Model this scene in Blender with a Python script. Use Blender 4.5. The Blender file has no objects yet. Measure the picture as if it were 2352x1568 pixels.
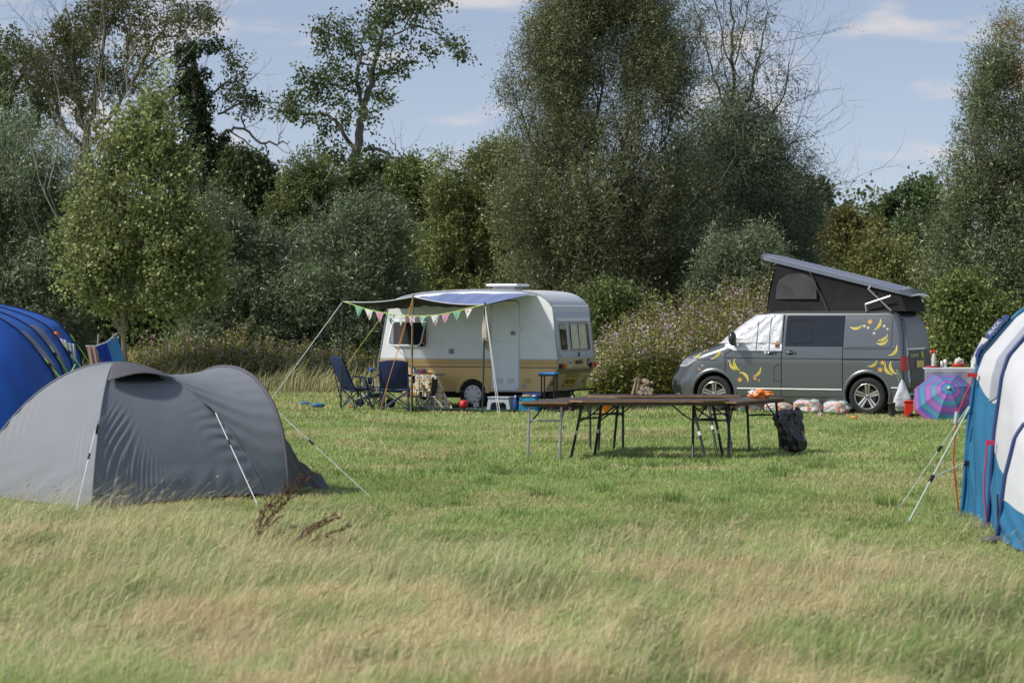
import bpy, bmesh, math, random
import numpy as np
from mathutils import Vector, Matrix, Euler
random.seed(7)
RNG = np.random.default_rng(11)
C = bpy.context.scene.collection
PI = math.pi
rad = math.radians
# ------------------------------------------------------------------ camera numbers
F, H, CX, HY = 5500.0, 1.875, 1176.0, 717.0
def at(px, py, Y):
    return Vector(((px - CX) / F * Y, Y, H - (py - HY) / F * Y))
def gy(py): return H * F / (py - HY)
def gp(px, py):
    Y = gy(py); return Vector(((px - CX) / F * Y, Y, 0))

# ------------------------------------------------------------------ materials
MATS = {}
def nodes(name):
    m = bpy.data.materials.new(name); m.use_nodes = True
    nt = m.node_tree; nt.nodes.clear()
    out = nt.nodes.new('ShaderNodeOutputMaterial')
    return m, nt, out
def mat(name, col, rough=.6, metal=0, var=.12, scale=6, bump=0, bscale=30, coat=0, spec=.4, trans=0, col2=None, sheen=0):
    if name in MATS: return MATS[name]
    m, nt, out = nodes(name)
    N = nt.nodes.new; L = nt.links.new
    b = N('ShaderNodeBsdfPrincipled'); b.inputs['Roughness'].default_value = rough
    b.inputs['Metallic'].default_value = metal; b.inputs['Specular IOR Level'].default_value = spec
    b.inputs['Coat Weight'].default_value = coat; b.inputs['Coat Roughness'].default_value = .08
    tc = N('ShaderNodeTexCoord'); nz = N('ShaderNodeTexNoise'); nz.inputs['Scale'].default_value = scale
    nz.inputs['Detail'].default_value = 5; L(tc.outputs['Object'], nz.inputs['Vector'])
    mx = N('ShaderNodeMix'); mx.data_type = 'RGBA'
    c2 = col2 if col2 else tuple(c * (1 - var * 2) for c in col)
    mx.inputs[6].default_value = (*[min(1, c * (1 + var)) for c in col], 1) if not col2 else (*col, 1)
    mx.inputs[7].default_value = (*c2, 1)
    L(nz.outputs['Fac'], mx.inputs[0]); L(mx.outputs[2], b.inputs['Base Color'])
    if bump:
        n2 = N('ShaderNodeTexNoise'); n2.inputs['Scale'].default_value = bscale; n2.inputs['Detail'].default_value = 3
        L(tc.outputs['Object'], n2.inputs['Vector'])
        bp = N('ShaderNodeBump'); bp.inputs['Strength'].default_value = bump; bp.inputs['Distance'].default_value = .02
        L(n2.outputs['Fac'], bp.inputs['Height']); L(bp.outputs['Normal'], b.inputs['Normal'])
    if trans:
        t = N('ShaderNodeBsdfTranslucent'); L(mx.outputs[2], t.inputs['Color'])
        ms = N('ShaderNodeMixShader'); ms.inputs[0].default_value = trans
        L(b.outputs[0], ms.inputs[1]); L(t.outputs[0], ms.inputs[2]); L(ms.outputs[0], out.inputs[0])
    else: L(b.outputs[0], out.inputs[0])
    MATS[name] = m; return m
def leafmat(name, rough=.62, trans=.32, spec=.22):
    if name in MATS: return MATS[name]
    m, nt, out = nodes(name); N = nt.nodes.new; L = nt.links.new
    a = N('ShaderNodeAttribute'); a.attribute_name = 'Col'
    b = N('ShaderNodeBsdfPrincipled'); b.inputs['Roughness'].default_value = rough
    b.inputs['Specular IOR Level'].default_value = spec
    L(a.outputs['Color'], b.inputs['Base Color'])
    t = N('ShaderNodeBsdfTranslucent'); L(a.outputs['Color'], t.inputs['Color'])
    ms = N('ShaderNodeMixShader'); ms.inputs[0].default_value = trans
    L(b.outputs[0], ms.inputs[1]); L(t.outputs[0], ms.inputs[2]); L(ms.outputs[0], out.inputs[0])
    MATS[name] = m; return m

# ------------------------------------------------------------------ objects
def wmat(o):
    m = o.matrix_basis.copy(); p = o.parent
    while p: m = p.matrix_basis @ m; p = p.parent
    return m
def tag(o, label=None, cat=None, group=None, kind=None):
    if label: o['label'] = label
    if cat: o['category'] = cat
    if group: o['group'] = group
    if kind: o['kind'] = kind
    return o
def thing(name, label, cat, loc=(0, 0, 0), rz=0, group=None):
    o = bpy.data.objects.new(name, None); C.objects.link(o)
    o.location = loc; o.rotation_euler = (0, 0, rz); o.empty_display_size = .1
    return tag(o, label, cat, group)
def copy_tree(o, parent=None):
    c = o.copy(); C.objects.link(c); c.parent = parent
    for ch in list(o.children): copy_tree(ch, c)
    return c
class MB:
    def __init__(s): s.v = []; s.f = []; s.mi = []; s.m = 0; s.X = Matrix.Identity(4)
    def add(s, vs, fs):
        n = len(s.v); s.v += [s.X @ Vector(v) for v in vs]
        s.f += [tuple(n + i for i in f) for f in fs]; s.mi += [s.m] * len(fs); return s
    def box(s, c, d, M=None):
        x, y, z = [a / 2 for a in d]; c = Vector(c)
        vs = [Vector(p) for p in [(-x,-y,-z),(x,-y,-z),(x,y,-z),(-x,y,-z),(-x,-y,z),(x,-y,z),(x,y,z),(-x,y,z)]]
        if M is not None: vs = [M @ v for v in vs]
        return s.add([c + v for v in vs], [(0,3,2,1),(4,5,6,7),(0,1,5,4),(1,2,6,5),(2,3,7,6),(3,0,4,7)])
    def tube(s, pts, r, n=8, caps=True, r2=None):
        pts = [Vector(p) for p in pts]; k = len(pts)
        if not isinstance(r, (list, tuple)): r = [r] * k if r2 is None else [r + (r2 - r) * i / (k - 1) for i in range(k)]
        vs = []; up = None
        for i, p in enumerate(pts):
            d = (pts[min(i + 1, k - 1)] - pts[max(i - 1, 0)]).normalized()
            if up is None: up = Vector((0, 0, 1)) if abs(d.z) < .9 else Vector((1, 0, 0))
            a = d.cross(up)
            if a.length < 1e-4: a = d.cross(Vector((1, .3, 0)))
            a.normalize(); b = a.cross(d); up = b
            vs += [p + (a * math.cos(2 * PI * j / n) + b * math.sin(2 * PI * j / n)) * r[i] for j in range(n)]
        fs = [(i * n + j, i * n + (j + 1) % n, (i + 1) * n + (j + 1) % n, (i + 1) * n + j) for i in range(k - 1) for j in range(n)]
        if caps: fs += [tuple(range(n))[::-1], tuple((k - 1) * n + j for j in range(n))]
        return s.add(vs, fs)
    def lathe(s, prof, M=None, n=20, caps=True):   # prof: (r, h) along local z
        vs = []; M = M or Matrix.Identity(4)
        for r, h in prof: vs += [M @ Vector((r * math.cos(2 * PI * j / n), r * math.sin(2 * PI * j / n), h)) for j in range(n)]
        k = len(prof)
        fs = [(i * n + j, i * n + (j + 1) % n, (i + 1) * n + (j + 1) % n, (i + 1) * n + j) for i in range(k - 1) for j in range(n)]
        if caps: fs += [tuple(range(n))[::-1], tuple((k - 1) * n + j for j in range(n))]
        return s.add(vs, fs)
    def sphere(s, c, r, sc=(1, 1, 1), n=14, m=9, M=None):
        c = Vector(c); prof = []; vs = []
        for i in range(m + 1):
            a = PI * (i / m) * .998 + .003
            for j in range(n):
                v = Vector((math.sin(a) * math.cos(2 * PI * j / n) * sc[0], math.sin(a) * math.sin(2 * PI * j / n) * sc[1], math.cos(a) * sc[2])) * r
                if M is not None: v = M @ v
                vs.append(c + v)
        fs = [(i * n + j, (i + 1) * n + j, (i + 1) * n + (j + 1) % n, i * n + (j + 1) % n) for i in range(m) for j in range(n)]
        return s.add(vs, fs)
    def prism(s, pts, a, b, f):         # closed outline pts (u,v); f(u,v,t)->Vector, t=a..b
        n = len(pts); vs = [f(u, v, a) for u, v in pts] + [f(u, v, b) for u, v in pts]
        return s.add(vs, [tuple(range(n))[::-1], tuple(range(n, 2 * n))] + [(i, (i + 1) % n, n + (i + 1) % n, n + i) for i in range(n)])
    def grid(s, fn, nu, nv, th=0):      # fn(u,v)
        vs = [Vector(fn(i / nu, j / nv)) for i in range(nu + 1) for j in range(nv + 1)]
        w = nv + 1
        return s.add(vs, [(i * w + j, (i + 1) * w + j, (i + 1) * w + j + 1, i * w + j + 1) for i in range(nu) for j in range(nv)])
    def build(s, name, mats, parent=None, world=False, smooth=False, bevel=0, solid=0, flip=False, seg=2, offset=0):
        if world and parent:
            I = wmat(parent).inverted(); vs = [I @ v for v in s.v]
        else: vs = s.v
        me = bpy.data.meshes.new(name); me.from_pydata([tuple(v) for v in vs], [], s.f)
        if not isinstance(mats, (list, tuple)): mats = [mats]
        for m in mats: me.materials.append(m)
        me.polygons.foreach_set('material_index', s.mi)
        bm = bmesh.new(); bm.from_mesh(me)
        bmesh.ops.recalc_face_normals(bm, faces=bm.faces)
        bm.to_mesh(me); bm.free()
        if smooth: me.shade_smooth()
        o = bpy.data.objects.new(name, me); C.objects.link(o)
        if parent: o.parent = parent
        if solid:
            md = o.modifiers.new('solid', 'SOLIDIFY'); md.thickness = solid; md.offset = offset
        if bevel:
            md = o.modifiers.new('bevel', 'BEVEL'); md.width = bevel; md.segments = seg; md.limit_method = 'ANGLE'; md.angle_limit = rad(35)
            if smooth: pass
        return o
def text_obj(name, body, size, m, parent, M, depth=.002, sx=1.0):
    cu = bpy.data.curves.new(name, 'FONT'); cu.body = body; cu.size = size; cu.extrude = depth
    cu.align_x = 'CENTER'; cu.align_y = 'CENTER'; cu.offset = size * .01
    t = bpy.data.objects.new(name, cu); C.objects.link(t)
    dg = bpy.context.evaluated_depsgraph_get(); dg.update()
    me = bpy.data.meshes.new_from_object(t.evaluated_get(dg))
    bpy.data.objects.remove(t); me.name = name
    me.transform(M @ Matrix.Diagonal((sx, 1, 1, 1)))
    me.materials.clear(); me.materials.append(m)
    o = bpy.data.objects.new(name, me); C.objects.link(o); o.parent = parent
    return o
def applied(o):
    dg = bpy.context.evaluated_depsgraph_get(); dg.update()
    me = bpy.data.meshes.new_from_object(o.evaluated_get(dg))
    o.modifiers.clear(); o.data = me; return o
def cut(o, cutters):
    for c in cutters:
        md = o.modifiers.new('cut', 'BOOLEAN'); md.operation = 'DIFFERENCE'; md.object = c; md.solver = 'EXACT'
        try: md.material_mode = 'TRANSFER'
        except Exception: pass
    applied(o)
    for c in cutters: bpy.data.objects.remove(c)
    return o

# ------------------------------------------------------------------ numpy foliage
def np_mesh(name, verts, faces, cols, m, parent=None, smooth=False):
    """verts (n,3); faces (k,q) ; cols (n,3)"""
    me = bpy.data.meshes.new(name); n = len(verts); k, q = faces.shape
    me.vertices.add(n); me.vertices.foreach_set('co', verts.astype(np.float32).ravel())
    me.loops.add(k * q); me.loops.foreach_set('vertex_index', faces.astype(np.int32).ravel())
    me.polygons.add(k); me.polygons.foreach_set('loop_start', (np.arange(k) * q).astype(np.int32))
    me.update(calc_edges=True)
    if cols is not None:
        at_ = me.color_attributes.new('Col', 'FLOAT_COLOR', 'POINT')
        c4 = np.ones((n, 4), np.float32); c4[:, :3] = cols
        at_.data.foreach_set('color', c4.ravel())
    me.materials.append(m)
    if smooth: me.shade_smooth()
    o = bpy.data.objects.new(name, me); C.objects.link(o)
    if parent:
        I = wmat(parent).inverted(); me.transform(I); o.parent = parent
    return o
def vnoise(p, seed=0):
    p = np.asarray(p, float); i = np.floor(p).astype(np.int64); f = p - i; f = f * f * (3 - 2 * f)
    def h(a, b, c):
        n = (a * 73856093) ^ (b * 19349663) ^ (c * 83492791) ^ (seed * 2654435761)
        n = (n ^ (n >> 13)) * 1274126177 & 0xffffffff; n = (n ^ (n >> 16)) * 2246822519 & 0xffffffff
        return ((n ^ (n >> 15)) & 0xffff) / 65535.0
    x, y, z = i[..., 0], i[..., 1], i[..., 2]; fx, fy, fz = f[..., 0], f[..., 1], f[..., 2]
    r = 0
    for dx in (0, 1):
        for dy in (0, 1):
            for dz in (0, 1):
                w = (fx if dx else 1 - fx) * (fy if dy else 1 - fy) * (fz if dz else 1 - fz)
                r = r + w * h(x + dx, y + dy, z + dz)
    return r
def unit(a): return a / np.maximum(np.linalg.norm(a, axis=-1, keepdims=True), 1e-9)
def spray_leaves(Cn, D, L, k, ll, lw, cA, cB, jit=.05, fan=.8, droop=.2, vary=.25):
    """k leaves along each of n twigs -> verts, faces, colours (rhombus leaves)"""
    n = len(Cn)
    t = RNG.random((n, k, 1)); pos = Cn[:, None] + D[:, None] * (L * t) + RNG.normal(0, jit, (n, k, 3))
    d = D[:, None] * .7 + RNG.normal(0, fan, (n, k, 3)) ; d[..., 2] -= droop; d = unit(d)
    w = unit(np.cross(d, RNG.normal(0, 1, (n, k, 3))))
    s = RNG.uniform(.65, 1.25, (n, k, 1)); a = d * ll * s; b = w * lw * .5 * s
    V = np.stack([pos, pos + a * .45 + b, pos + a, pos + a * .45 - b], 2).reshape(-1, 3)
    mixs = np.clip(RNG.random((n, 1, 1)) * .6 + RNG.random((n, k, 1)) * .4, 0, 1)
    col = (np.array(cA) * (1 - mixs) + np.array(cB) * mixs) * RNG.uniform(1 - vary, 1 + vary, (n, k, 1))
    col = np.repeat(col.reshape(-1, 3), 4, 0)
    return V, np.arange(len(V)).reshape(-1, 4), col
def crown(name, parent, m, Y, rows, n, k=14, kd=.7, up=.5, out=.6, L=.6, ll=.11, lw=.02, cA=(.05,.07,.025), cB=(.09,.11,.05),
          nf=.9, th=.42, seed=1, jit=.06, fan=.8, droop=.15, inner=.25, cs=.12, el=1.0, nc=90, edge=.95, gain=1.75, extra=()):
    """rows: (py, left, right) silhouette rows in photo pixels at distance Y; foliage grows in clumps round that outline"""
    rows = sorted(rows); py = np.array([r[0] for r in rows], float); lf = np.array([r[1] for r in rows], float); rt = np.array([r[2] for r in rows], float)
    wsum = np.cumsum(np.concatenate([[0], (np.diff(py) * ((rt - lf)[1:] + (rt - lf)[:-1]) / 2)]))
    wid = (rt - lf).max() / F * Y; cA = np.array(cA) * gain; cB = np.array(cB) * gain
    shr = wid * cs * .75
    def vol(q, r0, r1, pw):
        yy = np.interp(RNG.random(q) * wsum[-1], wsum, py)
        l = np.interp(yy, py, lf); r = np.interp(yy, py, rt); cx = (l + r) / 2; hw = (r - l) / 2 / F * Y
        ph = RNG.random(q) * 2 * PI; ph = np.where(RNG.random(q) < .55, -np.abs(ph % PI), ph)
        rr = r0 + (r1 - r0) * RNG.random(q) ** pw
        d = np.stack([np.cos(ph), np.sin(ph) * kd, np.zeros(q)], 1)
        base = np.stack([(cx - CX) / F * Y, np.full(q, Y), H - (yy - HY) / F * Y], 1)
        return base + d * (np.maximum(hw - shr, hw * .35) * rr)[:, None], d, hw
    cc, cd, chw = vol(nc, .3, edge, .5)
    cr = np.minimum(wid * cs, chw * .55 + .12) * RNG.uniform(.5, 1.6, nc); els = np.full(nc, el)
    for e_ in extra:
        cc = np.vstack([cc, [np.array(at(e_[0], e_[1], Y + random.uniform(-.8, .8)))]]); cd = np.vstack([cd, [[0, 0, .5]]]); cr = np.append(cr, e_[2]); els = np.append(els, e_[3]); nc += 1
    csel = RNG.choice(nc, n, p=cr ** 2 * els / (cr ** 2 * els).sum())
    g = unit(RNG.normal(0, 1, (n, 3))); rad_ = RNG.random((n, 1)) ** .42 * np.where(RNG.random((n, 1)) < .07, 1.5, 1)
    tone = RNG.uniform(.68, 1.34, nc)
    p = cc[csel] + g * rad_ * cr[csel][:, None] * np.stack([np.ones(n), np.ones(n), els[csel]], 1); d = g * .5 + cd[csel] * out; d[:, 2] += up
    tn = tone[csel]
    q = int(n * inner * .7); ip, idr, _ = vol(q, 0, .78, .5)
    p = np.concatenate([p, ip]); d = np.concatenate([d, idr + [0, 0, up]]); tn = np.concatenate([tn, np.ones(q)])
    nz = vnoise(p * nf * 1.6, seed + 3) * .6 + vnoise(p * nf * 4, seed + 4) * .4
    ok = nz > th * .95; p = p[ok]; d = unit(d[ok] + RNG.normal(0, .3, (ok.sum(), 3))); tn = tn[ok]
    p[:, 2] = np.maximum(p[:, 2], .05)
    V, Fc, co = spray_leaves(p, d, L, k, ll, lw, cA, cB, jit, fan, droop)
    co = co * np.repeat(tn, k * 4)[:, None]
    V[:, 2] = np.maximum(V[:, 2], .02)
    return np_mesh(name, V, Fc, co, m, parent)
def blobs_crown(name, parent, m, Y, blobs, dens=60, k=14, L=.35, ll=.09, lw=.05, cA=(.04,.06,.02), cB=(.08,.1,.03), up=.25, jit=.09, dspread=.6, droop=.3, fan=.9, yo=None):
    """blobs: (px,py,rx,ry[,dY]) clusters"""
    Cs = []; Ds = []
    for i, b in enumerate(blobs):
        px, py, rx, ry = b[:4]; dY = b[4] if len(b) > 4 else random.uniform(-1, 1) * dspread
        c = at(px, py, Y + dY); ax = rx / F * Y; az = ry / F * Y; ay = (ax + az) / 2
        q = max(6, int(dens * ax * az * 4))
        g = RNG.normal(0, 1, (q, 3)); g = unit(g) * (RNG.random((q, 1)) ** .45)
        off = g * np.array([ax, ay, az]); p = np.array(c) + off
        nz = vnoise(p * 2.2, 5) * .6 + vnoise(p * 5, 6) * .4
        keep = nz > .36; p = p[keep]; g = g[keep]
        d = g * .6; d[:, 2] += up; d = unit(d + RNG.normal(0, .35, d.shape))
        Cs.append(p); Ds.append(d)
    V, Fc, co = spray_leaves(np.concatenate(Cs), np.concatenate(Ds), L, k, ll, lw, np.array(cA) * 1.35, np.array(cB) * 1.35, jit, fan, droop)
    return np_mesh(name, V, Fc, co, m, parent)
def limb_pts(pl, Y):
    out = []
    for q in pl:
        p = at(q[0], q[1], Y + (q[3] if len(q) > 3 else 0)); out.append((p, q[2] / F * Y))
    return out
def jitter_poly(pts, amp, sub=4):
    """subdivide (p,r) list with wobble"""
    out = []
    for (p, r), (q, s) in zip(pts[:-1], pts[1:]):
        for i in range(sub):
            t = i / sub; w = amp * (0 if i == 0 else 1)
            out.append((p.lerp(q, t) + Vector((random.gauss(0, w), random.gauss(0, w), random.gauss(0, w))), r + (s - r) * t))
    out.append(pts[-1]); return out
def twig(mb, p, d, L, r, depth, spread=.6, up=.1, n=5):
    pts = [(p.copy(), r)]; q = p.copy(); dd = d.normalized(); seg = 5
    for i in range(seg):
        dd = (dd + Vector((random.gauss(0, .16), random.gauss(0, .16), random.gauss(0, .16) + up * .3))).normalized()
        q = q + dd * L / seg; pts.append((q.copy(), r * (1 - .8 * (i + 1) / seg)))
        if depth > 0 and i > 0 and random.random() < .85:
            s = (dd + Vector((random.gauss(0, spread), random.gauss(0, spread), random.gauss(0, spread) + up))).normalized()
            twig(mb, q, s, L * random.uniform(.4, .7), r * .55, depth - 1, spread, up, max(3, n - 1))
    mb.tube([a for a, b in pts], [b for a, b in pts], n, caps=False)
# ------------------------------------------------------------------ camera, light, sky
sc = bpy.context.scene
cam = bpy.data.cameras.new('camera'); co = bpy.data.objects.new('camera', cam); C.objects.link(co)
co.location = (0, 0, H); co.rotation_euler = (PI / 2, 0, 0)
cam.sensor_width = 36; cam.lens = 36 * F / 2352; cam.shift_y = -(784 - HY) / 2352
cam.clip_end = 3000; cam.clip_start = .1
cam.dof.use_dof = True; cam.dof.focus_distance = 38; cam.dof.aperture_fstop = 4.0
sc.camera = co
SUN_EL, SUN_AZ = rad(46), rad(-108)      # azimuth clockwise from +Y (behind scene); left, slightly behind camera
sd = Vector((math.sin(SUN_AZ) * math.cos(SUN_EL), math.cos(SUN_AZ) * math.cos(SUN_EL), math.sin(SUN_EL)))
sl = bpy.data.lights.new('sun', 'SUN'); so = bpy.data.objects.new('sun', sl); C.objects.link(so)
sl.energy = 2.55; sl.angle = rad(4); sl.color = (1, .945, .85); so.rotation_euler = (-sd).to_track_quat('-Z', 'Y').to_euler()
w = bpy.data.worlds.new('World'); sc.world = w; w.use_nodes = True
nt = w.node_tree; nt.nodes.clear(); N = nt.nodes.new; L = nt.links.new
out = N('ShaderNodeOutputWorld'); bg = N('ShaderNodeBackground'); bg.inputs[1].default_value = .15
sky = N('ShaderNodeTexSky'); sky.sky_type = 'NISHITA'; sky.sun_disc = False
sky.sun_elevation = SUN_EL; sky.sun_rotation = SUN_AZ; sky.air_density = 1.0; sky.dust_density = .3; sky.ozone_density = 3.5
tc = N('ShaderNodeTexCoord'); mp = N('ShaderNodeMapping'); mp.inputs['Scale'].default_value = (15, 15, 58); mp.inputs['Location'].default_value = (5.3, 1.4, 3.0)
n1 = N('ShaderNodeTexNoise'); n1.inputs['Scale'].default_value = 1; n1.inputs['Detail'].default_value = 6; n1.inputs['Roughness'].default_value = .5
L(tc.outputs['Generated'], mp.inputs[0]); L(mp.outputs[0], n1.inputs['Vector'])
r1 = N('ShaderNodeValToRGB'); r1.color_ramp.elements[0].position = .49; r1.color_ramp.elements[1].position = .66
r1.color_ramp.elements[1].color = (.75, .75, .75, 1); r1.color_ramp.interpolation = 'EASE'
L(n1.outputs['Fac'], r1.inputs[0])
tint = N('ShaderNodeMix'); tint.data_type = 'RGBA'; tint.blend_type = 'MULTIPLY'; tint.inputs[0].default_value = 1
tint.inputs[7].default_value = (.77, .585, .49, 1)
va = N('ShaderNodeVectorMath'); va.operation = 'ADD'; va.inputs[1].default_value = (0, 0, .10)
vn = N('ShaderNodeVectorMath'); vn.operation = 'NORMALIZE'
L(tc.outputs['Generated'], va.inputs[0]); L(va.outputs[0], vn.inputs[0]); L(vn.outputs[0], sky.inputs[0])
L(sky.outputs[0], tint.inputs[6])
mx = N('ShaderNodeMix'); mx.data_type = 'RGBA'; mx.inputs[7].default_value = (2.85, 2.7, 2.7, 1)
L(r1.outputs[0], mx.inputs[0]); L(tint.outputs[2], mx.inputs[6]); L(mx.outputs[2], bg.inputs[0]); L(bg.outputs[0], out.inputs[0])
sc.view_settings.view_transform = 'Standard'; sc.view_settings.look = 'None'; sc.view_settings.exposure = .80

# ------------------------------------------------------------------ ground
def gheight(x, y):
    p = np.stack([np.asarray(x, float) * .55, np.asarray(y, float) * .4, np.zeros_like(np.asarray(x, float))], -1)
    a = np.clip((21 - np.asarray(y, float)) / 5, 0, 1)
    return (vnoise(p, 2) - .5) * (.03 + .16 * a) + (vnoise(p * 3.1, 8) - .5) * (.015 + .07 * a)
def longness(x, y):
    """0 mown green, 1 long straw grass of the foreground"""
    x = np.asarray(x, float); y = np.asarray(y, float)
    edge = 19.5 - .35 * (x + 1) - .9 * np.clip(x - 2.2, 0, 9) + .7 * np.clip((-x - 1.6) / 2.2, 0, 1)
    nz = vnoise(np.stack([x * .9, y * .6, x * 0], -1), 21) - .5
    return np.clip((edge - y + nz * 3.2) / 1.6, 0, 1)
m, gnt, gout = nodes('ground_soil'); GN = gnt.nodes.new; GL = gnt.links.new
gb = GN('ShaderNodeBsdfPrincipled'); gb.inputs['Roughness'].default_value = .95; gb.inputs['Specular IOR Level'].default_value = .1
gt = GN('ShaderNodeTexCoord'); g1 = GN('ShaderNodeTexNoise'); g1.inputs['Scale'].default_value = .6; g1.inputs['Detail'].default_value = 8
g2 = GN('ShaderNodeTexNoise'); g2.inputs['Scale'].default_value = 14; g2.inputs['Detail'].default_value = 6
GL(gt.outputs['Object'], g1.inputs[0]); GL(gt.outputs['Object'], g2.inputs[0])
gr = GN('ShaderNodeValToRGB'); e = gr.color_ramp.elements; e[0].position = .35; e[0].color = (.15, .21, .06, 1); e[1].position = .7; e[1].color = (.30, .27, .12, 1)
gm = GN('ShaderNodeMath'); gm.operation = 'MULTIPLY_ADD'; gm.inputs[1].default_value = .5; GL(g2.outputs[0], gm.inputs[0]); 
gh_ = GN('ShaderNodeMath'); gh_.operation = 'MULTIPLY'; gh_.inputs[1].default_value = .5; GL(g1.outputs[0], gh_.inputs[0]); GL(gh_.outputs[0], gm.inputs[2])
GL(gm.outputs[0], gr.inputs[0]); GL(gr.outputs[0], gb.inputs['Base Color']); GL(gb.outputs[0], gout.inputs[0])
xs = np.concatenate([[-1500, -300, -60], np.linspace(-20, 20, 161), [60, 300, 1500]])
ys = np.concatenate([[-1500, -200, 0], np.linspace(6, 80, 260), [120, 400, 2500]])
X, Y_ = np.meshgrid(xs, ys); Z = gheight(X, Y_) * ((np.abs(X) < 25) & (Y_ > 5) & (Y_ < 90))
nx, ny = len(xs), len(ys); V = np.stack([X, Y_, Z], -1).reshape(-1, 3)
ii, jj = np.meshgrid(np.arange(nx - 1), np.arange(ny - 1)); a = (jj * nx + ii).ravel()
g = np_mesh('ground', V, np.stack([a, a + 1, a + nx + 1, a + nx], 1), None, m, smooth=True); tag(g, kind='structure')

# ------------------------------------------------------------------ grass
def blades(x, y, h, wd, lean, az, col, tipcol, name, curve=.5):
    n = len(x); z = gheight(x, y)
    base = np.stack([x, y, z], 1)
    ld = np.stack([np.cos(az), np.sin(az), np.zeros(n)], 1)
    th = RNG.random(n) * PI; sd_ = np.stack([np.cos(th), np.sin(th) * .6, np.zeros(n)], 1) * (wd / 2)[:, None]
    upv = np.array([0, 0, 1.])
    def pt(t): 
        l = lean * t ** (1 + curve)
        return base + ld * (h * np.sin(l) * t)[:, None] + upv * (h * np.cos(l) * t)[:, None]
    p1, p2 = pt(.5), pt(1.0)
    V = np.stack([base - sd_, base + sd_, p1 + sd_ * .75, p1 - sd_ * .75, p2 + sd_ * .12, p2 - sd_ * .12], 1).reshape(-1, 3)
    b = np.arange(n)[:, None] * 6
    Fc = np.concatenate([b + [0, 1, 2, 3], b + [3, 2, 4, 5]], 1).reshape(-1, 4)
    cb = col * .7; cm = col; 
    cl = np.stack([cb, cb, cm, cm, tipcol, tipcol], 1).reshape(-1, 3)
    return V, Fc, cl
def scatter(n, y0, y1, pw=1.0):
    """uniform-ish over the view wedge, weighted to the near side by pw"""
    u = RNG.random(n); e = 2 - pw
    y = (y0 ** e + u * (y1 ** e - y0 ** e)) ** (1 / e)
    x = (RNG.random(n) * 2 - 1) * (y * .2138 * 1.16 + .5)
    return x, y
GREEN = np.array([.28, .43, .125]); DKG = np.array([.14, .21, .05]); YG = np.array([.46, .53, .22]); STRAW = np.array([.74, .65, .36]); TAN = np.array([.68, .54, .33])
def short_colors(x, y):
    n = len(x); p = np.stack([x * .8, y * .45, x * 0], -1)
    a = vnoise(p, 31) * .6 + vnoise(p * 3.3, 32) * .4; b = vnoise(np.stack([x * 1.6, y * 1.0, x * 0], -1), 33)
    q = RNG.random(n)
    t1 = np.clip((a - .42) * 3.2, 0, 1) * .75 + q * .25
    col = GREEN * (1 - t1[:, None]) + YG * t1[:, None]
    dk = np.clip((.42 - b) * 5, 0, 1)[:, None]; col = col * (1 - dk * .55) + DKG * dk * .55
    pst = np.clip((vnoise(np.stack([x * .9, y * .7, x * 0 + 4], -1), 34) - .55) * 5, 0, 1)
    st = (RNG.random(n) < (.08 + .5 * pst))[:, None]; col = np.where(st, STRAW * .8, col)
    return col * RNG.uniform(.75, 1.25, (n, 1))
Vs = []; Fs = []; Cs_ = []; off = 0
def push(t):
    global off
    V, Fc, cl = t; Vs.append(V); Fs.append(Fc + off); Cs_.append(cl); off += len(V)
# mown green field
for (n, y0, y1, hm, wm) in ((210000, 15, 27, .050, .006), (210000, 27, 42, .056, .010), (130000, 42, 62, .065, .017), (50000, 60, 80, .13, .035)):
    x, y = scatter(n, y0, y1); lg = longness(x, y); k = RNG.random(n) > lg * .75; x, y = x[k], y[k]; n = len(x)
    tuft = vnoise(np.stack([x * 2.2, y * 2.2, x * 0], -1), 41) * .6 + vnoise(np.stack([x * 6, y * 5, x * 0], -1), 42) * .4
    h = hm * (.35 + 1.5 * tuft ** 2 + .45 * RNG.random(n)) * (1 + .7 * (RNG.random(n) < .03)); wd = wm * RNG.uniform(.6, 1.4, n)
    col = short_colors(x, y)
    push(blades(x, y, h, wd, RNG.uniform(.2, 1.45, n), RNG.normal(0, 1.6, n), col, col * 1.2, ''))
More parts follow.
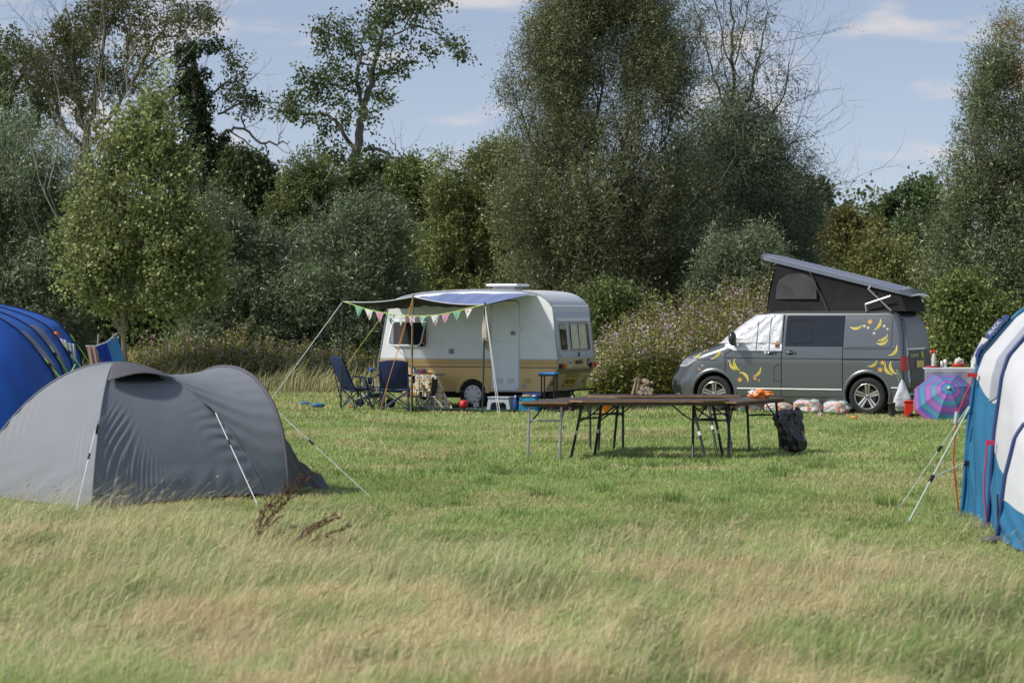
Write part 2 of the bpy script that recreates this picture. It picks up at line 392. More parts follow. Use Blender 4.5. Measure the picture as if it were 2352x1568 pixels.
# rough green under-layer and long straw in the foreground
for (n, y0, y1) in ((185000, 10.5, 16), (150000, 16, 24)):
    x, y = scatter(n, y0, y1); lg = longness(x, y); k = RNG.random(n) < lg; x, y = x[k], y[k]; n = len(x)
    p = np.stack([x * 1.1, y * .75, x * 0], -1); pat = vnoise(p, 51) * .55 + vnoise(p * 2.9, 52) * .45
    hollow = np.clip((.40 - vnoise(np.stack([x * 1.3 + 5, y * .9, x * 0], -1), 57)) * 5, 0, 1)
    straw = RNG.random(n) < np.clip((pat - .445) * 7, .08, .9) * (1 - .75 * hollow)
    tan = vnoise(p * 1.7 + 7, 53)[:, None]
    tanm = np.clip((tan - .47) * 4, 0, 1) * .9
    sc_ = (STRAW * (1 - tanm) + TAN * tanm) * RNG.uniform(.55, 1.35, (n, 1))
    gcol = (GREEN * 1.05 + (YG - GREEN) * RNG.random((n, 1)) * 1.0) * RNG.uniform(.65, 1.2, (n, 1)) * (1 - .3 * hollow[:, None])
    col = np.where(straw[:, None], sc_, gcol)
    tuft = vnoise(np.stack([x * 1.5, y * 1.2, x * 0], -1), 54) * .6 + vnoise(np.stack([x * 4.5, y * 4, x * 0], -1), 58) * .4
    h = np.where(straw, .08 + .30 * tuft * RNG.uniform(.4, 1.25, n), .07 + .17 * tuft * RNG.uniform(.5, 1.3, n)) * (1 - .35 * hollow)
    wd = np.where(straw, .0026, .0055) * RNG.uniform(.6, 1.7, n)
    swirl = (vnoise(np.stack([x * .8, y * .8, x * 0 + 2], -1), 55) - .5)
    az = .15 + swirl * 2.8 + RNG.normal(0, .75, n)
    lean = np.clip(np.where(straw, 1.22, .85) + (vnoise(p * 1.3 + 3, 56) - .5) * 1.5 + RNG.normal(0, .40, n), .05, 2.1)
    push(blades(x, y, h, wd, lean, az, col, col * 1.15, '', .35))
# paler single straw stalks
n = 13000; x, y = scatter(n, 11, 23.5); k = (longness(x, y) > .2) & (RNG.random(n) < np.where(x < 0, 1, .55)); x, y = x[k], y[k]; n = len(x)
col = np.array([.80, .72, .45]) * RNG.uniform(.7, 1.15, (n, 1))
push(blades(x, y, RNG.uniform(.25, .5, n), np.full(n, .0042), RNG.uniform(.45, 1.25, n), .15 + RNG.normal(0, .45, n), col * .9, col * 1.05, '', .25))
# green clumps
nc_ = 150; cx_, cy_ = scatter(nc_, 11.5, 30); kk = RNG.integers(40, 130, nc_); x = np.repeat(cx_, kk); y = np.repeat(cy_, kk); n = len(x); r_ = RNG.normal(0, .07, (n, 2)); 
col = (GREEN * .8) * RNG.uniform(.6, 1.3, (n, 1)); hh = np.repeat(RNG.uniform(.07, .19, nc_), kk) * RNG.uniform(.5, 1.2, n)
push(blades(x + r_[:, 0], y + r_[:, 1], hh, np.full(n, .007), RNG.uniform(.1, 1.0, n), np.arctan2(r_[:, 1], r_[:, 0]), col, col * 1.25, ''))
# seed heads and broad lax leaves
n = 5200; x, y = scatter(n, 11, 23); k = (longness(x, y) > .2); x, y = x[k], y[k]; n = len(x); col = np.array([.56, .48, .30]) * RNG.uniform(.6, 1.2, (n, 1))
t_ = blades(x, y, RNG.uniform(.28, .52, n), np.full(n, .003), RNG.uniform(.4, 1.2, n), .15 + RNG.normal(0, .5, n), col * .9, col, '', .25); push(t_)
V6 = t_[0].reshape(-1, 6, 3); tp_ = (V6[:, 4] + V6[:, 5]) / 2; md_ = (V6[:, 2] + V6[:, 3]) / 2; dv = unit(tp_ - md_); sw_ = unit(np.cross(dv, RNG.normal(0, 1, dv.shape))) * .0038
hl_ = RNG.uniform(.035, .09, (n, 1)); Vq = np.stack([tp_ - dv * hl_ * .5, tp_ + sw_, tp_ + dv * hl_ * .5, tp_ - sw_], 1).reshape(-1, 3); push((Vq, np.arange(len(Vq)).reshape(-1, 4), np.repeat(col * .9, 4, 0)))
n = 5000; x, y = scatter(n, 11, 22); k = (longness(x, y) > .3) & (vnoise(np.stack([x * 1.4, y, x * 0 + 9], -1), 59) > .5); x, y = x[k], y[k]; n = len(x); col = GREEN * RNG.uniform(.7, 1.3, (n, 1))
push(blades(x, y, RNG.uniform(.10, .22, n), RNG.uniform(.009, .016, n), RNG.uniform(.5, 1.9, n), RNG.random(n) * 6.28, col, col * 1.2, '', .8))
# far rough margin by the hedge, and tufts round the tents
x, y = scatter(60000, 55, 72); k = (x < -1.2 + RNG.normal(0, .8, 60000)) | (y > 60); x, y = x[k], y[k]; n = len(x)
col = (STRAW * .55 + YG * .35) * RNG.uniform(.6, 1.25, (n, 1))
push(blades(x, y, RNG.uniform(.25, .75, n) * (.6 + .8 * vnoise(np.stack([x, y, x * 0], -1), 61)), RNG.uniform(.012, .03, n), RNG.uniform(.1, .9, n), RNG.normal(.2, .6, n), col * .8, col, ''))
# seed stalks
n = 2600; x, y = scatter(n, 12, 23.5); k = (longness(x, y) > .3) & (RNG.random(n) < np.where(x < -1, 1, .3)); x, y = x[k], y[k]; n = len(x)
col = STRAW * RNG.uniform(.7, 1.2, (n, 1))
push(blades(x, y, RNG.uniform(.4, .62, n), np.full(n, .0035), RNG.uniform(.4, 1.0, n), RNG.normal(.2, .4, n), col * .8, col * 1.1, ''))
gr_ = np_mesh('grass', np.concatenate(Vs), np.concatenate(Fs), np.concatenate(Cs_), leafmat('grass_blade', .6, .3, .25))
tag(gr_, 'windblown straw and green grass covering the whole camping field', 'grass', kind='stuff')
# ------------------------------------------------------------------ trees and hedges
bark = mat('bark_brown', (.10, .085, .065), .9, var=.35, scale=14, bump=.6, bscale=25)
barkg = mat('bark_grey', (.21, .19, .165), .9, var=.3, scale=18, bump=.5, bscale=30)
barkp = mat('bark_pale', (.30, .27, .21), .85, var=.25, scale=22, bump=.4)
LM = leafmat('leaf', .5, .28, .4); LW = leafmat('willow_leaf', .42, .22, .5)
def tree(name, label, cat, px, Y, group=None):
    return thing(name, label, cat, (at(px, HY, Y).x, Y, 0), 0, group)
def trunk_of(root, limbs, Y, m, name='trunk', wob=.03, twigs=0, tl=.8, td=1, extra=None, sub=4, up=.2):
    mb = MB()
    for l in limbs:
        pts = jitter_poly(limb_pts(l, Y), wob, sub); k = len(pts)
        mb.tube([p for p, r in pts], [max(r, .006) for p, r in pts], 7, caps=False)
        for t in range(twigs):
            i = random.randrange(k // 3, k); p, r = pts[i]; d = (pts[i][0] - pts[i - 1][0]).normalized()
            s = (d + Vector((random.gauss(0, .7), random.gauss(0, .7), random.gauss(0, .5) + up))).normalized()
            twig(mb, p, s, tl * random.uniform(.5, 1.2), max(r * .4, .008), td)
    if extra: extra(mb)
    return mb.build(name, m, root, world=True, smooth=True)
def forks(px, py, Y, n, hgt, spread, r0, mb_m, root, base=0, name='trunk', depth=2):
    """a stem that divides into n rising limbs, seen through the leaves"""
    mb = MB(); b = at(px, py, Y); g = Vector((b.x, Y, 0))
    mb.tube([g - Vector((0, 0, .1)), g.lerp(b, .5) + Vector((.03, 0, 0)), b], [r0 * 1.2, r0, r0 * .85], 9, caps=False)
    for i in range(n):
        a = 2 * PI * i / n + random.uniform(-.3, .3); s = random.uniform(.2, 1) * spread
        d = Vector((math.cos(a) * s, math.sin(a) * s * .8, 1))
        twig(mb, b - Vector((0, 0, .1 + .3 * random.random())), d, hgt * random.uniform(.7, 1.05), r0 * random.uniform(.35, .6), depth, .5, .55, 6)
    return mb.build(name, mb_m, root, world=True, smooth=True)

# far dark wood that closes the gaps
t = tag(crown('distant_wood', None, LM, 100, [(545, -120, 1000), (580, -160, 2500), (640, -160, 2500), (760, -160, 2500), (830, -160, 2500)], 15000, k=12, kd=.05, L=.8, ll=.24, lw=.15,
      cA=(.035,.05,.018), cB=(.06,.08,.028), th=.28, seed=3, cs=.04, nc=300, jit=.3, inner=.6), 'dark far wood closing the view behind the hedgerow trees', 'wood', kind='stuff')

# 1 grey-green willow at the left edge
t = tree('willow_tree', 'dense grey-green willow at the left edge, behind the blue tent and beside the yellow-green poplar', 'tree', 40, 63)
crown('crown', t, LW, 63, [(285,30,150),(310,-30,215),(360,-110,250),(450,-170,262),(560,-190,265),(680,-190,255),(780,-180,240),(860,-160,235)], 11000, k=15, kd=.5, L=.5, ll=.13, lw=.026,
      cA=(.075,.10,.055), cB=(.14,.17,.10), th=.40, seed=11, up=-.1, out=.7, droop=.3, nf=1.1)
trunk_of(t, [[(40,880,16),(42,760,14),(30,600,10),(20,420,5)],[(42,760,9),(90,600,6),(120,420,3)]], 63, bark)
# 2 young poplar, yellow-green
t = tree('poplar_tree', 'young yellow-green poplar with forking pale stems behind the hanging towels', 'tree', 283, 57)
forks(283, 745, 57, 12, 4.2, .45, .075, barkp, t, depth=2)
crown('crown', t, LM, 57, [(180,362,372),(220,345,384),(270,305,400),(320,240,425),(360,205,445),(420,180,470),(520,142,500),(600,130,520),(670,140,520),(715,175,490),(735,235,400)], 4800, k=13, kd=.75, L=.4, ll=.085, lw=.075,
      cA=(.12,.15,.055), cB=(.21,.235,.10), th=.50, seed=15, gain=1.6, nc=120, cs=.095, el=1.4, edge=1.0, extra=[(378,200,.2,3),(365,235,.25,2.5),(345,262,.25,2),(310,300,.3,1.8),(400,290,.2,2),(170,430,.25,1.5),(150,500,.25,1.5),(235,330,.25,2)], nf=1.5, up=.6, fan=.7, inner=.3)
# 3 tall ash at the left, open crown
t = tree('ash_tree', 'tall open-crowned ash rising above the willow and poplar on the left', 'tree', 190, 82)
LB = [[(200,430,11),(196,330,9),(178,230,7),(168,120,5),(150,20,3)],[(196,330,7),(215,240,6),(232,150,5),(240,40,4),(246,-40,3)],[(215,300,6),(268,250,5),(315,170,4),(352,95,3),(395,50,2)],[(352,95,2.5),(420,80,2),(450,40,1)],
      [(205,350,6),(150,300,5),(122,225,4),(90,190,3),(50,170,2)],[(178,230,4),(130,130,3),(90,90,2)],[(268,250,4),(290,170,3),(300,60,2.5),(310,-30,2)],[(315,170,3),(370,130,2),(430,110,1.4),(480,60,1)],[(150,300,3),(110,260,2),(60,245,1.5)]]
trunk_of(t, LB, 82, barkg, twigs=6, tl=1.5, td=2, wob=.06)
BL = []
for (px,py,rx,ry) in ((95,115,48,42),(60,150,36,34),(120,180,50,40),(160,110,52,50),(150,50,34,30),(205,60,46,50),(210,150,52,52),(165,210,46,44),(185,270,40,36),(255,60,46,56),(262,150,44,50),(250,225,38,40),(305,55,40,50),(310,130,36,42),(350,30,36,34),(395,45,36,30),(430,30,28,24),(432,80,28,20),(385,100,24,22),(110,235,36,26),(340,180,20,24),(280,300,26,24),(235,10,40,26),(300,0,46,24),(370,0,34,18),(235,330,26,26),(55,195,36,30),(490,45,10,8),(468,62,12,9),(130,290,14,12)):
    for j in range(3): BL.append((px + random.gauss(0, rx * .5), py + random.gauss(0, ry * .5), rx * .62, ry * .55, random.uniform(-1.8, 1.8)))
blobs_crown('crown', t, LM, 82, BL, dens=46, k=17, L=.4, ll=.15, lw=.055, cA=(.05,.062,.022), cB=(.10,.105,.036), up=.2, droop=.5, jit=.11)
# 3b ash at the very edge
t = tree('ash_tree', 'ash with a dark bent trunk cut by the left edge of the picture', 'tree', 5, 78)
trunk_of(t, [[(0,400,9),(8,290,8),(20,240,6),(38,190,4),(60,160,2)],[(84,315,5),(90,270,4),(96,225,3)],[(38,290,3),(84,262,3),(110,240,2),(138,236,1.4)],[(8,290,4),(-40,220,3),(-60,120,2)]], 78, bark, twigs=5, tl=1.3, td=2)
BL = [(x + random.gauss(0,8), y + random.gauss(0,8), 22, 17, random.uniform(-1.2,1.2)) for x, y in ((10,130),(-20,150),(30,170),(0,190),(50,195),(28,225),(-5,240),(-30,200),(62,285),(40,315),(15,300),(-10,320),(60,250),(20,270),(80,200),(10,95),(40,115),(75,300),(100,262)) for _ in range(2)]
blobs_crown('crown', t, LM, 78, BL, dens=44, k=15, L=.35, ll=.14, lw=.06, cA=(.045,.06,.02), cB=(.085,.10,.03))
# 4 ivy-clad snag
t = tree('ivy_clad_tree', 'half dead tree with a column of dark ivy and bare grey limbs', 'tree', 450, 74)
trunk_of(t, [[(470,480,13),(455,330,12),(446,220,10),(448,110,6)],
   [(446,332,4),(500,330,4),(520,300,4),(560,296,3),(600,330,3),(640,330,2),(665,325,1.2)],[(560,296,2),(556,262,2),(575,235,1)],[(600,330,2),(615,350,1.6),(610,372,1)],[(640,330,1.4),(650,300,1)],
   [(470,225,4),(505,200,3),(540,180,2),(568,160,1)],[(505,200,2.4),(535,205,2),(570,195,1.4),(590,170,1)],[(500,262,3),(545,240,2.4),(585,225,1.5)],[(395,250,4),(397,205,4),(420,180,3),(455,165,3),(478,160,2)],[(398,240,3),(402,180,2.6),(416,150,2),(420,110,1.4)],
   [(470,300,3),(430,300,3),(410,312,2)],[(525,300,2),(560,320,1.8),(590,352,1.4)],[(480,345,3),(540,345,2.5),(580,350,2),(640,380,1.4)]], 74, barkg, twigs=3, tl=.9, td=1, wob=.04)
BL = []
for (px,py,rx,ry) in ((446,112,18,12),(470,108,20,9),(495,106,16,8),(435,135,22,16),(430,160,26,18),(452,185,28,20),(425,205,26,20),(455,225,30,22),(432,255,30,22),(468,262,24,22),(445,290,30,20),(470,310,26,18),(455,335,28,18),(500,340,30,18),(530,345,24,18),(480,365,30,18),(515,372,30,14),(485,395,26,14),(415,120,10,8),(470,420,30,18),(460,445,26,18),(430,350,22,20),(480,465,28,18)):
    for j in range(3): BL.append((px + random.gauss(0,6), py + random.gauss(0,5), rx * .8, ry * .8, random.uniform(-.5,.5)))
blobs_crown('ivy', t, LM, 74, BL, dens=75, k=14, L=.2, ll=.10, lw=.085, cA=(.018,.032,.012), cB=(.034,.055,.018), up=.1, droop=.5, jit=.07)
BL = [(x + random.gauss(0,7), y + random.gauss(0,6), 17, 11) for x, y in ((540,125),(525,150),(545,165),(510,215),(540,222),(560,230),(575,245),(595,235),(555,205),(530,240),(545,255),(600,255)) for _ in range(2)]
blobs_crown('crown', t, LM, 74, BL, dens=34, k=14, ll=.12, lw=.06, cA=(.05,.07,.022), cB=(.09,.105,.035))
# 5 the tall tree between ivy tree and willow
t = tree('alder_tree', 'tall leaning alder with tiered open crown standing against the sky above the caravan awning', 'tree', 800, 77)
trunk_of(t, [[(798,520,13),(805,430,12),(815,360,11),(828,290,9.5),(835,240,8),(852,180,6.5),(868,110,5),(880,50,3.5),(900,-10,2)],
   [(815,345,5),(790,310,5),(770,275,4.5),(735,255,4),(690,262,3),(640,255,2),(615,240,1)],[(828,240,5),(822,170,4),(835,115,3),(830,60,2)],[(822,215,3),(790,205,2.6),(750,195,2),(700,190,1.4)],
   [(850,200,3),(845,150,2.5),(800,110,2),(770,85,1)],[(868,110,3),(905,80,2.4),(960,60,2),(1010,80,1.4),(1050,110,1)],[(852,180,3),(900,155,2.4),(925,135,1.6)],[(880,60,2.6),(930,40,2),(985,20,1.4)],[(852,180,2),(880,160,1.6),(930,165,1)],
   [(838,345,4),(865,342,4),(895,360,3.4),(930,370,2.8),(965,375,2.2),(985,388,1.6),(1000,398,1)],[(930,370,2),(918,355,1.6),(905,330,1.2),(898,318,.8)],[(940,372,2),(950,350,1.4),(965,348,1),(988,338,.8)],[(922,358,1.5),(928,340,1)]], 77, barkg, twigs=2, tl=.9, td=1, wob=.04)
BL = []
for (px,py,rx,ry) in ((880,15,34,20),(925,10,40,18),(970,15,36,18),(1015,5,22,12),(860,40,30,20),(900,45,36,22),(950,42,36,20),(985,52,24,16),(840,75,26,20),(875,80,30,20),(785,72,30,18),(745,60,26,20),(728,78,18,14),(770,100,28,16),(745,118,20,12),(800,95,26,18),(815,130,22,16),(860,115,22,14),(900,110,24,14),(935,105,26,12),(970,112,26,12),(1010,100,28,12),(1045,110,22,14),(1060,128,10,10),(905,140,22,12),(930,150,26,12),(915,168,24,10),(760,160,32,18),(795,165,34,20),(740,185,30,16),(720,200,26,14),(700,175,18,16),(775,195,30,16),(820,190,24,16),(860,165,20,12),(680,205,20,14),(655,235,30,16),(630,250,20,12),(690,245,30,14),(720,232,28,14),(755,240,30,14),(795,245,30,14),(700,268,22,10),(665,262,14,12),(815,260,20,16),(848,265,16,12),(845,290,16,14),(740,275,22,8),(790,285,16,8),(870,225,18,10),(890,235,12,8),(735,335,16,16),(745,360,24,14),(775,350,24,16),(800,380,26,14),(760,380,28,14),(830,370,22,14),(865,360,22,14),(900,385,22,12),(850,395,36,14),(885,405,30,12),(740,300,10,10)):
    for j in range(2): BL.append((px + random.gauss(0, rx*.3), py + random.gauss(0, ry*.3), rx * .72, ry * .72, random.uniform(-1.2,1.2)))
blobs_crown('crown', t, LM, 77, BL, dens=44, k=15, L=.3, ll=.125, lw=.075, cA=(.042,.065,.022), cB=(.08,.11,.032), up=.15, droop=.35, jit=.10)

# 6 mid layer of hedgerow trees, from left to right
MID = [
 ('hedgerow_tree','dark rounded tree filling the gap right of the ivy-clad tree', 560, 71, [(372,520,570),(400,505,622),(440,500,640),(520,480,650),(620,470,650),(740,470,650)], 4200, (.035,.052,.018),(.06,.085,.026), .13,.07, 21),
 ('hedgerow_tree','olive-green tree with pale dead boughs left of the tall alder', 690, 70, [(392,690,735),(425,640,760),(470,610,790),(560,600,800),(660,590,800),(760,590,800)], 5200, (.065,.085,.03),(.12,.14,.05), .10,.045, 22),
 ('hedgerow_tree','dark bushy tree around the foot of the tall alder', 850, 72, [(400,800,900),(430,770,935),(480,760,955),(580,755,960),(700,755,960)], 4200, (.036,.055,.018),(.065,.09,.028), .12,.07, 23),
 ('hedgerow_tree','small green tree in the dip between the alder and the big willow', 960, 70, [(395,925,965),(420,905,1020),(470,900,1060),(560,900,1080),(700,900,1080)], 4200, (.06,.08,.024),(.11,.13,.038), .10,.06, 24),
 ('willow_tree','leafy green sallow leaning against the left flank of the big willow', 1080, 66, [(325,1130,1170),(355,1080,1200),(400,1010,1220),(470,985,1230),(560,960,1230),(680,950,1230),(760,950,1230)], 7200, (.075,.095,.03),(.14,.16,.055), .12,.035, 25),
 ('willow_tree','dusty grey-green sallow thicket behind the caravan awning', 830, 62, [(470,800,850),(500,740,900),(560,690,950),(640,640,980),(720,600,1000),(830,580,1000),(890,580,1000)], 8200, (.075,.10,.052),(.14,.175,.10), .12,.028, 26),
 ('willow_tree','dark grey-green sallow between the poplar and the awning', 560, 62, [(480,470,520),(520,440,600),(590,430,660),(680,430,700),(760,420,720),(830,400,720)], 7000, (.065,.088,.045),(.12,.15,.085), .12,.03, 27),
]
for nm, lb, px, Y, rows, n, cA, cB, ll, lw, sd in MID:
    t = tree(nm, lb, 'tree', px, Y)
    crown('crown', t, LW if nm[0] == 'w' else LM, Y, rows, n, k=15, kd=.6, L=.45, ll=ll, lw=lw, cA=cA, cB=cB, th=.40, seed=sd, nf=1.0, up=.35)
    trunk_of(t, [[(px, 880, 8), (px + 8, 700, 6), (px - 6, rows[1][0] + 60, 3)]], Y, bark, twigs=4)
# pale dead boughs showing in front of the hedgerow
t = tree('dead_branch', 'pale crooked dead boughs showing through the hedge left of the caravan', 'dead tree', 700, 63.5)
trunk_of(t, [[(640,660,4),(648,620,4),(640,560,3.4),(625,535,2.4)],[(650,610,3),(680,560,3),(715,545,3),(765,552,2)],[(650,548,2.6),(690,515,2.2),(735,520,1.6),(790,512,1)],[(745,515,1.8),(725,490,1.6),(718,470,1)],[(650,600,3),(600,545,2),(560,520,1)]], 61.6, barkg, twigs=3, tl=.8, name='branch')

# 8 the two big willows
t = tree('big_willow_tree', 'huge upright dark willow behind the caravan, the biggest tree in view', 'tree', 1380, 60)
crown('crown', t, LW, 60, [(-60,1330,1560),(0,1290,1575),(60,1240,1588),(110,1225,1592),(180,1200,1590),(260,1165,1600),(340,1155,1620),(420,1130,1640),(500,1118,1640),(600,1112,1640),(690,1125,1640),(760,1160,1640),(860,1200,1600)], 26000, k=20, kd=.6, L=.55, ll=.095, lw=.021,
      cA=(.062,.072,.030), cB=(.125,.135,.068), th=.44, seed=31, nc=150, cs=.085, el=1.9, edge=.97, extra=[(1262,70,.35,3.2),(1285,40,.3,3.5),(1318,-5,.4,3.5),(1345,20,.4,3),(1372,10,.35,3),(1410,10,.45,3),(1455,-10,.5,3),(1500,-20,.5,3),(1540,20,.45,3),(1572,60,.35,3),(1235,110,.35,3),(1215,150,.3,2.6),(1180,215,.3,2.4),(1166,232,.25,2.2),(1590,130,.3,3),(1150,330,.3,2)], up=.8, out=.45, nf=1.3, fan=.75, droop=.05)
forks(1390, 760, 60, 9, 4.8, .15, .15, bark, t, depth=2)
t = tree('willow_tree', 'weeping-leaved willow with a thin twiggy top, right of the huge willow and behind the van', 'tree', 1700, 64)
crown('crown', t, LW, 64, [(235,1610,1720),(290,1580,1775),(340,1560,1805),(400,1580,1835),(470,1560,1865),(540,1540,1885),(620,1520,1890),(700,1520,1895),(800,1540,1880)], 13500, k=20, kd=.7, L=.6, ll=.10, lw=.022,
      cA=(.06,.08,.045), cB=(.12,.15,.09), th=.40, seed=33, nc=90, cs=.11, el=1.6, extra=[(1600,320,.35,2.5),(1640,290,.35,2.5),(1700,300,.4,2.5),(1760,330,.35,2.5),(1800,370,.35,2.2),(1835,360,.25,2.5),(1860,440,.3,2),(1650,340,.5,2),(1730,370,.5,2)], up=-.25, out=.6, nf=1.2, droop=.5, jit=.08)
TW = [[(1690,560,8),(1692,420,7),(1688,300,6),(1686,200,4.5),(1680,80,3),(1674,-20,2)],[(1688,300,3.5),(1650,200,2.5),(1622,110,1.6),(1600,30,1)],[(1690,290,3.5),(1730,190,2.6),(1750,100,1.8),(1765,20,1)],[(1700,380,4),(1760,290,2.8),(1800,220,1.8),(1812,150,1)],
      [(1700,420,4),(1770,360,2.6),(1820,330,1.6)],[(1686,180,2),(1660,90,1.4),(1640,0,1)],[(1687,150,2),(1710,60,1.4),(1722,-20,1)],[(1700,450,3),(1800,440,2),(1870,420,1),(1920,436,.8)]]
trunk_of(t, TW, 64, bark, twigs=11, tl=1.6, td=2, wob=.04, up=.3)
BL = []
for l in TW:
    for (a, b) in zip(l[1:-1], l[2:]):
        for j in range(3):
            q = random.random(); BL.append((a[0] + (b[0]-a[0])*q + random.gauss(0,22), a[1] + (b[1]-a[1])*q + random.gauss(0,18), 26, 24, random.uniform(-1,1)))
for x, y in ((1620,60),(1640,130),(1665,60),(1700,100),(1740,60),(1690,180),(1720,220),(1770,120),(1650,200),(1610,150),(1785,180),(1800,240),(1795,290),(1810,330),(1770,240),(1750,330),(1735,270),(1640,250),(1620,300),(1830,360),(1850,400),(1640,180)): BL.append((x, y, 30, 30)); 
blobs_crown('twig_leaves', t, LW, 64, BL, dens=30, k=14, L=.5, ll=.10, lw=.026, cA=(.08,.09,.05), cB=(.15,.15,.08), up=-.1, jit=.06)
# right of it
t = tree('oak_tree', 'dark round-headed tree peeping out right of the twiggy willow', 'tree', 1860, 80)
crown('crown', t, LM, 80, [(425,1810,1850),(450,1790,1885),(500,1780,1905),(560,1780,1915),(660,1780,1920),(760,1780,1920)], 3200, k=14, L=.5, ll=.15, lw=.09, cA=(.032,.05,.018), cB=(.055,.08,.026), seed=41)
t = tree('maple_tree', 'olive and rust tinted tree beyond the camper van roof', 'tree', 1935, 76)
crown('crown', t, LM, 76, [(497,1910,1950),(520,1885,2000),(560,1880,2030),(640,1880,2040),(740,1880,2040)], 4200, k=14, L=.45, ll=.12, lw=.07, cA=(.08,.085,.028), cB=(.13,.118,.04), seed=43)
t = tree('oak_tree', 'small far tree on the skyline between the olive tree and the dark oak', 'tree', 1965, 120)
crown('crown', t, LM, 120, [(492,1940,1990),(505,1925,2008),(540,1915,2020),(600,1915,2020)], 1500, k=14, L=.5, ll=.2, lw=.13, cA=(.05,.07,.03), cB=(.07,.09,.04), seed=45)
t = tree('oak_tree', 'dark domed oak on the skyline between the van roof and the right-hand willow', 'tree', 2085, 85)
crown('crown', t, LM, 85, [(434,2095,2130),(446,2050,2152),(470,2018,2165),(510,2005,2175),(560,2000,2180),(640,1990,2180),(740,1990,2180)], 5200, k=14, L=.5, ll=.15, lw=.10, cA=(.035,.056,.02), cB=(.062,.09,.03), seed=47, nf=.7, th=.44)
forks(2085, 600, 85, 5, 2, .5, .16, bark, t, depth=1)
# 11 right-hand willow
t = tree('willow_tree', 'tall willow with a thin rusty top cut by the right edge of the picture', 'tree', 2310, 56)
crown('crown', t, LW, 56, [(185,2270,2400),(220,2245,2440),(260,2225,2470),(330,2235,2490),(380,2205,2500),(440,2180,2520),(500,2170,2540),(560,2150,2540),(640,2130,2540),(720,2140,2540),(800,2150,2540)], 14000, k=20, kd=.6, L=.55, ll=.095, lw=.024,
      cA=(.07,.088,.04), cB=(.135,.155,.08), th=.44, seed=51, nc=110, cs=.085, el=2.1, edge=.97, extra=[(2252,200,.25,3.5),(2238,260,.25,3),(2280,170,.25,4),(2310,150,.3,4),(2345,140,.3,4),(2205,385,.25,2.5),(2185,420,.22,2.5),(2230,320,.25,3)], up=.7, out=.45, nf=1.2)
forks(2330, 620, 56, 6, 2.6, .12, .10, bark, t, depth=2)
BL = [(2325 + random.gauss(0,16) + 0, 70 + 150 * random.random() ** .8, 16, 26, random.uniform(-.6,.6)) for _ in range(26)] + [(2352 + random.gauss(0,20), 90 + 150*random.random(), 20, 26) for _ in range(16)]
blobs_crown('rusty_top', t, LW, 56, BL, dens=26, k=12, L=.5, ll=.10, lw=.022, cA=(.17,.10,.045), cB=(.24,.15,.07), up=.9, jit=.05)
# right-hand low scrub and brambles
for nm, lb, px, Y, rows, n, cA, cB, ll, lw, sd in (
 ('bush','yellow-green bushes above the closed end of the van roof', 2040, 60, [(598,1990,2070),(620,1930,2120),(660,1880,2160),(720,1860,2180),(820,1860,2180)], 5000, (.09,.11,.032),(.19,.19,.07), .12,.04, 61),
 ('bush','dark mixed scrub standing between the oak and the right-hand willow', 2120, 68, [(540,2080,2180),(580,2040,2240),(640,2020,2260),(720,2000,2280)], 4200, (.055,.08,.035),(.10,.13,.05), .12,.04, 62),
 ('bush','silvery willow scrub standing up behind the front of the camper roof', 1700, 58, [(565,1690,1780),(600,1620,1840),(660,1580,1880),(740,1560,1900),(840,1560,1900)], 5600, (.075,.10,.055),(.15,.18,.10), .13,.028, 63),
 ('bush','dark nettle-grown bush between the caravan and the flowering balsam', 1420, 57, [(685,1375,1400),(710,1355,1470),(750,1350,1530),(800,1345,1560),(860,1350,1600),(915,1350,1620)], 5600, (.065,.09,.03),(.13,.16,.055), .07,.05, 64),
 ('bush','leafy bramble bank behind the umbrella and the kitchen table', 2220, 50, [(690,2165,2205),(715,2150,2290),(745,2140,2330),(780,2135,2440),(850,2135,2440),(930,2135,2440)], 6200, (.07,.10,.028),(.16,.19,.06), .08,.06, 65)):
    t = tree(nm, lb, 'bush', px, Y)
    crown('leaves', t, LM, Y, rows, n, k=14, kd=.35, L=.35, ll=ll, lw=lw, cA=cA, cB=cB, th=.38, seed=sd, nf=1.6, up=.8, jit=.09, nc=70, cs=.09, el=1.7, gain=1.55)
    trunk_of(t, [[(px + d, rows[-1][0] + 30, 2.5), (px + d * 1.4, rows[1][0] + 40, 1)] for d in (-30, -8, 14, 36)], Y, bark, name='stem')
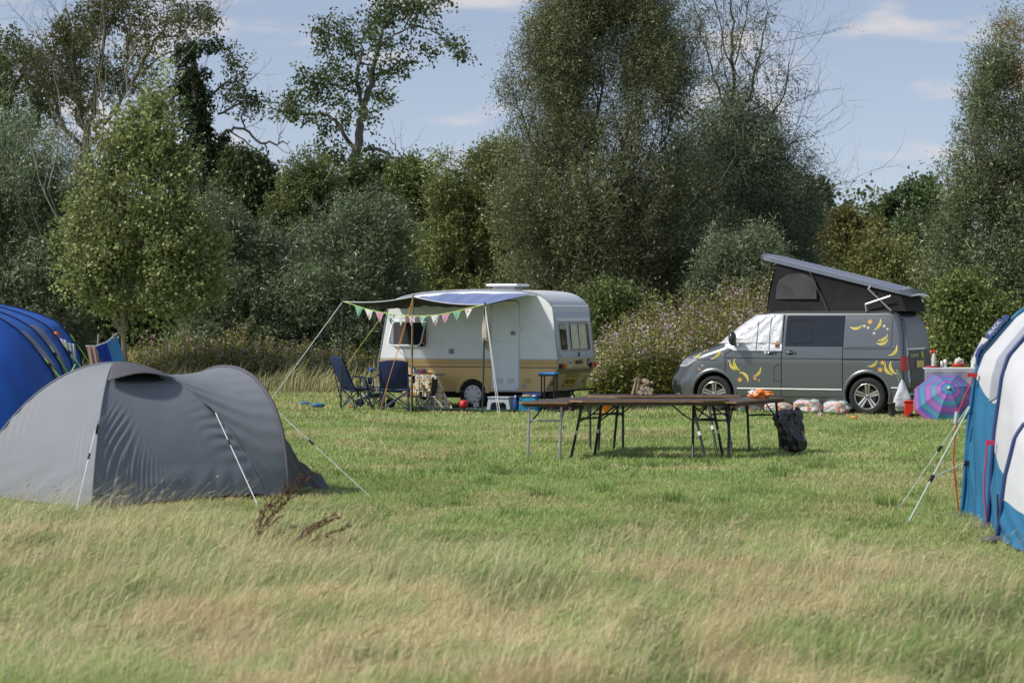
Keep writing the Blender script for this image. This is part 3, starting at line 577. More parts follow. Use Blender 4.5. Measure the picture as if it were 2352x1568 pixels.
# ---- flowering balsam: stems, leaves, pink flowers (one mass)
def balsam(name, label, Y, rows, n, dY, fl, seedv, hs=1.0):
    """rows: (px, top_py) silhouette line; plants fill from ground to the line"""
    rows = sorted(rows); q = n
    u = RNG.random(q); px = rows[0][0] + u * (rows[-1][0] - rows[0][0]); dep = RNG.random(q) ** 1.3 * dY
    top = np.interp(px, [r[0] for r in rows], [r[1] for r in rows]) + RNG.normal(0, 9, q)
    yy = Y + dep; x = (px - CX) / F * yy; zt = np.maximum(H - (top - HY) / F * (Y + dY), .5) * (1 - .42 * (1 - dep / dY)) * hs * RNG.uniform(.78, 1.08, q) * (.86 + .28 * vnoise(np.stack([x * 1.6, yy * 1.6, x * 0], -1), 90))
    base = np.stack([x, yy, np.zeros(q)], 1); tip = base + np.stack([RNG.normal(0, .06, q), RNG.normal(0, .06, q), zt], 1)
    # stems (thin crossed quads)
    wv = np.stack([np.full(q, .008), np.zeros(q), np.zeros(q)], 1)
    V = [np.stack([base - wv, base + wv, tip + wv * .4, tip - wv * .4], 1).reshape(-1, 3)]; Cc = [np.repeat(np.array([[.14, .09, .045]]) * RNG.uniform(.6, 1.3, (q, 1)), 4, 0)]
    k = 34; t = np.sort(.12 + .88 * RNG.random((q, k, 1)) ** .8, 1); p = base[:, None] * (1 - t) + tip[:, None] * t
    a = RNG.random((q, k)) * 2 * PI; d = unit(np.stack([np.cos(a), np.sin(a), RNG.normal(.25, .4, (q, k))], 2)); s = RNG.uniform(.07, .15, (q, k, 1)) * (1.25 - .6 * t)
    wd = unit(np.cross(d, RNG.normal(0, .5, (q, k, 3)) + [0, 0, 1.])) * s * .2
    st = p + d * s * .25
    V.append(np.stack([st, st + d * s * .5 + wd, st + d * s, st + d * s * .5 - wd], 2).reshape(-1, 3))
    mxx = RNG.random((q, k, 1)); plant = RNG.random((q, 1, 1)); cl = np.array([.17, .23, .065]) * (1 - plant) + np.array([.32, .34, .10]) * plant
    yl = RNG.random((q, k, 1)) < .05; cl = np.where(yl, np.array([.42, .34, .06]), cl * (.65 + .7 * mxx))
    Cc.append(np.repeat(cl.reshape(-1, 3), 4, 0))
    # flowers
    kf = fl; has = (RNG.random((q, 1)) < .5); t = .72 + .3 * RNG.random((q, kf, 1)) * has[..., None]
    p = base[:, None] * (1 - t) + tip[:, None] * t + RNG.normal(0, .05, (q, kf, 3)); ok = (has & (RNG.random((q, kf)) < .8)).ravel()
    d = unit(RNG.normal(0, 1, (q, kf, 3))); wd = unit(np.cross(d, RNG.normal(0, 1, (q, kf, 3)))) * .016; d = d * .035
    Vf = np.stack([p - d, p + wd, p + d, p - wd], 2).reshape(-1, 4, 3)[ok].reshape(-1, 3)
    pk = RNG.random((q, 1, 1)); cf = np.array([.62, .40, .55]) * (1 - pk) + np.array([.78, .62, .68]) * pk; cf = np.where(RNG.random((q, kf, 1)) < .18, np.array([.42, .25, .14]), cf * RNG.uniform(.7, 1.1, (q, kf, 1)))
    V.append(Vf); Cc.append(np.repeat(cf.reshape(-1, 3)[ok], 4, 0))
    V = np.concatenate(V); Cc = np.concatenate(Cc)
    V[:, 2] = np.maximum(V[:, 2], .01)
    return tag(np_mesh(name, V, np.arange(len(V)).reshape(-1, 4), Cc, LM), label, 'wild flowers', kind='stuff')
balsam('flowering_balsam', 'tall pink-flowered balsam thicket behind the front half of the camper van', 50.5, [(1362,800),(1395,735),(1450,705),(1540,672),(1600,655),(1650,640),(1720,632),(1800,625),(1870,650)], 1900, 5.5, 9, 1)
balsam('flowering_balsam', 'pink-flowered balsam along the hedge foot left of the caravan', 57.5, [(285,790),(330,765),(420,770),(520,752),(600,760),(680,778),(760,800),(900,805),(960,815)], 1500, 3.0, 7, 2)
balsam('flowering_balsam', 'sparse pink balsam and weeds behind the rear of the van', 50, [(2100,720),(2140,700),(2200,715),(2260,735),(2330,760),(2420,760)], 420, 3, 6, 3)
# ------------------------------------------------------------------ caravan
white = mat('white_enamel', (.76, .80, .84), .35, var=.04, scale=3)
alu = mat('aluminium_trim', (.55, .57, .6), .35, metal=.7, var=.1)
rubber = mat('black_rubber', (.018, .018, .02), .75, var=.3, scale=20, bump=.2)
blackp = mat('black_plastic', (.02, .021, .024), .5, var=.2)
darkint = mat('dark_interior', (.008, .008, .01), .9, var=.1)
redlens = mat('red_lens', (.45, .02, .015), .2, var=.25, scale=30, coat=.6)
orangelens = mat('orange_lens', (.75, .18, .02), .25, var=.1)
curtain_o = mat('orange_curtain', (.42, .20, .09), .9, var=.3, scale=18)
lace = mat('lace_curtain', (.80, .76, .62), .9, var=.25, scale=26, bump=.6, bscale=40)
def glassmat(name, col, fac=.5):
    m, nt, out = nodes(name); N = nt.nodes.new; L = nt.links.new
    b = N('ShaderNodeBsdfPrincipled'); b.inputs['Base Color'].default_value = (*col, 1); b.inputs['Roughness'].default_value = .06; b.inputs['Coat Weight'].default_value = .5
    nz = N('ShaderNodeTexNoise'); nz.inputs['Scale'].default_value = 1.5; bp = N('ShaderNodeBump'); bp.inputs['Strength'].default_value = .06
    L(nz.outputs[0], bp.inputs['Height']); L(bp.outputs[0], b.inputs['Normal'])
    t = N('ShaderNodeBsdfTransparent'); t.inputs[0].default_value = (.7, .74, .76, 1)
    ms = N('ShaderNodeMixShader'); ms.inputs[0].default_value = fac; L(t.outputs[0], ms.inputs[1]); L(b.outputs[0], ms.inputs[2]); L(ms.outputs[0], out.inputs[0])
    return m
tint = glassmat('tinted_acrylic', (.05, .055, .06), .55)
darkglass = glassmat('dark_glass', (.012, .016, .02), .93)
def band_material():
    m, nt, out = nodes('caravan_cladding'); N = nt.nodes.new; L = nt.links.new
    b = N('ShaderNodeBsdfPrincipled'); b.inputs['Roughness'].default_value = .38
    tc = N('ShaderNodeTexCoord'); sp = N('ShaderNodeSeparateXYZ'); L(tc.outputs['Object'], sp.inputs[0])
    def step(lo, hi):
        a = N('ShaderNodeMath'); a.operation = 'GREATER_THAN'; a.inputs[1].default_value = lo; L(sp.outputs[2], a.inputs[0])
        c = N('ShaderNodeMath'); c.operation = 'LESS_THAN'; c.inputs[1].default_value = hi; L(sp.outputs[2], c.inputs[0])
        d = N('ShaderNodeMath'); d.operation = 'MULTIPLY'; L(a.outputs[0], d.inputs[0]); L(c.outputs[0], d.inputs[1]); return d.outputs[0]
    def mixc(prev, fac, col):
        x = N('ShaderNodeMix'); x.data_type = 'RGBA'; L(fac, x.inputs[0])
        if isinstance(prev, tuple): x.inputs[6].default_value = prev
        else: L(prev, x.inputs[6])
        x.inputs[7].default_value = col; return x.outputs[2]
    c = mixc((.82, .86, .89, 1), step(-1, .962), (.76, .53, .23, 1))
    c = mixc(c, step(.83, .962), (.66, .45, .18, 1))
    c = mixc(c, step(.900, .907), (.16, .11, .06, 1)); c = mixc(c, step(.810, .826), (.09, .06, .045, 1)); c = mixc(c, step(.957, .965), (.2, .15, .08, 1))
    c = mixc(c, step(.972, .985), (.5, .52, .52, 1))
    nz = N('ShaderNodeTexNoise'); nz.inputs['Scale'].default_value = 2.5; nz.inputs['Detail'].default_value = 6; L(tc.outputs['Object'], nz.inputs[0])
    rr = N('ShaderNodeMapRange'); rr.inputs[3].default_value = .82; rr.inputs[4].default_value = 1.1; L(nz.outputs[0], rr.inputs[0])
    mm = N('ShaderNodeMix'); mm.data_type = 'RGBA'; mm.blend_type = 'MULTIPLY'; mm.inputs[0].default_value = 1; L(c, mm.inputs[6]); L(rr.outputs[0], mm.inputs[7])
    L(mm.outputs[2], b.inputs['Base Color'])
    wv = N('ShaderNodeMath'); wv.operation = 'MULTIPLY'; wv.inputs[1].default_value = 2 * PI / .048; L(sp.outputs[2], wv.inputs[0])
    sn = N('ShaderNodeMath'); sn.operation = 'SINE'; L(wv.outputs[0], sn.inputs[0]); pw = N('ShaderNodeMath'); pw.operation = 'ABSOLUTE'; L(sn.outputs[0], pw.inputs[0])
    p2 = N('ShaderNodeMath'); p2.operation = 'POWER'; p2.inputs[1].default_value = .35; L(pw.outputs[0], p2.inputs[0])
    up = N('ShaderNodeMath'); up.operation = 'GREATER_THAN'; up.inputs[1].default_value = .99; L(sp.outputs[2], up.inputs[0])
    mu = N('ShaderNodeMath'); mu.operation = 'MULTIPLY'; L(p2.outputs[0], mu.inputs[0]); L(up.outputs[0], mu.inputs[1])
    bp = N('ShaderNodeBump'); bp.inputs['Strength'].default_value = .55; bp.inputs['Distance'].default_value = .004; L(mu.outputs[0], bp.inputs['Height']); L(bp.outputs[0], b.inputs['Normal'])
    L(b.outputs[0], out.inputs[0]); return m
clad = band_material()
roofm = mat('caravan_roof_paint', (.62, .67, .72), .45, var=.08, scale=4)
rear_shade = mat('caravan_rear_shaded', (.52, .58, .70), .4, var=.06, scale=4)  # shade on the rear face put in as a darker, bluish colour
rearlow = mat('caravan_rear_lower_paint', (.58, .50, .30), .45, var=.18, scale=5)
cv = thing('caravan', 'small cream and white vintage caravan with a mustard lower band behind the camping chairs', 'caravan', (-2.59, 46.93, 0), rad(-22.5))
CW = 1.95
prof = [(.205,.34),(3.49,.36),(3.744,.82),(3.744,.99),(3.647,1.895),(3.60,2.01),(3.50,2.125),(3.293,2.236),(2.876,2.290),(2.0,2.309),(1.125,2.27),(.718,2.221),(.42,2.15),(.26,2.06),(.171,1.943),(-.015,.974),(-.04,.857)]
def smoothprof(p):
    out = []
    for i, a in enumerate(p):
        out.append(a)
        if 4 <= i < 14:
            q0, q1, q2, q3 = p[i-1], p[i], p[i+1], p[(i+2) % len(p)]
            for t in (.33, .66):
                f = lambda k: .5 * (2*q1[k] + (q2[k]-q0[k])*t + (2*q0[k]-5*q1[k]+4*q2[k]-q3[k])*t*t + (3*q1[k]-q0[k]-3*q2[k]+q3[k])*t**3)
                out.append((f(0), f(1)))
    return out
prof2 = smoothprof(prof); npf = len(prof2)
b = MB(); vs = [(x, y, z) for y in (0, CW) for x, z in prof2]; b.add(vs, [tuple(range(npf)), tuple(range(2*npf-1, npf-1, -1))])
for i in range(npf):
    j = (i + 1) % npf; (x0, z0), (x1, z1) = prof2[i], prof2[j]; mz = (z0 + z1) / 2
    b.m = 0 if i == 0 and False else (4 if mz < .4 and i == 0 else (1 if mz > 1.9 else (3 if (x0 + x1) / 2 > 2 and mz < .95 else (2 if (x0+x1)/2 > 2 else 0))))
    b.add([(x0, 0, z0), (x1, 0, z1), (x1, CW, z1), (x0, CW, z0)], [(0, 1, 2, 3)])
body = b.build('body', [clad, roofm, rear_shade, rearlow, darkint], cv)
bm = bmesh.new(); bm.from_mesh(body.data); bmesh.ops.remove_doubles(bm, verts=bm.verts, dist=1e-4); bmesh.ops.recalc_face_normals(bm, faces=bm.faces); bm.to_mesh(body.data); bm.free()
def cutter(fn, parent):
    c = MB(); fn(c); return c.build('cutter', darkint, parent)
RY = Matrix.Rotation(PI / 2, 4, 'X')        # local z -> -y ... axis along y
def cyl_y(c, x, z, y0, y1, r, n=40): c.lathe([(r, -y1), (r, -y0)], Matrix.Translation((x, 0, z)) @ RY, n)
cs = [cutter(lambda c: cyl_y(c, 1.99, .30, -.1, .28, .285), cv), cutter(lambda c: cyl_y(c, 1.99, .30, CW - .28, CW + .1, .285), cv),
      cutter(lambda c: c.box((.66, .1, 1.44), (.70, .5, .46)), cv)]
cut(body, cs)
# rounded rectangle helper in any plane
def rrect(x0, x1, z0, z1, r, n=5):
    out = []
    for cx, cz, a0 in ((x1 - r, z0 + r, -PI / 2), (x1 - r, z1 - r, 0), (x0 + r, z1 - r, PI / 2), (x0 + r, z0 + r, PI)):
        for i in range(n + 1): a = a0 + PI / 2 * i / n; out.append((cx + r * math.cos(a), cz + r * math.sin(a)))
    return out
def loop_tube(mb, pts, r, n=6):
    mb.tube([Vector(p) for p in pts] + [Vector(pts[0])], r, n, caps=False)
# edge trims
for y in (-.004, CW + .004):
    b = MB(); loop_tube(b, [(x, y, z) for x, z in prof2], .011); b.build('edge_trim', mat('trim_grey', (.38, .39, .40), .45, metal=.4), cv, smooth=True)
b = MB(); b.prism(rrect(1.6, 2.38, 0, 1, .1), 0, .01, lambda u, v, t: Vector((u, -t, v)))
# wheel arch trim
def arch(mb, ri, ro, cx, cz, sx, sz, y0, y1, bx=1):
    n = 28; P = []
    for k in range(n + 1):
        a = PI * k / n; P.append((math.cos(a), math.sin(a)))
    vs = []
    for c_, s_ in P:
        for r_, y in ((ri, y1), (ri, y0), (ro, y0), (ro, y1)): vs.append((cx + c_ * (r_ + sx), y, cz + s_ * (r_ + sz)))
    fs = [(i*4+j, i*4+(j+1)%4, (i+1)*4+(j+1)%4, (i+1)*4+j) for i in range(n) for j in range(4)] + [(0,1,2,3), (n*4+3, n*4+2, n*4+1, n*4)]
    mb.add(vs, fs)
yel = mat('mustard_enamel', (.76, .56, .24), .35, var=.06)
b = MB(); arch(b, .28, .355, 1.99, .325, 0, -.01, -.045, .02); b.build('wheel_arch', yel, cv, bevel=.012)
def wheel(parent, x, y, z, r, w, rimr, style, name='wheel', out=-1):
    t = MB(); M_ = Matrix.Translation((x, y, z)) @ RY   # +z of lathe -> -y (outward)
    t.lathe([(rimr*.98, -w/2), (r*.93, -w/2), (r, -w*.36), (r, w*.36), (r*.965, w*.46), (r*.90, w/2), (rimr*1.02, w/2+.002), (rimr*.98, w*.44)], M_, 44, False)
    wh = t.build(name, rubber, parent, smooth=True)
    return wh, M_
wh, M_ = wheel(cv, 1.99, .075, .292, .287, .17, .182, 'cap')
b = MB(); b.lathe([(.18, .07), (.178, .088), (.165, .098), (.12, .106), (.06, .104), (.05, .112), (.03, .114), (0.001, .115)], M_, 40, False); b.m = 1
for k in range(9):
    a = 2 * PI * k / 9 + .2; R = Matrix.Rotation(a, 4, 'Z')
    b.add([M_ @ R @ Vector(p) for p in ((.128, -.014, .1075), (.152, -.02, .1035), (.152, .02, .1035), (.128, .014, .1075))], [(0, 1, 2, 3)])
b.build('hubcap', [mat('hubcap_white', (.72, .74, .74), .4, var=.05), darkint], wh)
wheel(cv, 1.99, CW - .075, .292, .287, .17, .182, 'cap')
b = MB(); b.box((1.9, .98, .27), (3.0, 1.2, .12)); b.tube([(1.99, .2, .29), (1.99, 1.75, .29)], .03); b.tube([(.3, .7, .3), (-1.0, .97, .36)], .035); b.tube([(.3, 1.25, .3), (-1.0, .97, .36)], .035); b.tube([(-.95,.97,.42),(-.95,.97,.06)], .025)
b.build('chassis', blackp, cv)
for y in (.35, 1.55):
    b = MB(); b.tube([(3.42, y, .34), (3.62, y - .05, .04)], .018); b.tube([(3.95, y, .38), (3.62, y - .05, .04)], .014); b.tube([(3.35, y, .34), (3.95, y, .38)], .016); b.box((3.62, y - .05, .02), (.14, .1, .02)); b.build('corner_steady', blackp, cv)
# door
dz0, dz1, dx0, dx1 = .385, 2.085, 2.395, 2.945
b = MB(); b.prism(rrect(dx0 - .02, dx1 + .02, dz0 - .02, dz1 + .02, .09), 0, .006, lambda u, v, t: Vector((u, -t, v))); fr = b.build('door_frame', alu, cv)
b = MB(); b.prism(rrect(dx0, dx1, dz0, dz1, .08), .006, .022, lambda u, v, t: Vector((u, -t, v))); dr = b.build('door', mat('door_white', (.80, .85, .90), .4, var=.05, scale=2), cv, bevel=.004)
b = MB(); b.box((2.67, -.023, 1.32), (.53, .004, .005)); b.build('seam', alu, dr)
b = MB(); b.box((2.835, -.03, 1.475), (.09, .02, .07)); b.box((2.855, -.045, 1.475), (.06, .02, .02)); b.build('handle', mat('grey_metal', (.25, .26, .28), .4, metal=.6), dr, bevel=.004)
b = MB(); b.box((2.90, -.035, 1.565), (.19, .03, .085)); b.tube([(2.90, -.03, 1.6), (2.90, -.03, 1.75), (2.84, -.03, 1.75)], .006); b.build('door_catch', white, dr, bevel=.006)
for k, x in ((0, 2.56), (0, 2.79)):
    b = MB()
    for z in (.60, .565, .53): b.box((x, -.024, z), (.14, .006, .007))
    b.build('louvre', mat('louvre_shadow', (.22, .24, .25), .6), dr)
b = MB()
for z in (.60, .565, .53): b.box((3.13, -.004, z), (.14, .008, .007))
b.build('louvre', mat('louvre_brown', (.25, .19, .1), .6), cv)
b = MB(); b.box((3.06, -.003, .46), (.09, .006, .075)); b.build('data_plate', mat('plate_grey', (.45, .45, .42), .5, var=.3, scale=90), cv)
b = MB(); b.box((1.535, -.012, 1.12), (.095, .024, .095))
for k in range(4): b.box((1.535, -.026, 1.09 + k * .02), (.08, .006, .006))
b.build('fridge_vent', mat('vent_grey', (.30, .33, .38), .5), cv, bevel=.004)
b = MB(); b.box((1.875, -.012, 1.70), (.05, .024, .012)); b.tube([(1.86,-.01,1.7),(1.86,-.03,1.67)], .005); b.build('awning_hook', alu, cv)
# awning rail over door
b = MB(); b.tube([(.36, -.012, 2.07), (.9, -.012, 2.19), (2.0, -.012, 2.25), (3.0, -.012, 2.22)], .010); b.build('awning_rail', alu, cv)
# front side window : recess, frame, curtains, open sash
wf = MB(); pts = rrect(.30, 1.02, 1.20, 1.68, .06)
loop_tube(wf, [(x, -.008, z) for x, z in pts], .018); win = wf.build('window', mat('window_frame_white', (.6, .63, .64), .4), cv, smooth=True)
b = MB(); b.grid(lambda u, v: (.315 + .15 * u, .06 + .015 * math.sin(u * 30), 1.22 + .45 * v), 20, 4); b.build('curtain', curtain_o, win, smooth=True)
b = MB(); b.grid(lambda u, v: (.90 + .11 * u, .05 + .015 * math.sin(u * 26), 1.22 + .45 * v), 16, 4); b.build('curtain', curtain_o, win, smooth=True)
b = MB(); sp_ = [(x, -.03 - (1.70 - z) * .50, 1.70 - (1.70 - z) * .93) for x, z in rrect(.30, 1.00, 1.20, 1.69, .07)]
loop_tube(b, sp_, .014); sash = b.build('sash', white, win, smooth=True)
b = MB(); b.add(sp_, [tuple(range(len(sp_)))]); b.build('pane', tint, win)
b = MB(); b.box((.66, -.012, 1.715), (.80, .03, .028)); b.build('gutter', white, win, bevel=.006)
for sx_ in (.33, .99):
    b = MB(); b.tube([(sx_, 0, 1.22), (sx_, -.22, 1.30)], .006); b.build('stay', alu, win)
# rear face
def rx_(z):
    if z > .99: return 3.744 - (z - .99) / .905 * .097
    if z > .82: return 3.744
    return 3.744 - (.82 - z) / .46 * .254
def rear(y, z, o): return Vector((rx_(z) + o, y, z))
def rear_panel(name, y0, y1, z0, z1, o0, o1, m, parent, r=.05, bevel=.004):
    b = MB(); b.prism(rrect(y0, y1, z0, z1, r), o0, o1, lambda u, v, t: rear(u, v, t)); return b.build(name, m, parent, bevel=bevel)
rp = rear_panel('rear_window_surround', .06, 1.89, 1.03, 1.86, 0, .012, rear_shade, cv, .12)
rear_panel('window_header', .10, 1.80, 1.70, 1.765, .012, .05, white, rp, .02)
for (y0, y1, nmm) in ((.14, .56, 'small'), (.68, 1.78, 'large')):
    fw = rear_panel('rear_window', y0, y1, 1.12, 1.69, .012, .022, alu, cv, .06)
    rear_panel('pane', y0 + .035, y1 - .035, 1.155, 1.655, .022, .026, darkglass if nmm == 'small' else mat('pane_backing', (.05, .055, .05), .2, coat=.5), fw, .04, 0)
    if nmm == 'large':
        for a0, a1 in ((.74, 1.12), (1.16, 1.56)):
            b = MB(); b.grid(lambda u, v: rear(a0 + (a1 - a0) * u, 1.165 + .48 * v, .032 + .008 * math.sin(u * 34 + v)), 40, 6); b.build('curtain', lace, fw, smooth=True)
    else:
        b = MB(); b.box(rear(.35, 1.60, .03), (.008, .32, .10)); b.build('catch_panel', alu, fw)
b = MB(); b.box(rear(1.10, 1.06, .02), (.02, .07, .07)); b.build('lock', mat('lock_black', (.06, .06, .07), .4), cv)
for y in (.07, 1.88):
    b = MB(); b.tube([rear(y, 1.00, .0), rear(y, 1.01, .05), rear(y, 1.16, .05), rear(y, 1.17, 0)], .009); b.build('grab_handle', alu, cv, smooth=True)
for y, s in ((.20, 1), (1.84, -1)):
    b = MB(); b.box(rear(y, .842, .02), (.05, .27, .095)); lt = b.build('tail_lamp', blackp, cv, bevel=.006)
    b = MB(); b.box(rear(y + .06 * s, .842, .05), (.02, .11, .08)); b.build('lens', orangelens, lt, bevel=.004)
    b = MB(); b.box(rear(y - .055 * s, .842, .05), (.02, .11, .08)); b.build('lens', redlens, lt, bevel=.004)
b = MB()
for k in range(5): b.tube([rear(.02, .775 - k * .018, .004), rear(1.93, .775 - k * .018, .004)], .006, 6)
b.build('moulding', mat('brown_moulding', (.20, .16, .09), .5), cv)
b = MB(); b.box((3.63, .975, .64), (.03, 1.95, .006)); 
pl = rear_panel('plate_surround', .70, 1.36, .44, .70, 0, .012, mat('plate_box', (.38, .29, .10), .5), cv, .02)
np_ = rear_panel('number_plate', .76, 1.27, .46, .60, .012, .020, mat('plate_yellow', (.78, .56, .06), .4, var=.05), cv, .015)
NR = Matrix(((0, .4834, .8754, 0), (1, 0, 0, 0), (0, .8754, -.4834, 0), (0, 0, 0, 1)))    # lower slope: u->y, v->up the slope, n->out
NU = Matrix(((0, -.1066, .9943, 0), (1, 0, 0, 0), (0, .9943, .1066, 0), (0, 0, 0, 1)))
NV = Matrix(((0, 0, 1, 0), (1, 0, 0, 0), (0, 1, 0, 0), (0, 0, 0, 1)))
ink = mat('black_ink', (.012, .012, .014), .5)
text_obj('lettering', 'RE21 FXO', .135, ink, np_, Matrix.Translation(rear(1.015, .53, .024)) @ NR, .002, .80)
st = MB(); st.lathe([(.085, 0), (.085, .004)], Matrix.Translation(rear(.62, .90, .003)) @ NV @ Matrix.Diagonal((.9, .95, 1, 1)), 28); st = st.build('country_sticker', mat('sticker_white', (.8, .82, .82), .4), cv)
text_obj('lettering', 'GB', .10, ink, st, Matrix.Translation(rear(.62, .90, .010)) @ NV, .001, .8)
text_obj('lettering', 'MONZA', .105, ink, cv, Matrix.Translation(rear(1.13, .905, .006)) @ NV, .002, 1.05)
st = MB(); st.lathe([(.075, 0), (.075, .004)], Matrix.Translation(rear(1.64, .90, .003)) @ NV, 28); st = st.build('speed_sticker', mat('sticker_grey', (.05, .05, .055), .4), cv)
text_obj('lettering', '60', .085, mat('sticker_white', (.8, .82, .82)), st, Matrix.Translation(rear(1.64, .90, .010)) @ NV, .001, .9)
for y in (.13, 1.80):
    b = MB(); b.add([rear(y - .08, .49, .012), rear(y + .08, .49, .012), rear(y, .64, .012), rear(y - .08, .49, .0), rear(y + .08, .49, .0), rear(y, .64, .0)], [(0,1,2),(5,4,3),(0,3,4,1),(1,4,5,2),(2,5,3,0)]); b.build('triangle_reflector', redlens, cv)
# roof vent
b = MB(); b.box((2.30, 1.0, 2.335), (.46, .46, .08)); rv = b.build('roof_vent', mat('vent_plastic', (.45, .43, .42), .5), cv)
b = MB(); b.box((2.30, 1.0, 2.405), (.66, .66, .05)); b.build('lid', mat('lid_white', (.80, .83, .86), .35), rv, bevel=.02, seg=3)
# ------------------------------------------------------------------ camper van
paint = mat('grey_metallic_paint', (.13, .145, .155), .32, metal=.55, var=.03, scale=2, coat=1.0, spec=.5)
van = thing('camper_van', 'dark grey camper van with raised pop-up roof and yellow banana stickers', 'camper van', (2.868, 45.31, 0), rad(-24))
RZ = [ # z, xl, xr, half width, front corner length, front corner lateral, rear corner
 (.20,.22,4.56,.90,.50,.50,.14),(.28,.10,4.62,.935,.52,.52,.14),(.36,.04,4.66,.945,.55,.55,.15),(.50,.0,4.71,.95,.58,.55,.15),(.62,.01,4.715,.95,.60,.56,.15),(.70,.06,4.70,.95,.60,.56,.14),
 (.85,.13,4.69,.95,.60,.58,.13),(.95,.19,4.685,.95,.60,.60,.13),(1.03,.27,4.68,.948,.62,.62,.13),(1.09,.36,4.675,.945,.66,.64,.13),(1.15,.50,4.67,.94,.68,.66,.13),(1.20,.66,4.665,.935,.66,.66,.13),(1.25,.83,4.66,.928,.58,.64,.13),
 (1.30,.99,4.655,.918,.45,.60,.13),(1.40,1.12,4.645,.900,.36,.52,.13),(1.50,1.25,4.63,.880,.34,.50,.14),(1.60,1.38,4.61,.858,.32,.48,.14),(1.70,1.52,4.58,.835,.30,.46,.15),(1.80,1.68,4.53,.808,.28,.44,.16),(1.85,1.80,4.49,.79,.27,.42,.17),(1.885,1.93,4.44,.755,.26,.40,.18),(1.905,2.05,4.36,.69,.25,.38,.2)]
def rp_(z):
    z = max(RZ[0][0], min(RZ[-1][0], z))
    for a, b_ in zip(RZ[:-1], RZ[1:]):
        if z <= b_[0]:
            t = (z - a[0]) / (b_[0] - a[0]); return [a[i] + (b_[i] - a[i]) * t for i in range(7)]
    return list(RZ[-1])
def ring(z, o=0, n=10):
    _, xl, xr, hw, rf, rl, rr = rp_(z); pts = []
    hw += o; xl -= o; xr += o
    for i in range(n + 1):      # front near corner : from side to nose
        a = PI / 2 * i / n; pts.append((xl + rf - rf * math.sin(a), .95 - hw + rl * (1 - math.cos(a))))
    for i in range(n + 1):
        a = PI / 2 * (1 - i / n); pts.append((xl + rf - rf * math.sin(a), .95 + hw - rl * (1 - math.cos(a))))
    for k in range(1, 10): pts.append((xl + rf + (xr - rr - xl - rf) * k / 10, .95 + hw))
    for i in range(n + 1):
        a = PI / 2 * i / n; pts.append((xr - rr + rr * math.sin(a), .95 + hw - rr * (1 - math.cos(a))))
    for i in range(n + 1):
        a = PI / 2 * (1 - i / n); pts.append((xr - rr + rr * math.sin(a), .95 - hw + rr * (1 - math.cos(a))))
    for k in range(1, 10): pts.append((xr - rr + (xl + rf - xr + rr) * k / 10, .95 - hw))
    return pts
def sd(x, z, o=0):              # near side surface
    _, xl, xr, hw, rf, rl, rr = rp_(z); y = .95 - hw
    if x < xl + rf: t = min(1, (xl + rf - x) / rf); y += rl * (1 - math.sqrt(max(0, 1 - t * t)))
    if x > xr - rr: t = min(1, (x - xr + rr) / rr); y += rr * (1 - math.sqrt(max(0, 1 - t * t)))
    return Vector((x, y - o, z))
b = MB(); zs = []
for a, c_ in zip(RZ[:-1], RZ[1:]): zs += [a[0], (a[0] + c_[0]) / 2]
zs.append(RZ[-1][0]); R0 = ring(zs[0]); n_ = len(R0); vs = []
for z in zs: vs += [(x, y, z) for x, y in ring(z)]
b.add(vs, [(i*n_+j, i*n_+(j+1)%n_, (i+1)*n_+(j+1)%n_, (i+1)*n_+j) for i in range(len(zs)-1) for j in range(n_)] + [tuple(range(n_))[::-1], tuple((len(zs)-1)*n_+j for j in range(n_))])
vb = b.build('body', [paint, darkint], van)
WXF, WXR, WR = 1.0, 3.95, .345
cs = [cutter(lambda c, x=x, y=y: cyl_y(c, x, .36, y[0], y[1], .405, 48), van) for x in (WXF, WXR) for y in ((-.2, .30), (1.60, 2.1))]
cut(vb, cs); vb.data.shade_smooth()
md = vb.modifiers.new('edges', 'EDGE_SPLIT'); md.split_angle = rad(32)
for x in (WXF, WXR):            # flared arches
    b = MB(); n = 30; vs = []
    for k in range(n + 1):
        a = rad(-14) + (PI + rad(28)) * k / n; c_, s_ = math.cos(a), math.sin(a)
        for r_, o in ((.402, -.03), (.402, .012), (.425, .020), (.455, .012), (.475, -.004)):
            X_, Z_ = x + c_ * r_, .36 + s_ * r_; q = sd(max(.1, X_), max(.21, Z_), o); vs.append((X_, q.y, Z_))
    b.add(vs, [(i*5+j, i*5+j+1, (i+1)*5+j+1, (i+1)*5+j) for i in range(n) for j in range(4)]); b.build('wheel_arch', paint, van, smooth=True)
rimm = mat('alloy_silver', (.58, .58, .56), .28, metal=.85, var=.06)
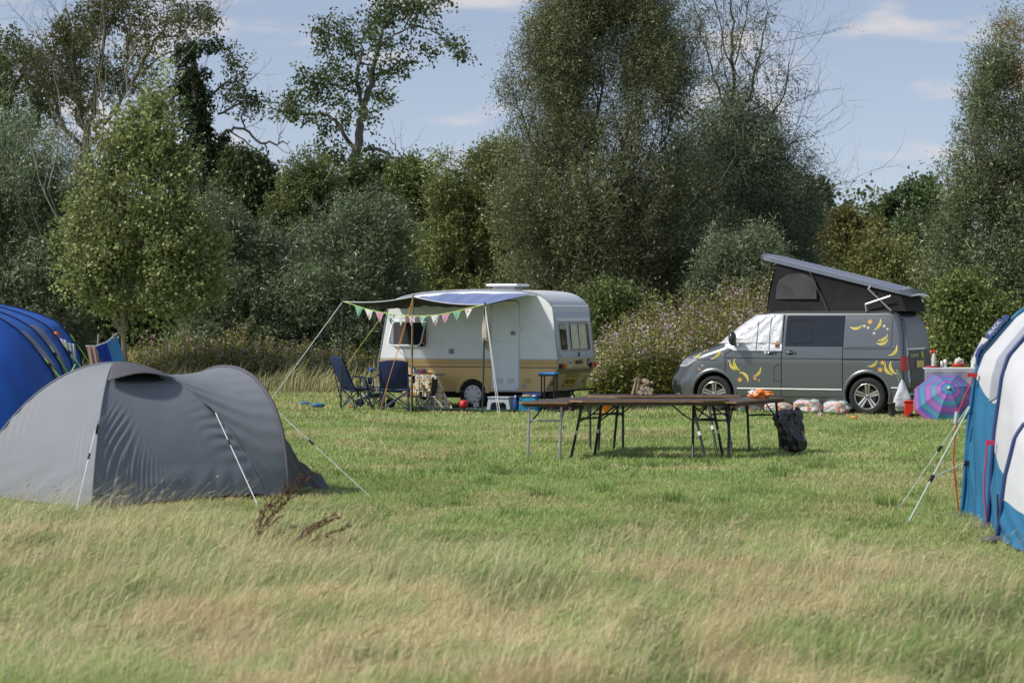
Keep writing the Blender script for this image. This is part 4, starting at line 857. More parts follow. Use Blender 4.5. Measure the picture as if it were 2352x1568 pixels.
for x in (WXF, WXR):
    for y, far in ((.125, 0), (1.775, 1)):
        wh, M_ = wheel(van, x, y, WR - .005, WR, .225, .232, 'rim')
        if far: continue
        b = MB(); b.lathe([(.232, .085), (.236, .114), (.226, .116), (.218, .085), (.205, .02), (.07, .015), (.0015, .015)], M_, 48, False); rm = b.build('rim', mat('rim_barrel', (.09, .09, .095), .4, metal=.6), wh, smooth=True)
        b = MB(); b.lathe([(.228, .108), (.236, .117), (.222, .118), (.217, .108)], M_, 48, False)
        for k in range(5):
            a = 2 * PI * k / 5 + rad(54 - 36 * 0) + PI/2 - rad(54) ; R = Matrix.Rotation(a, 4, 'Z')
            for s in (-1, 1):
                vs = [(.03, s*.006, .085), (.03, s*.030, .085), (.220, s*.052, .112), (.220, s*.010, .112)]
                vs += [(p[0], p[1], p[2] - .035) for p in vs]
                b.add([M_ @ R @ Vector(p) for p in vs], [(0,1,2,3),(7,6,5,4),(0,4,5,1),(1,5,6,2),(2,6,7,3),(3,7,4,0)])
        b.build('spokes', rimm, wh, bevel=.004)
        b = MB(); b.lathe([(.036, .07), (.036, .098), (.028, .102), (.001, .103)], M_, 24); b.build('centre_cap', mat('cap_grey', (.3, .31, .33), .35, metal=.6), wh, smooth=True)
        b = MB()
        b.lathe([(.15, .025), (.15, .04), (.05, .04)], M_, 36); b.build('brake_disc', mat('disc_steel', (.16, .16, .16), .5, metal=.6), wh)
# panel helpers on the near side
def rows_patch(name, rows, o, m, parent=van, nu=10, thick=.006, smooth=True, wob=None):
    b = MB(); rows = sorted(rows); zs = [r[0] for r in rows]
    Z = []
    for a, c_ in zip(zs[:-1], zs[1:]):
        k = max(1, int((c_ - a) / .04)); Z += [a + (c_ - a) * i / k for i in range(k)]
    Z.append(zs[-1])
    x0 = lambda z: float(np.interp(z, zs, [r[1] for r in rows])); x1 = lambda z: float(np.interp(z, zs, [r[2] for r in rows]))
    vs = []
    for z in Z:
        for i in range(nu + 1):
            x = x0(z) + (x1(z) - x0(z)) * i / nu; vs.append(sd(x, z, o + (wob(x, z) if wob else 0)))
    w_ = nu + 1; b.add(vs, [(j*w_+i, j*w_+i+1, (j+1)*w_+i+1, (j+1)*w_+i) for j in range(len(Z)-1) for i in range(nu)])
    return b.build(name, m, parent, smooth=smooth)
def strip(name, pts, w_, m, parent=van, o=.0025, sub=6):
    """thin line lying on the near side through (x,z) points"""
    b = MB(); P = []
    for (x0, z0), (x1, z1) in zip(pts[:-1], pts[1:]):
        for i in range(sub): P.append((x0 + (x1-x0)*i/sub, z0 + (z1-z0)*i/sub))
    P.append(pts[-1]); b.tube([sd(x, z, o) for x, z in P], w_ / 2, 5); return b.build(name, m, parent)
seam = mat('panel_gap', (.012, .012, .014), .8)
# body seams
strip('door_seam', [(1.36,1.17),(1.225,1.10),(1.225,.80),(1.30,.62),(1.40,.52),(1.42,.30)], .011, seam)
strip('door_seam', [(2.345,1.83),(2.32,1.10),(2.319,.29)], .012, seam)
strip('door_seam', [(3.50,1.83),(3.489,1.10),(3.489,.29)], .012, seam)
strip('door_seam', [(4.50,1.83),(4.60,1.5),(4.625,1.1),(4.625,.45)], .010, seam)
strip('waist_crease', [(1.225,1.022),(3.489,1.022)], .012, seam)
strip('slide_rail', [(3.49,1.018),(4.57,1.018)], .024, seam)
strip('waist_line', [(3.49,1.205),(4.62,1.205)], .008, seam)
strip('filler_flap', [(2.31,.915),(2.20,.88),(2.18,.80),(2.18,.60),(2.31,.60)], .007, seam)
strip('roof_channel', [(1.9,1.865),(2.3,1.868),(4.4,1.866)], .018, seam)
strip('sill_line', [(1.42,.315),(3.50,.315)], .012, seam)
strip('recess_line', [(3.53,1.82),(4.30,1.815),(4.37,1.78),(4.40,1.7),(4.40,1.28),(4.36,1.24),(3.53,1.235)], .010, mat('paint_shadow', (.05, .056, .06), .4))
strip('bonnet_seam', [(.36,1.045),(.60,1.11),(.85,1.19),(1.1,1.27)], .009, seam, o=.004)
chrome = mat('chrome', (.75, .77, .79), .15, metal=1)
strip('side_trim', [(1.46,.455),(3.48,.455)], .030, mat('satin_silver', (.55, .56, .57), .35, metal=.5))
strip('side_trim', [(4.40,.50),(4.62,.50)], .030, mat('satin_silver'  , (.55, .56, .57)))
# side glass
gl = rows_patch('side_window', [(1.245,2.395,3.485),(1.27,2.385,3.485),(1.79,2.40,3.50),(1.815,2.42,3.50)], .004, darkglass)
b = MB(); loop_tube(b, [sd(x, z, .007) for x, z in rrect(2.465, 2.90, 1.315, 1.735, .04)], .006); b.build('sliding_pane_frame', rubber, gl)
rows_patch('blind', [(1.26,2.92,3.40),(1.80,2.95,3.42)], .002, mat('window_blind', (.10, .12, .13), .6), gl)
# silver thermal screen cover over windscreen and cab window
silver = mat('silver_insulation', (.66, .68, .72), .42, metal=.35, var=.1, scale=5, bump=.9, bscale=9)
b = MB(); Z = [1.29 + i * .027 for i in range(21)]; rows = []
for z in Z:
    R = ring(z, .016 + .004 * math.sin(z * 60), 14)
    near = [(x, y) for x, y in R[:30]]
    _, xl, xr, hw, rf, rl, rr = rp_(z); x0 = xl + rf
    ext = [(2.33 + (x0 - 2.33) * k / 12, .95 - hw - .016 - .006 * math.sin(k * 1.6 + z * 9)) for k in range(12)]; ext2 = [(x0 + (2.33 - x0) * k / 4, .95 + hw + .016) for k in range(1, 5)]
    rows.append([(x, y, z) for x, y in ext + near + ext2])
w_ = len(rows[0]); b.add([p for r in rows for p in r], [(j*w_+i, j*w_+i+1, (j+1)*w_+i+1, (j+1)*w_+i) for j in range(len(Z)-1) for i in range(w_-1)])
cover = b.build('screen_cover', silver, van, smooth=True, solid=.012)
rows_patch('cover_flap', [(1.165,1.40,2.33),(1.20,1.30,2.33),(1.25,1.20,2.33),(1.30,1.20,2.33)], .018, silver, cover, 16, wob=lambda x, z: .004*math.sin(x*22+z*14))
strip('stitching', [(1.83,1.17),(1.84,1.5),(1.86,1.80)], .012, mat('cover_seam', (.35, .36, .40), .6), cover, .03)
strip('stitching', [(2.08,1.17),(2.085,1.5),(2.10,1.80)], .012, mat('cover_seam', (.35, .36, .40), .6), cover, .03)
strip('piping', [(1.22,1.25),(1.40,1.165),(2.33,1.165)], .014, mat('cover_piping', (.7, .71, .74), .5), cover, .024)
lab = rows_patch('warning_label', [(1.23,2.205,2.275),(1.28,2.205,2.275)], .034, mat('label_brown', (.12, .05, .03), .5, var=.4, scale=80), cover, 2)
b = MB(); b.add([sd(2.20,1.282,.036), sd(2.28,1.282,.036), sd(2.24,1.36,.036)], [(0,1,2)]); b.build('warning_triangle', mat('label_orange', (.65, .24, .04), .5, var=.3, scale=60), cover)
# handles
for x in (2.12, 2.50):
    b = MB(); b.sphere(sd(x, 1.125, -.004), .06, (1, .18, .8)); hb = b.build('door_handle', seam, van, smooth=True)
    b = MB(); b.tube([sd(x - .10, 1.13, .012), sd(x - .05, 1.132, .028), sd(x + .06, 1.132, .028), sd(x + .10, 1.128, .010)], .013, 8); b.build('grip', paint, hb, smooth=True)
b = MB(); b.box(sd(2.01, 1.14, .02), (.03, .01, .07)); b.box(sd(2.04, 1.115, .02), (.08, .01, .015)); b.build('cover_hook', mat('hook_white', (.7, .72, .74), .4), cover)
# mirror
b = MB(); b.sphere((1.43, -.17, 1.385), .12, (.62, .95, 1.12), 20, 14); mr = b.build('wing_mirror', mat('mirror_shell', (.03, .033, .038), .35, coat=.6), van, smooth=True)
b = MB(); b.tube([(1.40, .06, 1.27), (1.42, -.10, 1.29)], .03); b.build('arm', blackp, mr)
# lamps at the front
hl = mat('headlamp_glass', (.50, .53, .56), .12, metal=.5, var=.5, scale=22, coat=1)
lampf = rows_patch('headlight', [(.845,.20,.42),(.88,.185,.50),(.94,.205,.60),(.985,.235,.66),(1.005,.26,.67)], .006, hl)
strip('light_bar', [(.24,.865),(.40,.87),(.52,.905),(.62,.97)], .016, mat('lamp_white', (.85, .88, .9), .3), lampf, .010)
strip('chrome_bar', [(.66,.992),(.80,.995),(.98,1.005)], .02, mat('bar_dark', (.08, .085, .09), .3), van, .004); strip('chrome_bar', [(.94,.995),(1.02,1.003)], .03, chrome, van, .006)
def front_patch(name, z0, z1, o, m, frac=1.0, nz=6):
    b = MB(); rows = []
    for k in range(nz + 1):
        z = z0 + (z1 - z0) * k / nz; R = ring(z, o, 10)[:22]; q = int(10 * (1 - frac)); R = R[q:22 - q]; rows.append([(x, y, z) for x, y in R])
    w_ = len(rows[0]); b.add([p for r in rows for p in r], [(j*w_+i, j*w_+i+1, (j+1)*w_+i+1, (j+1)*w_+i) for j in range(nz) for i in range(w_-1)])
    return b.build(name, m, van, smooth=True)
front_patch('lower_grille', .24, .50, .006, blackp, .7)
front_patch('radiator_grille', .72, .93, .006, blackp, .35)
for z in (.78, .87): front_patch('grille_bar', z, z + .012, .012, chrome, .35, 1)
rows_patch('fog_lamp', [(.30,.20,.30),(.35,.16,.30)], .010, mat('fog_glass', (.3, .31, .32), .2, coat=1), van)
rows_patch('bumper_vent', [(.46,.13,.24),(.60,.10,.20)], .006, blackp, van)
# rear
tl = rows_patch('tail_light', [(.815,4.60,4.70),(.83,4.585,4.705),(1.05,4.575,4.70),(1.075,4.58,4.69)], .010, redlens, van, 16)
def rearx(y, z, o=0):
    _, xl, xr, hw, rf, rl, rr = rp_(z); x = xr; d = y - (.95 - hw)
    if d < rr: x -= rr * (1 - math.sqrt(max(0, 1 - (1 - d / rr) ** 2)))
    d = (.95 + hw) - y
    if d < rr: x -= rr * (1 - math.sqrt(max(0, 1 - (1 - d / rr) ** 2)))
    return Vector((x + o, y, z))
def rear_rows(name, y0, y1, z0, z1, o, m, parent=van, nu=16, nz=8):
    b = MB(); b.grid(lambda u, v: rearx(y0 + (y1 - y0) * u, z0 + (z1 - z0) * v, o), nu, nz); return b.build(name, m, parent, smooth=True)
rear_rows('tail_light', .02, .16, .82, 1.07, .008, redlens, nu=8); rear_rows('tail_light', 1.74, 1.88, .82, 1.07, .008, redlens, nu=8)
tg = rear_rows('tailgate', .20, 1.70, .52, 1.19, .004, mat('tailgate_dark', (.022, .026, .03), .45, spec=.3))  # near-black, darker than the rest of the body
rear_rows('rear_window', .20, 1.70, 1.22, 1.78, .006, mat('privacy_glass', (.006, .009, .008), .25, spec=.25))
pr = rear_rows('plate_recess', .62, 1.28, .84, 1.03, .008, blackp, tg, 4, 2)
pp = rear_rows('number_plate', .68, 1.22, .86, .985, .014, mat('plate_yellow', (.78, .56, .06)), tg, 4, 2)
text_obj('lettering', 'TRANSPORTER', .085, chrome, tg, Matrix.Translation((rearx(.55, 1.075, .010))) @ NV, .003, 1.0)
rear_rows('rear_bumper', .06, 1.84, .28, .50, .02, paint)
# roof rails cap under the pop-top
# pop-top lid
def lid(u, v, top):            # u along 0..1 front->rear, v across 0..1
    x = 1.68 + 3.02 * u; z = 2.905 - .745 * u
    plan = .74 * min(1, math.sqrt(max(.0, 1 - ((.13 - u) / .13) ** 2)) if u < .13 else 1) ; plan *= 1 - .10 * max(0, (u - .93) / .07)
    y = .95 + (v * 2 - 1) * max(plan, .14)
    cr = .045 * (1 - (v * 2 - 1) ** 2)
    nose = -.06 * max(0, (.10 - u) / .10) ** 2
    if top:
        rib = .007 * (1 if (int((v) * 26) % 2 and .10 < u < .92 and .08 < v < .92) else 0)
        return (x, y, z + cr + .075 + nose * .3 - rib - .055 * max(0, (u - .96) / .04))
    return (x, y, z + cr * .5 + nose * .1)
b = MB(); nu, nv = 60, 52
b.grid(lambda u, v: lid(u, v, True), nu, nv); n1_ = (nu + 1) * (nv + 1); b.grid(lambda u, v: lid(u, v, False), nu, nv); w_ = nv + 1
for i in range(nu):
    for j in (0, nv): a_ = i * w_ + j; b.f.append((a_, a_ + w_, a_ + w_ + n1_, a_ + n1_)); b.mi.append(0)
for j in range(nv):
    for i in (0, nu): a_ = i * w_ + j; b.f.append((a_, a_ + 1, a_ + 1 + n1_, a_ + n1_)); b.mi.append(0)
lidm = mat('roof_lid_paint', (.17, .20, .26), .3, metal=.35, var=.04, coat=.8)
pt = b.build('pop_up_roof', lidm, van)
canvas = mat('black_canvas', (.014, .014, .018), .85, var=.3, scale=5, bump=.5, bscale=6)
def canv(u, v):                # near side wall of the roof tent
    xb = 1.96 + 2.66 * u; zb = 1.895; xt = 2.15 + 2.36 * u; zt = 2.905 - .745 * (xt - 1.68) / 3.02 + .01
    x = xb + (xt - xb) * v; z = zb + (zt - zb) * v; y = .235 + .015 * v + .03 * math.sin(PI * v) * math.sin(PI * u) + .006 * math.sin(u * 46 + v * 7) * math.sin(PI * v)
    return (x, y, z)
b = MB(); b.grid(canv, 40, 14); b.grid(lambda u, v: (canv(u, v)[0], 1.9 - canv(u, v)[1], canv(u, v)[2]), 40, 14)
b.grid(lambda u, v: (canv(0, v)[0] - .03 * math.sin(PI * v), canv(0, v)[1] + (1.9 - 2 * canv(0, v)[1]) * u, canv(0, v)[2]), 10, 14)
b.grid(lambda u, v: (canv(1, v)[0], canv(1, v)[1] + (1.9 - 2 * canv(1, v)[1]) * u, canv(1, v)[2]), 10, 8)
cn = b.build('roof_tent', canvas, pt, smooth=True)
b = MB(); cx_, cz_ = 2.44, 2.10; out_ = []
for i in range(25):
    a = PI * i / 24; out_.append((2.545 + .37 * math.cos(a) + (.06 if math.cos(a) > 0 else 0) * 0, 2.36 + .22 * math.sin(a)))
out_ += [(2.16, 2.30), (2.13, 2.12), (2.92, 2.12), (2.92, 2.30)]
b.add([Vector((x, .222, z)) for x, z in [(2.545 + .385 * math.cos(PI * i / 24), 2.33 + .27 * math.sin(PI * i / 24)) for i in range(25)] + [(2.14, 2.12), (2.93, 2.12)]], [tuple(range(27))]); b.build('mesh_window', mat('mesh_grey', (.075, .075, .085), .9, var=.35, scale=4), pt)
b = MB(); b.tube([(2.80, .20, 2.63), (3.16, .17, 1.90)], .009); b.build('gas_strut', mat('strut_grey', (.12, .13, .14), .4, metal=.5), pt)
sc_m = mat('hinge_metal', (.42, .43, .42), .4, metal=.6)
b = MB()
def bar(p, q, w=.018): b.tube([Vector(p), Vector(q)], w, 6)
bar((3.93,.17,2.30),(4.36,.17,1.90)); bar((4.35,.16,2.17),(3.88,.16,2.02)); bar((3.88,.16,2.02),(3.90,.16,1.89)); bar((3.93,.17,2.30),(3.98,.17,2.36))
b.build('scissor_hinge', sc_m, pt)
# stickers: plain crescents and stars
ban = mat('banana_yellow', (.80, .66, .08), .5, var=.12, scale=40); bano = mat('sticker_cream', (.75, .72, .45), .5); brown = mat('sticker_brown', (.16, .11, .03), .6)
stor = mat('star_orange', (.80, .42, .10), .5); stcr = mat('star_cream', (.78, .66, .50), .5)
def vxz(rx, ry):
    px, py = 1515.9 + .27832 * rx, 562.7 + .2784 * ry
    c_, s_ = math.cos(rad(24)), math.sin(rad(24)); k = (px - CX) / F; x = (k * 45.31 - 2.868) / (c_ + k * s_); Yw = 45.31 - x * s_
    return x, H - (py - HY) / F * Yw
SC = 1 / 445.
def onside(rx, ry, o): 
    x, z = vxz(rx, ry); q = sd(x, z, o); return q
def crescent(rx, ry, L_, ang, bend=.35, wd=.17, parent=None):
    """L_ in region px"""
    ca, sa = math.cos(rad(ang)), math.sin(rad(ang)); n = 12
    def outl(g):
        up_, lo = [], []
        for i in range(n + 1):
            t = -1 + 2 * i / n; w2 = (wd * (1 - abs(t) ** 2.6) + .02 + g * .035) * L_; yc = -bend * (1 - t * t) * L_
            tt = t * (1 + g * .06)
            up_.append((tt * L_ / 2, yc - w2 / 2)); lo.append((tt * L_ / 2, yc + w2 / 2))
        return up_, lo
    for g, o, m_ in ((1, .003, bano), (0, .005, ban)):
        u_, l_ = outl(g); b = MB(); tr_ = lambda p, o=o: onside(rx + p[0] * ca - p[1] * sa, ry + p[0] * sa + p[1] * ca, o)
        vs = [tr_(p) for p in u_] + [tr_(p) for p in l_]; b.add(vs, [(i, i + 1, n + 2 + i, n + 1 + i) for i in range(n)])
        if g: ob = b.build('banana_sticker', m_, van)
    P = [tr_(( t * L_ / 2 * .82, -bend * (1 - t * t) * L_ + wd * .10 * L_), .0065) for t in [-1 + i / 4 for i in range(9)]]
    b.m = 1; b.tube(P, .003, 4); b.build('fruit', [ban, brown], ob)
def star(rx, ry, r, m_, n=8):
    b = MB(); pts = [onside(rx + math.cos(PI * i / n) * r * (1 if i % 2 == 0 else .36), ry + math.sin(PI * i / n) * r * (1 if i % 2 == 0 else .36), .004) for i in range(2 * n)]
    c_ = onside(rx, ry, .004); b.add([c_] + pts, [(0, 1 + i, 1 + (i + 1) % (2 * n)) for i in range(2 * n)]); b.build('star_sticker', m_, van)
for a in ((1608,668,95,172,.22),(1782,655,95,-62,-.2),(1830,790,95,160,.26),(1832,762,88,148,.2),(1918,868,100,128,.26),(1752,970,92,-35,-.28),(1892,1022,105,55,-.26),(1930,1010,110,68,-.24),(612,990,95,48,-.26),(640,985,100,65,-.24),(800,1045,90,130,.22),(692,1088,100,48,.22),(462,895,88,128,.22),(292,906,70,150,.2)):
    crescent(a[0], a[1], a[2], a[3], a[4] if len(a) > 4 else .3)
for x, y, r in ((1720,633,28),(1838,970,28),(1818,1028,30),(660,1110,26),(785,1100,20),(817,1115,12),(487,902,13),(512,898,11),(326,1023,14),(368,868,12)): star(x, y, r, stor)
for x, y, r in ((1675,668,17),(1707,682,17),(1838,668,17),(1868,692,14),(1758,727,16),(497,883,9),(350,992,11),(568,955,10),(345,872,9)): star(x, y, r, stcr)
def rear_crescent(y, z, L_):
    b = MB(); n = 10; vs = []
    for i in range(n + 1):
        t = -1 + 2 * i / n; w2 = .03 * (1 - abs(t) ** 2.5) + .004; yc = y - .05 * (1 - t * t)
        vs += [rearx(yc - w2, z + t * L_ / 2, .012), rearx(yc + w2, z + t * L_ / 2, .012)]
    b.add(vs, [(2*i, 2*i+1, 2*i+3, 2*i+2) for i in range(n)]); b.build('banana_sticker', ban, tg)
rear_crescent(1.15, 1.10, .16); rear_crescent(1.24, 1.09, .16)
# ------------------------------------------------------------------ tents
def fabric(name, col, rough=.62, trans=.12, wr=.25, sc=5, var=.06, sheen=0):
    return mat(name, col, rough, var=var, scale=2.2, bump=wr, bscale=sc, trans=trans, spec=.35)
grey = fabric('tent_grey', (.20, .222, .255), .6, .10); dgrey = fabric('tent_dark_grey', (.10, .10, .115), .7, .05)
black = mat('tent_black', (.02, .02, .024), .8)
cordw = mat('white_cord', (.75, .77, .80), .6); cordg = mat('lime_cord', (.42, .75, .12), .6); cordy = mat('yellow_cord', (.62, .60, .12), .6); cordo = mat('orange_cord', (.75, .33, .04), .6)
def guy(name, p, q, r, m, parent, sag=0, slider=None, n=10):
    b = MB(); p = Vector(p); q = Vector(q)
    b.tube([p.lerp(q, i / n) - Vector((0, 0, sag * math.sin(PI * i / n))) for i in range(n + 1)], r, 5)
    o = b.build(name, m, parent, world=True)
    if slider is not None:
        s = MB(); c_ = p.lerp(q, slider); d = (q - p).normalized(); s.tube([c_ - d * .035, c_ + d * .035], r * 2.6, 6); s.build('slider', black, o, world=True)
    return o
def peg(p, parent, m=None):
    b = MB(); p = Vector(p); b.tube([p + Vector((0, 0, .05)), p - Vector((.04, 0, .12))], .004, 5); return b.build('peg', m or alu, parent, world=True)

C1 = Vector((-4.03, 22.96, 0)); C2 = Vector((-2.50, 24.16, 0)); C0 = Vector((-5.57, 24.53, 0)); C3 = C0 + C2 - C1; PK = Vector((-4.05, 24.45, 1.36))
tent = thing('dome_tent', 'grey dome tent with dark vent flap and white guy lines, on the left', 'tent', (PK.x, PK.y, 0))
def pole(c, u, hz=1.36):
    b = Vector((PK.x, PK.y, 0)).lerp(c, u); b.z = hz * max(0, 1 - u * u) ** .80; return b
def wrk(p, a, ang0, ang1, nfreq, R0, R1, amp):
    """fan of folds from a: returns 0..1 height"""
    return 0
def panel_pt(ca, cb, u, v, belly=.0):
    A, B = pole(ca, u), pole(cb, u); q = A.lerp(B, v); n_ = (B - A).cross(Vector((0, 0, 1))).normalized()
    if n_.dot(q - Vector((PK.x, PK.y, q.z))) < 0: n_ = -n_
    return q, n_
def fan(u, v, u0, v0, du, dv, freq, amp, ph=0):
    x, y = (u - u0), (v - v0) * 1.0; r = math.hypot(x, y) + 1e-6; a = math.atan2(y * dv, x * du)
    return amp * math.sin(a * freq + ph + 1.4 * math.sin(a * 3.1 + ph)) * math.exp(-((r - .13) / .17) ** 2) * min(1, r * 10)
def vn1(a, b_): return float(vnoise(np.array([[a, b_, .5]]), 77)[0])
def front(u, v):
    u_ = u; q, n_ = panel_pt(C1, C2, u_, v)
    lift = .05 * (max(0, u - .9) / .1) * min(1, v * 1.6) 
    w_ = 0
    # tension folds running up from the foot of the seam, and level creases beside the far guy point
    ph = .47 * u + .88 * v + .05 * math.sin(u * 9)
    w_ += .0095 * (.5 + vn1(u * 7, v * 9)) * math.sin(ph * 120 + 5 * vn1(u * 4, v * 5 + 3) + 2 * math.sin(v * 17)) * math.exp(-((u - .80) / .15) ** 2 - ((v - .13) / .12) ** 2) * min(1, v * 14)
    w_ += .006 * math.sin(ph * 230 + 1) * math.exp(-((u - .93) / .10) ** 2 - ((v - .22) / .16) ** 2)
    w_ += .009 * (.4 + vn1(u * 9 + 5, v * 6)) * math.sin(u * 120 + v * 14 + 4 * vn1(u * 5, v * 7)) * math.exp(-((u - .78) / .15) ** 2 - ((v - .95) / .13) ** 2) * (1 - v * .3)
    w_ += .020 * math.exp(-((u - .70) / .05) ** 2 - (v / .05) ** 2)
    w_ += .004 * math.sin(u * 60 + v * 33 + 3 * math.sin(v * 8)) * math.exp(-((u - .97) / .05) ** 2)
    w_ += -.05 * math.sin(PI * min(1, u * 1.05)) * math.sin(PI * v)
    q = q + n_ * w_; q.z += lift; return q
def left(u, v):
    q, n_ = panel_pt(C1, C0, u, v)
    w_ = .006 * math.sin(v * 130 + u * 22) * math.exp(-((u - .80) / .17) ** 2 - ((v - .16) / .08) ** 2) + .010 * math.sin((u * .8 + v) * 90) * math.exp(-((u - .74) / .14) ** 2 - ((v - .93) / .12) ** 2)
    w_ += .004 * math.sin(u * 75 - v * 20) * math.exp(-((u - .95) / .07) ** 2) - .04 * math.sin(PI * u) * math.sin(PI * v)
    return q + n_ * w_
b = MB(); b.grid(front, 130, 130); b.build('front_panel', grey, tent, world=True, smooth=True)
b = MB(); b.grid(left, 110, 110); b.build('side_panel', fabric('tent_grey_sunlit', (.215, .235, .265), .6, .10), tent, world=True, smooth=True)  # sunlit look of this panel put in as a lighter grey
b = MB(); b.grid(lambda u, v: panel_pt(C0, C3, u, v)[0], 24, 24); b.build('back_panel', grey, tent, world=True, smooth=True)
# pole sleeves / seams
for c_, nm in ((C1, 1), (C2, 2), (C0, 3), (C3, 4)):
    b = MB(); b.tube([pole(c_, i / 30) + (pole(c_, i / 30) - Vector((PK.x, PK.y, .5))).normalized() * .004 for i in range(31)], .006 if nm == 2 else .010, 6); b.build('pole_sleeve', grey, tent, world=True, smooth=True)
# porch
G1 = Vector((-2.28, 24.35, 0)); GA = Vector((-3.03, 25.35, 1.295)); G2 = GA * 2 - G1; G2.z = 0
def hoop(t):
    a = PI * t; m_ = (G1 + G2) / 2; d = (G1 - G2) / 2; return m_ + d * (abs(math.cos(a)) ** .9 * (1 if math.cos(a) > 0 else -1)) + Vector((0, 0, 1.295 * math.sin(a) ** .85))
def dome_arc(t):
    return pole(C2, 1 - 2 * t) if t < .5 else pole(C3, 2 * t - 1)
def porch(w_, t):
    tt = max(.001, min(.999, t)); A = dome_arc(tt); B = hoop(tt); q = A.lerp(B, w_); q.z -= .10 * math.sin(PI * w_) * math.sin(PI * tt) ** 2
    n_ = Vector((.75, -.6, .2)) if tt < .5 else Vector((-.3, .8, .2))
    dd = math.hypot((w_ - 0) * .9, (tt - .175) * 3.0)
    q += n_ * (.016 * math.sin((tt - .175) * 95 + 9 * w_) * math.exp(-((dd - .25) / .28) ** 2) + .006 * math.sin(tt * 120 + 3 * w_) * math.exp(-((w_ - .85) / .2) ** 2) * (tt < .42)); return q
b = MB(); b.grid(porch, 60, 120); pc = b.build('porch', grey, tent, world=True, smooth=True)
b = MB(); b.tube([hoop(max(.001, min(.999, i / 50))) + Vector((.006, -.004, .004)) for i in range(51)], .020, 8); b.build('pole_sleeve', dgrey, tent, world=True, smooth=True)
def pdoor(u, v):               # slack skirt of the porch pegged out to the right of the hoop
    A = hoop(max(.001, .02 + v * .13)); tip = Vector((-1.90, 25.0, .02)); q = A.lerp(tip + Vector((-.10, .12, .16)) * v, u); q.z -= .10 * math.sin(PI * u) * v; q.z = max(.01, q.z)
    return q + Vector((.02, -.02, .012)) * math.sin(u * 16 + v * 11) * math.sin(PI * u) * .8
b = MB(); b.grid(pdoor, 24, 18); b.build('porch_skirt', dgrey, tent, world=True, smooth=True)
b = MB(); b.grid(lambda u, v: hoop(.15 + .85 * v * .999).lerp(Vector((-2.5, 25.3, .02)), u), 10, 30); b.build('porch_door', grey, tent, world=True, smooth=True)
b = MB(); b.grid(lambda u, v: hoop(max(.001, min(.999, v))).lerp(Vector((-3.2, 25.1, .3)), u * .6), 6, 30); b.build('inner_wall', black, tent, world=True, smooth=True)
b = MB(); b.add([C1 + Vector((.08, .04, .012)), C2 + Vector((-.02, .05, .012)), G1 + Vector((0, .05, .012)), C3 + Vector((0, 0, .012)), C0 + Vector((.05, 0, .012))], [(0, 1, 2, 3, 4)]); b.build('groundsheet', black, tent, world=True)
b = MB(); b.grid(lambda u, v: (C1.lerp(G1, u)) + Vector((.02, .05, .02 + .10 * v)), 10, 2); b.build('inner_wall', black, tent, world=True)
# vent flap
def flap(u, v):
    uu = u * (.40 - .06 * math.sin(PI * v)); q, n_ = panel_pt(C1, C2, uu, v); o = .012 + .11 * u ** 1.5 * math.sin(PI * v) ** .7 + .02 * u; return q + n_ * o + Vector((0, 0, .012 + .02 * u * math.sin(PI * v)))
b = MB(); b.grid(flap, 24, 40); b.build('vent_flap', dgrey, tent, world=True, smooth=True, solid=.004)
def vent(u, v): uu = .30 + .10 * u; q, n_ = panel_pt(C1, C2, uu, .15 + .7 * v); return q + n_ * .015
b = MB(); b.grid(vent, 4, 12); b.build('vent', black, tent, world=True)
def tri(mb, a, b_, c_): mb.add([a, b_, c_], [(0, 1, 2)])
ga = pole(C1, .735) + Vector((-.02, -.05, 0)); gb_ = pole(C2, .66) + Vector((.03, -.05, 0)); gc = hoop(.21) + Vector((.03, -.01, 0))
for g_, c_, u_ in ((ga, C1, .735), (gb_, C2, .66)):
    b = MB(); b.add([pole(c_, u_ - .09), pole(c_, u_ + .03), g_ + Vector((0, -.01, -.02)), pole(c_, u_ - .03) + Vector((.02, 0, 0))], [(0, 2, 1), (0, 3, 2)]); b.build('guy_tab', black, tent, world=True, solid=.004)
def gpz(px, py, z=0): Y = (H - z) * F / (py - HY); return Vector(((px - CX) / F * Y, Y, z))
for a_, e_, s_ in ((ga, gpz(174, 1174), .33), (gb_, gpz(592, 1160), .33), (gc, gpz(850, 1140), .36)):
    guy('guy_line', a_, e_, .0045, cordw, tent, slider=s_); peg(e_, tent)

# ---- right-hand blue and white tunnel tent
tb = fabric('tent_teal_blue', (.03, .17, .34), .5, .16, .5, 4); tw = fabric('tent_white', (.66, .68, .72), .55, .22, .25, 4); navy = fabric('tent_navy', (.02, .045, .15), .5, 0); tgw = fabric('tent_window_grey', (.40, .42, .50), .35, .15)
redc = mat('red_webbing', (.50, .03, .03), .6); pinkc = mat('crimson_webbing', (.50, .03, .10), .6)
rt = thing('tunnel_tent', 'large blue and white tunnel tent cut off by the right edge of the picture', 'tent', (5.6, 20.5, 0))
def arcR(t):                    # t 0..1 left foot -> apex -> right foot, returns (dx from left foot, z)
    P = [(0,0),(.02,.22),(.06,.81),(.13,1.324),(.19,1.488),(.34,1.66),(.49,1.827),(.62,1.93),(.85,2.05),(1.15,2.12),(1.45,2.14)]
    full = P + [(2.9 - x, z) for x, z in P[-2::-1]]; L_ = [0]
    for a, c_ in zip(full[:-1], full[1:]): L_.append(L_[-1] + math.hypot(c_[0]-a[0], c_[1]-a[1]))
    s = t * L_[-1]; return float(np.interp(s, L_, [p[0] for p in full])), float(np.interp(s, L_, [p[1] for p in full]))
HR = [(4.16, 22.1), (4.19, 21.05), (4.00, 19.72), (3.95, 18.1)]
HZ = [(1, 1), (1, 1), (.64, 1.18), (.30, 1.5)]        # left feet of the hoops
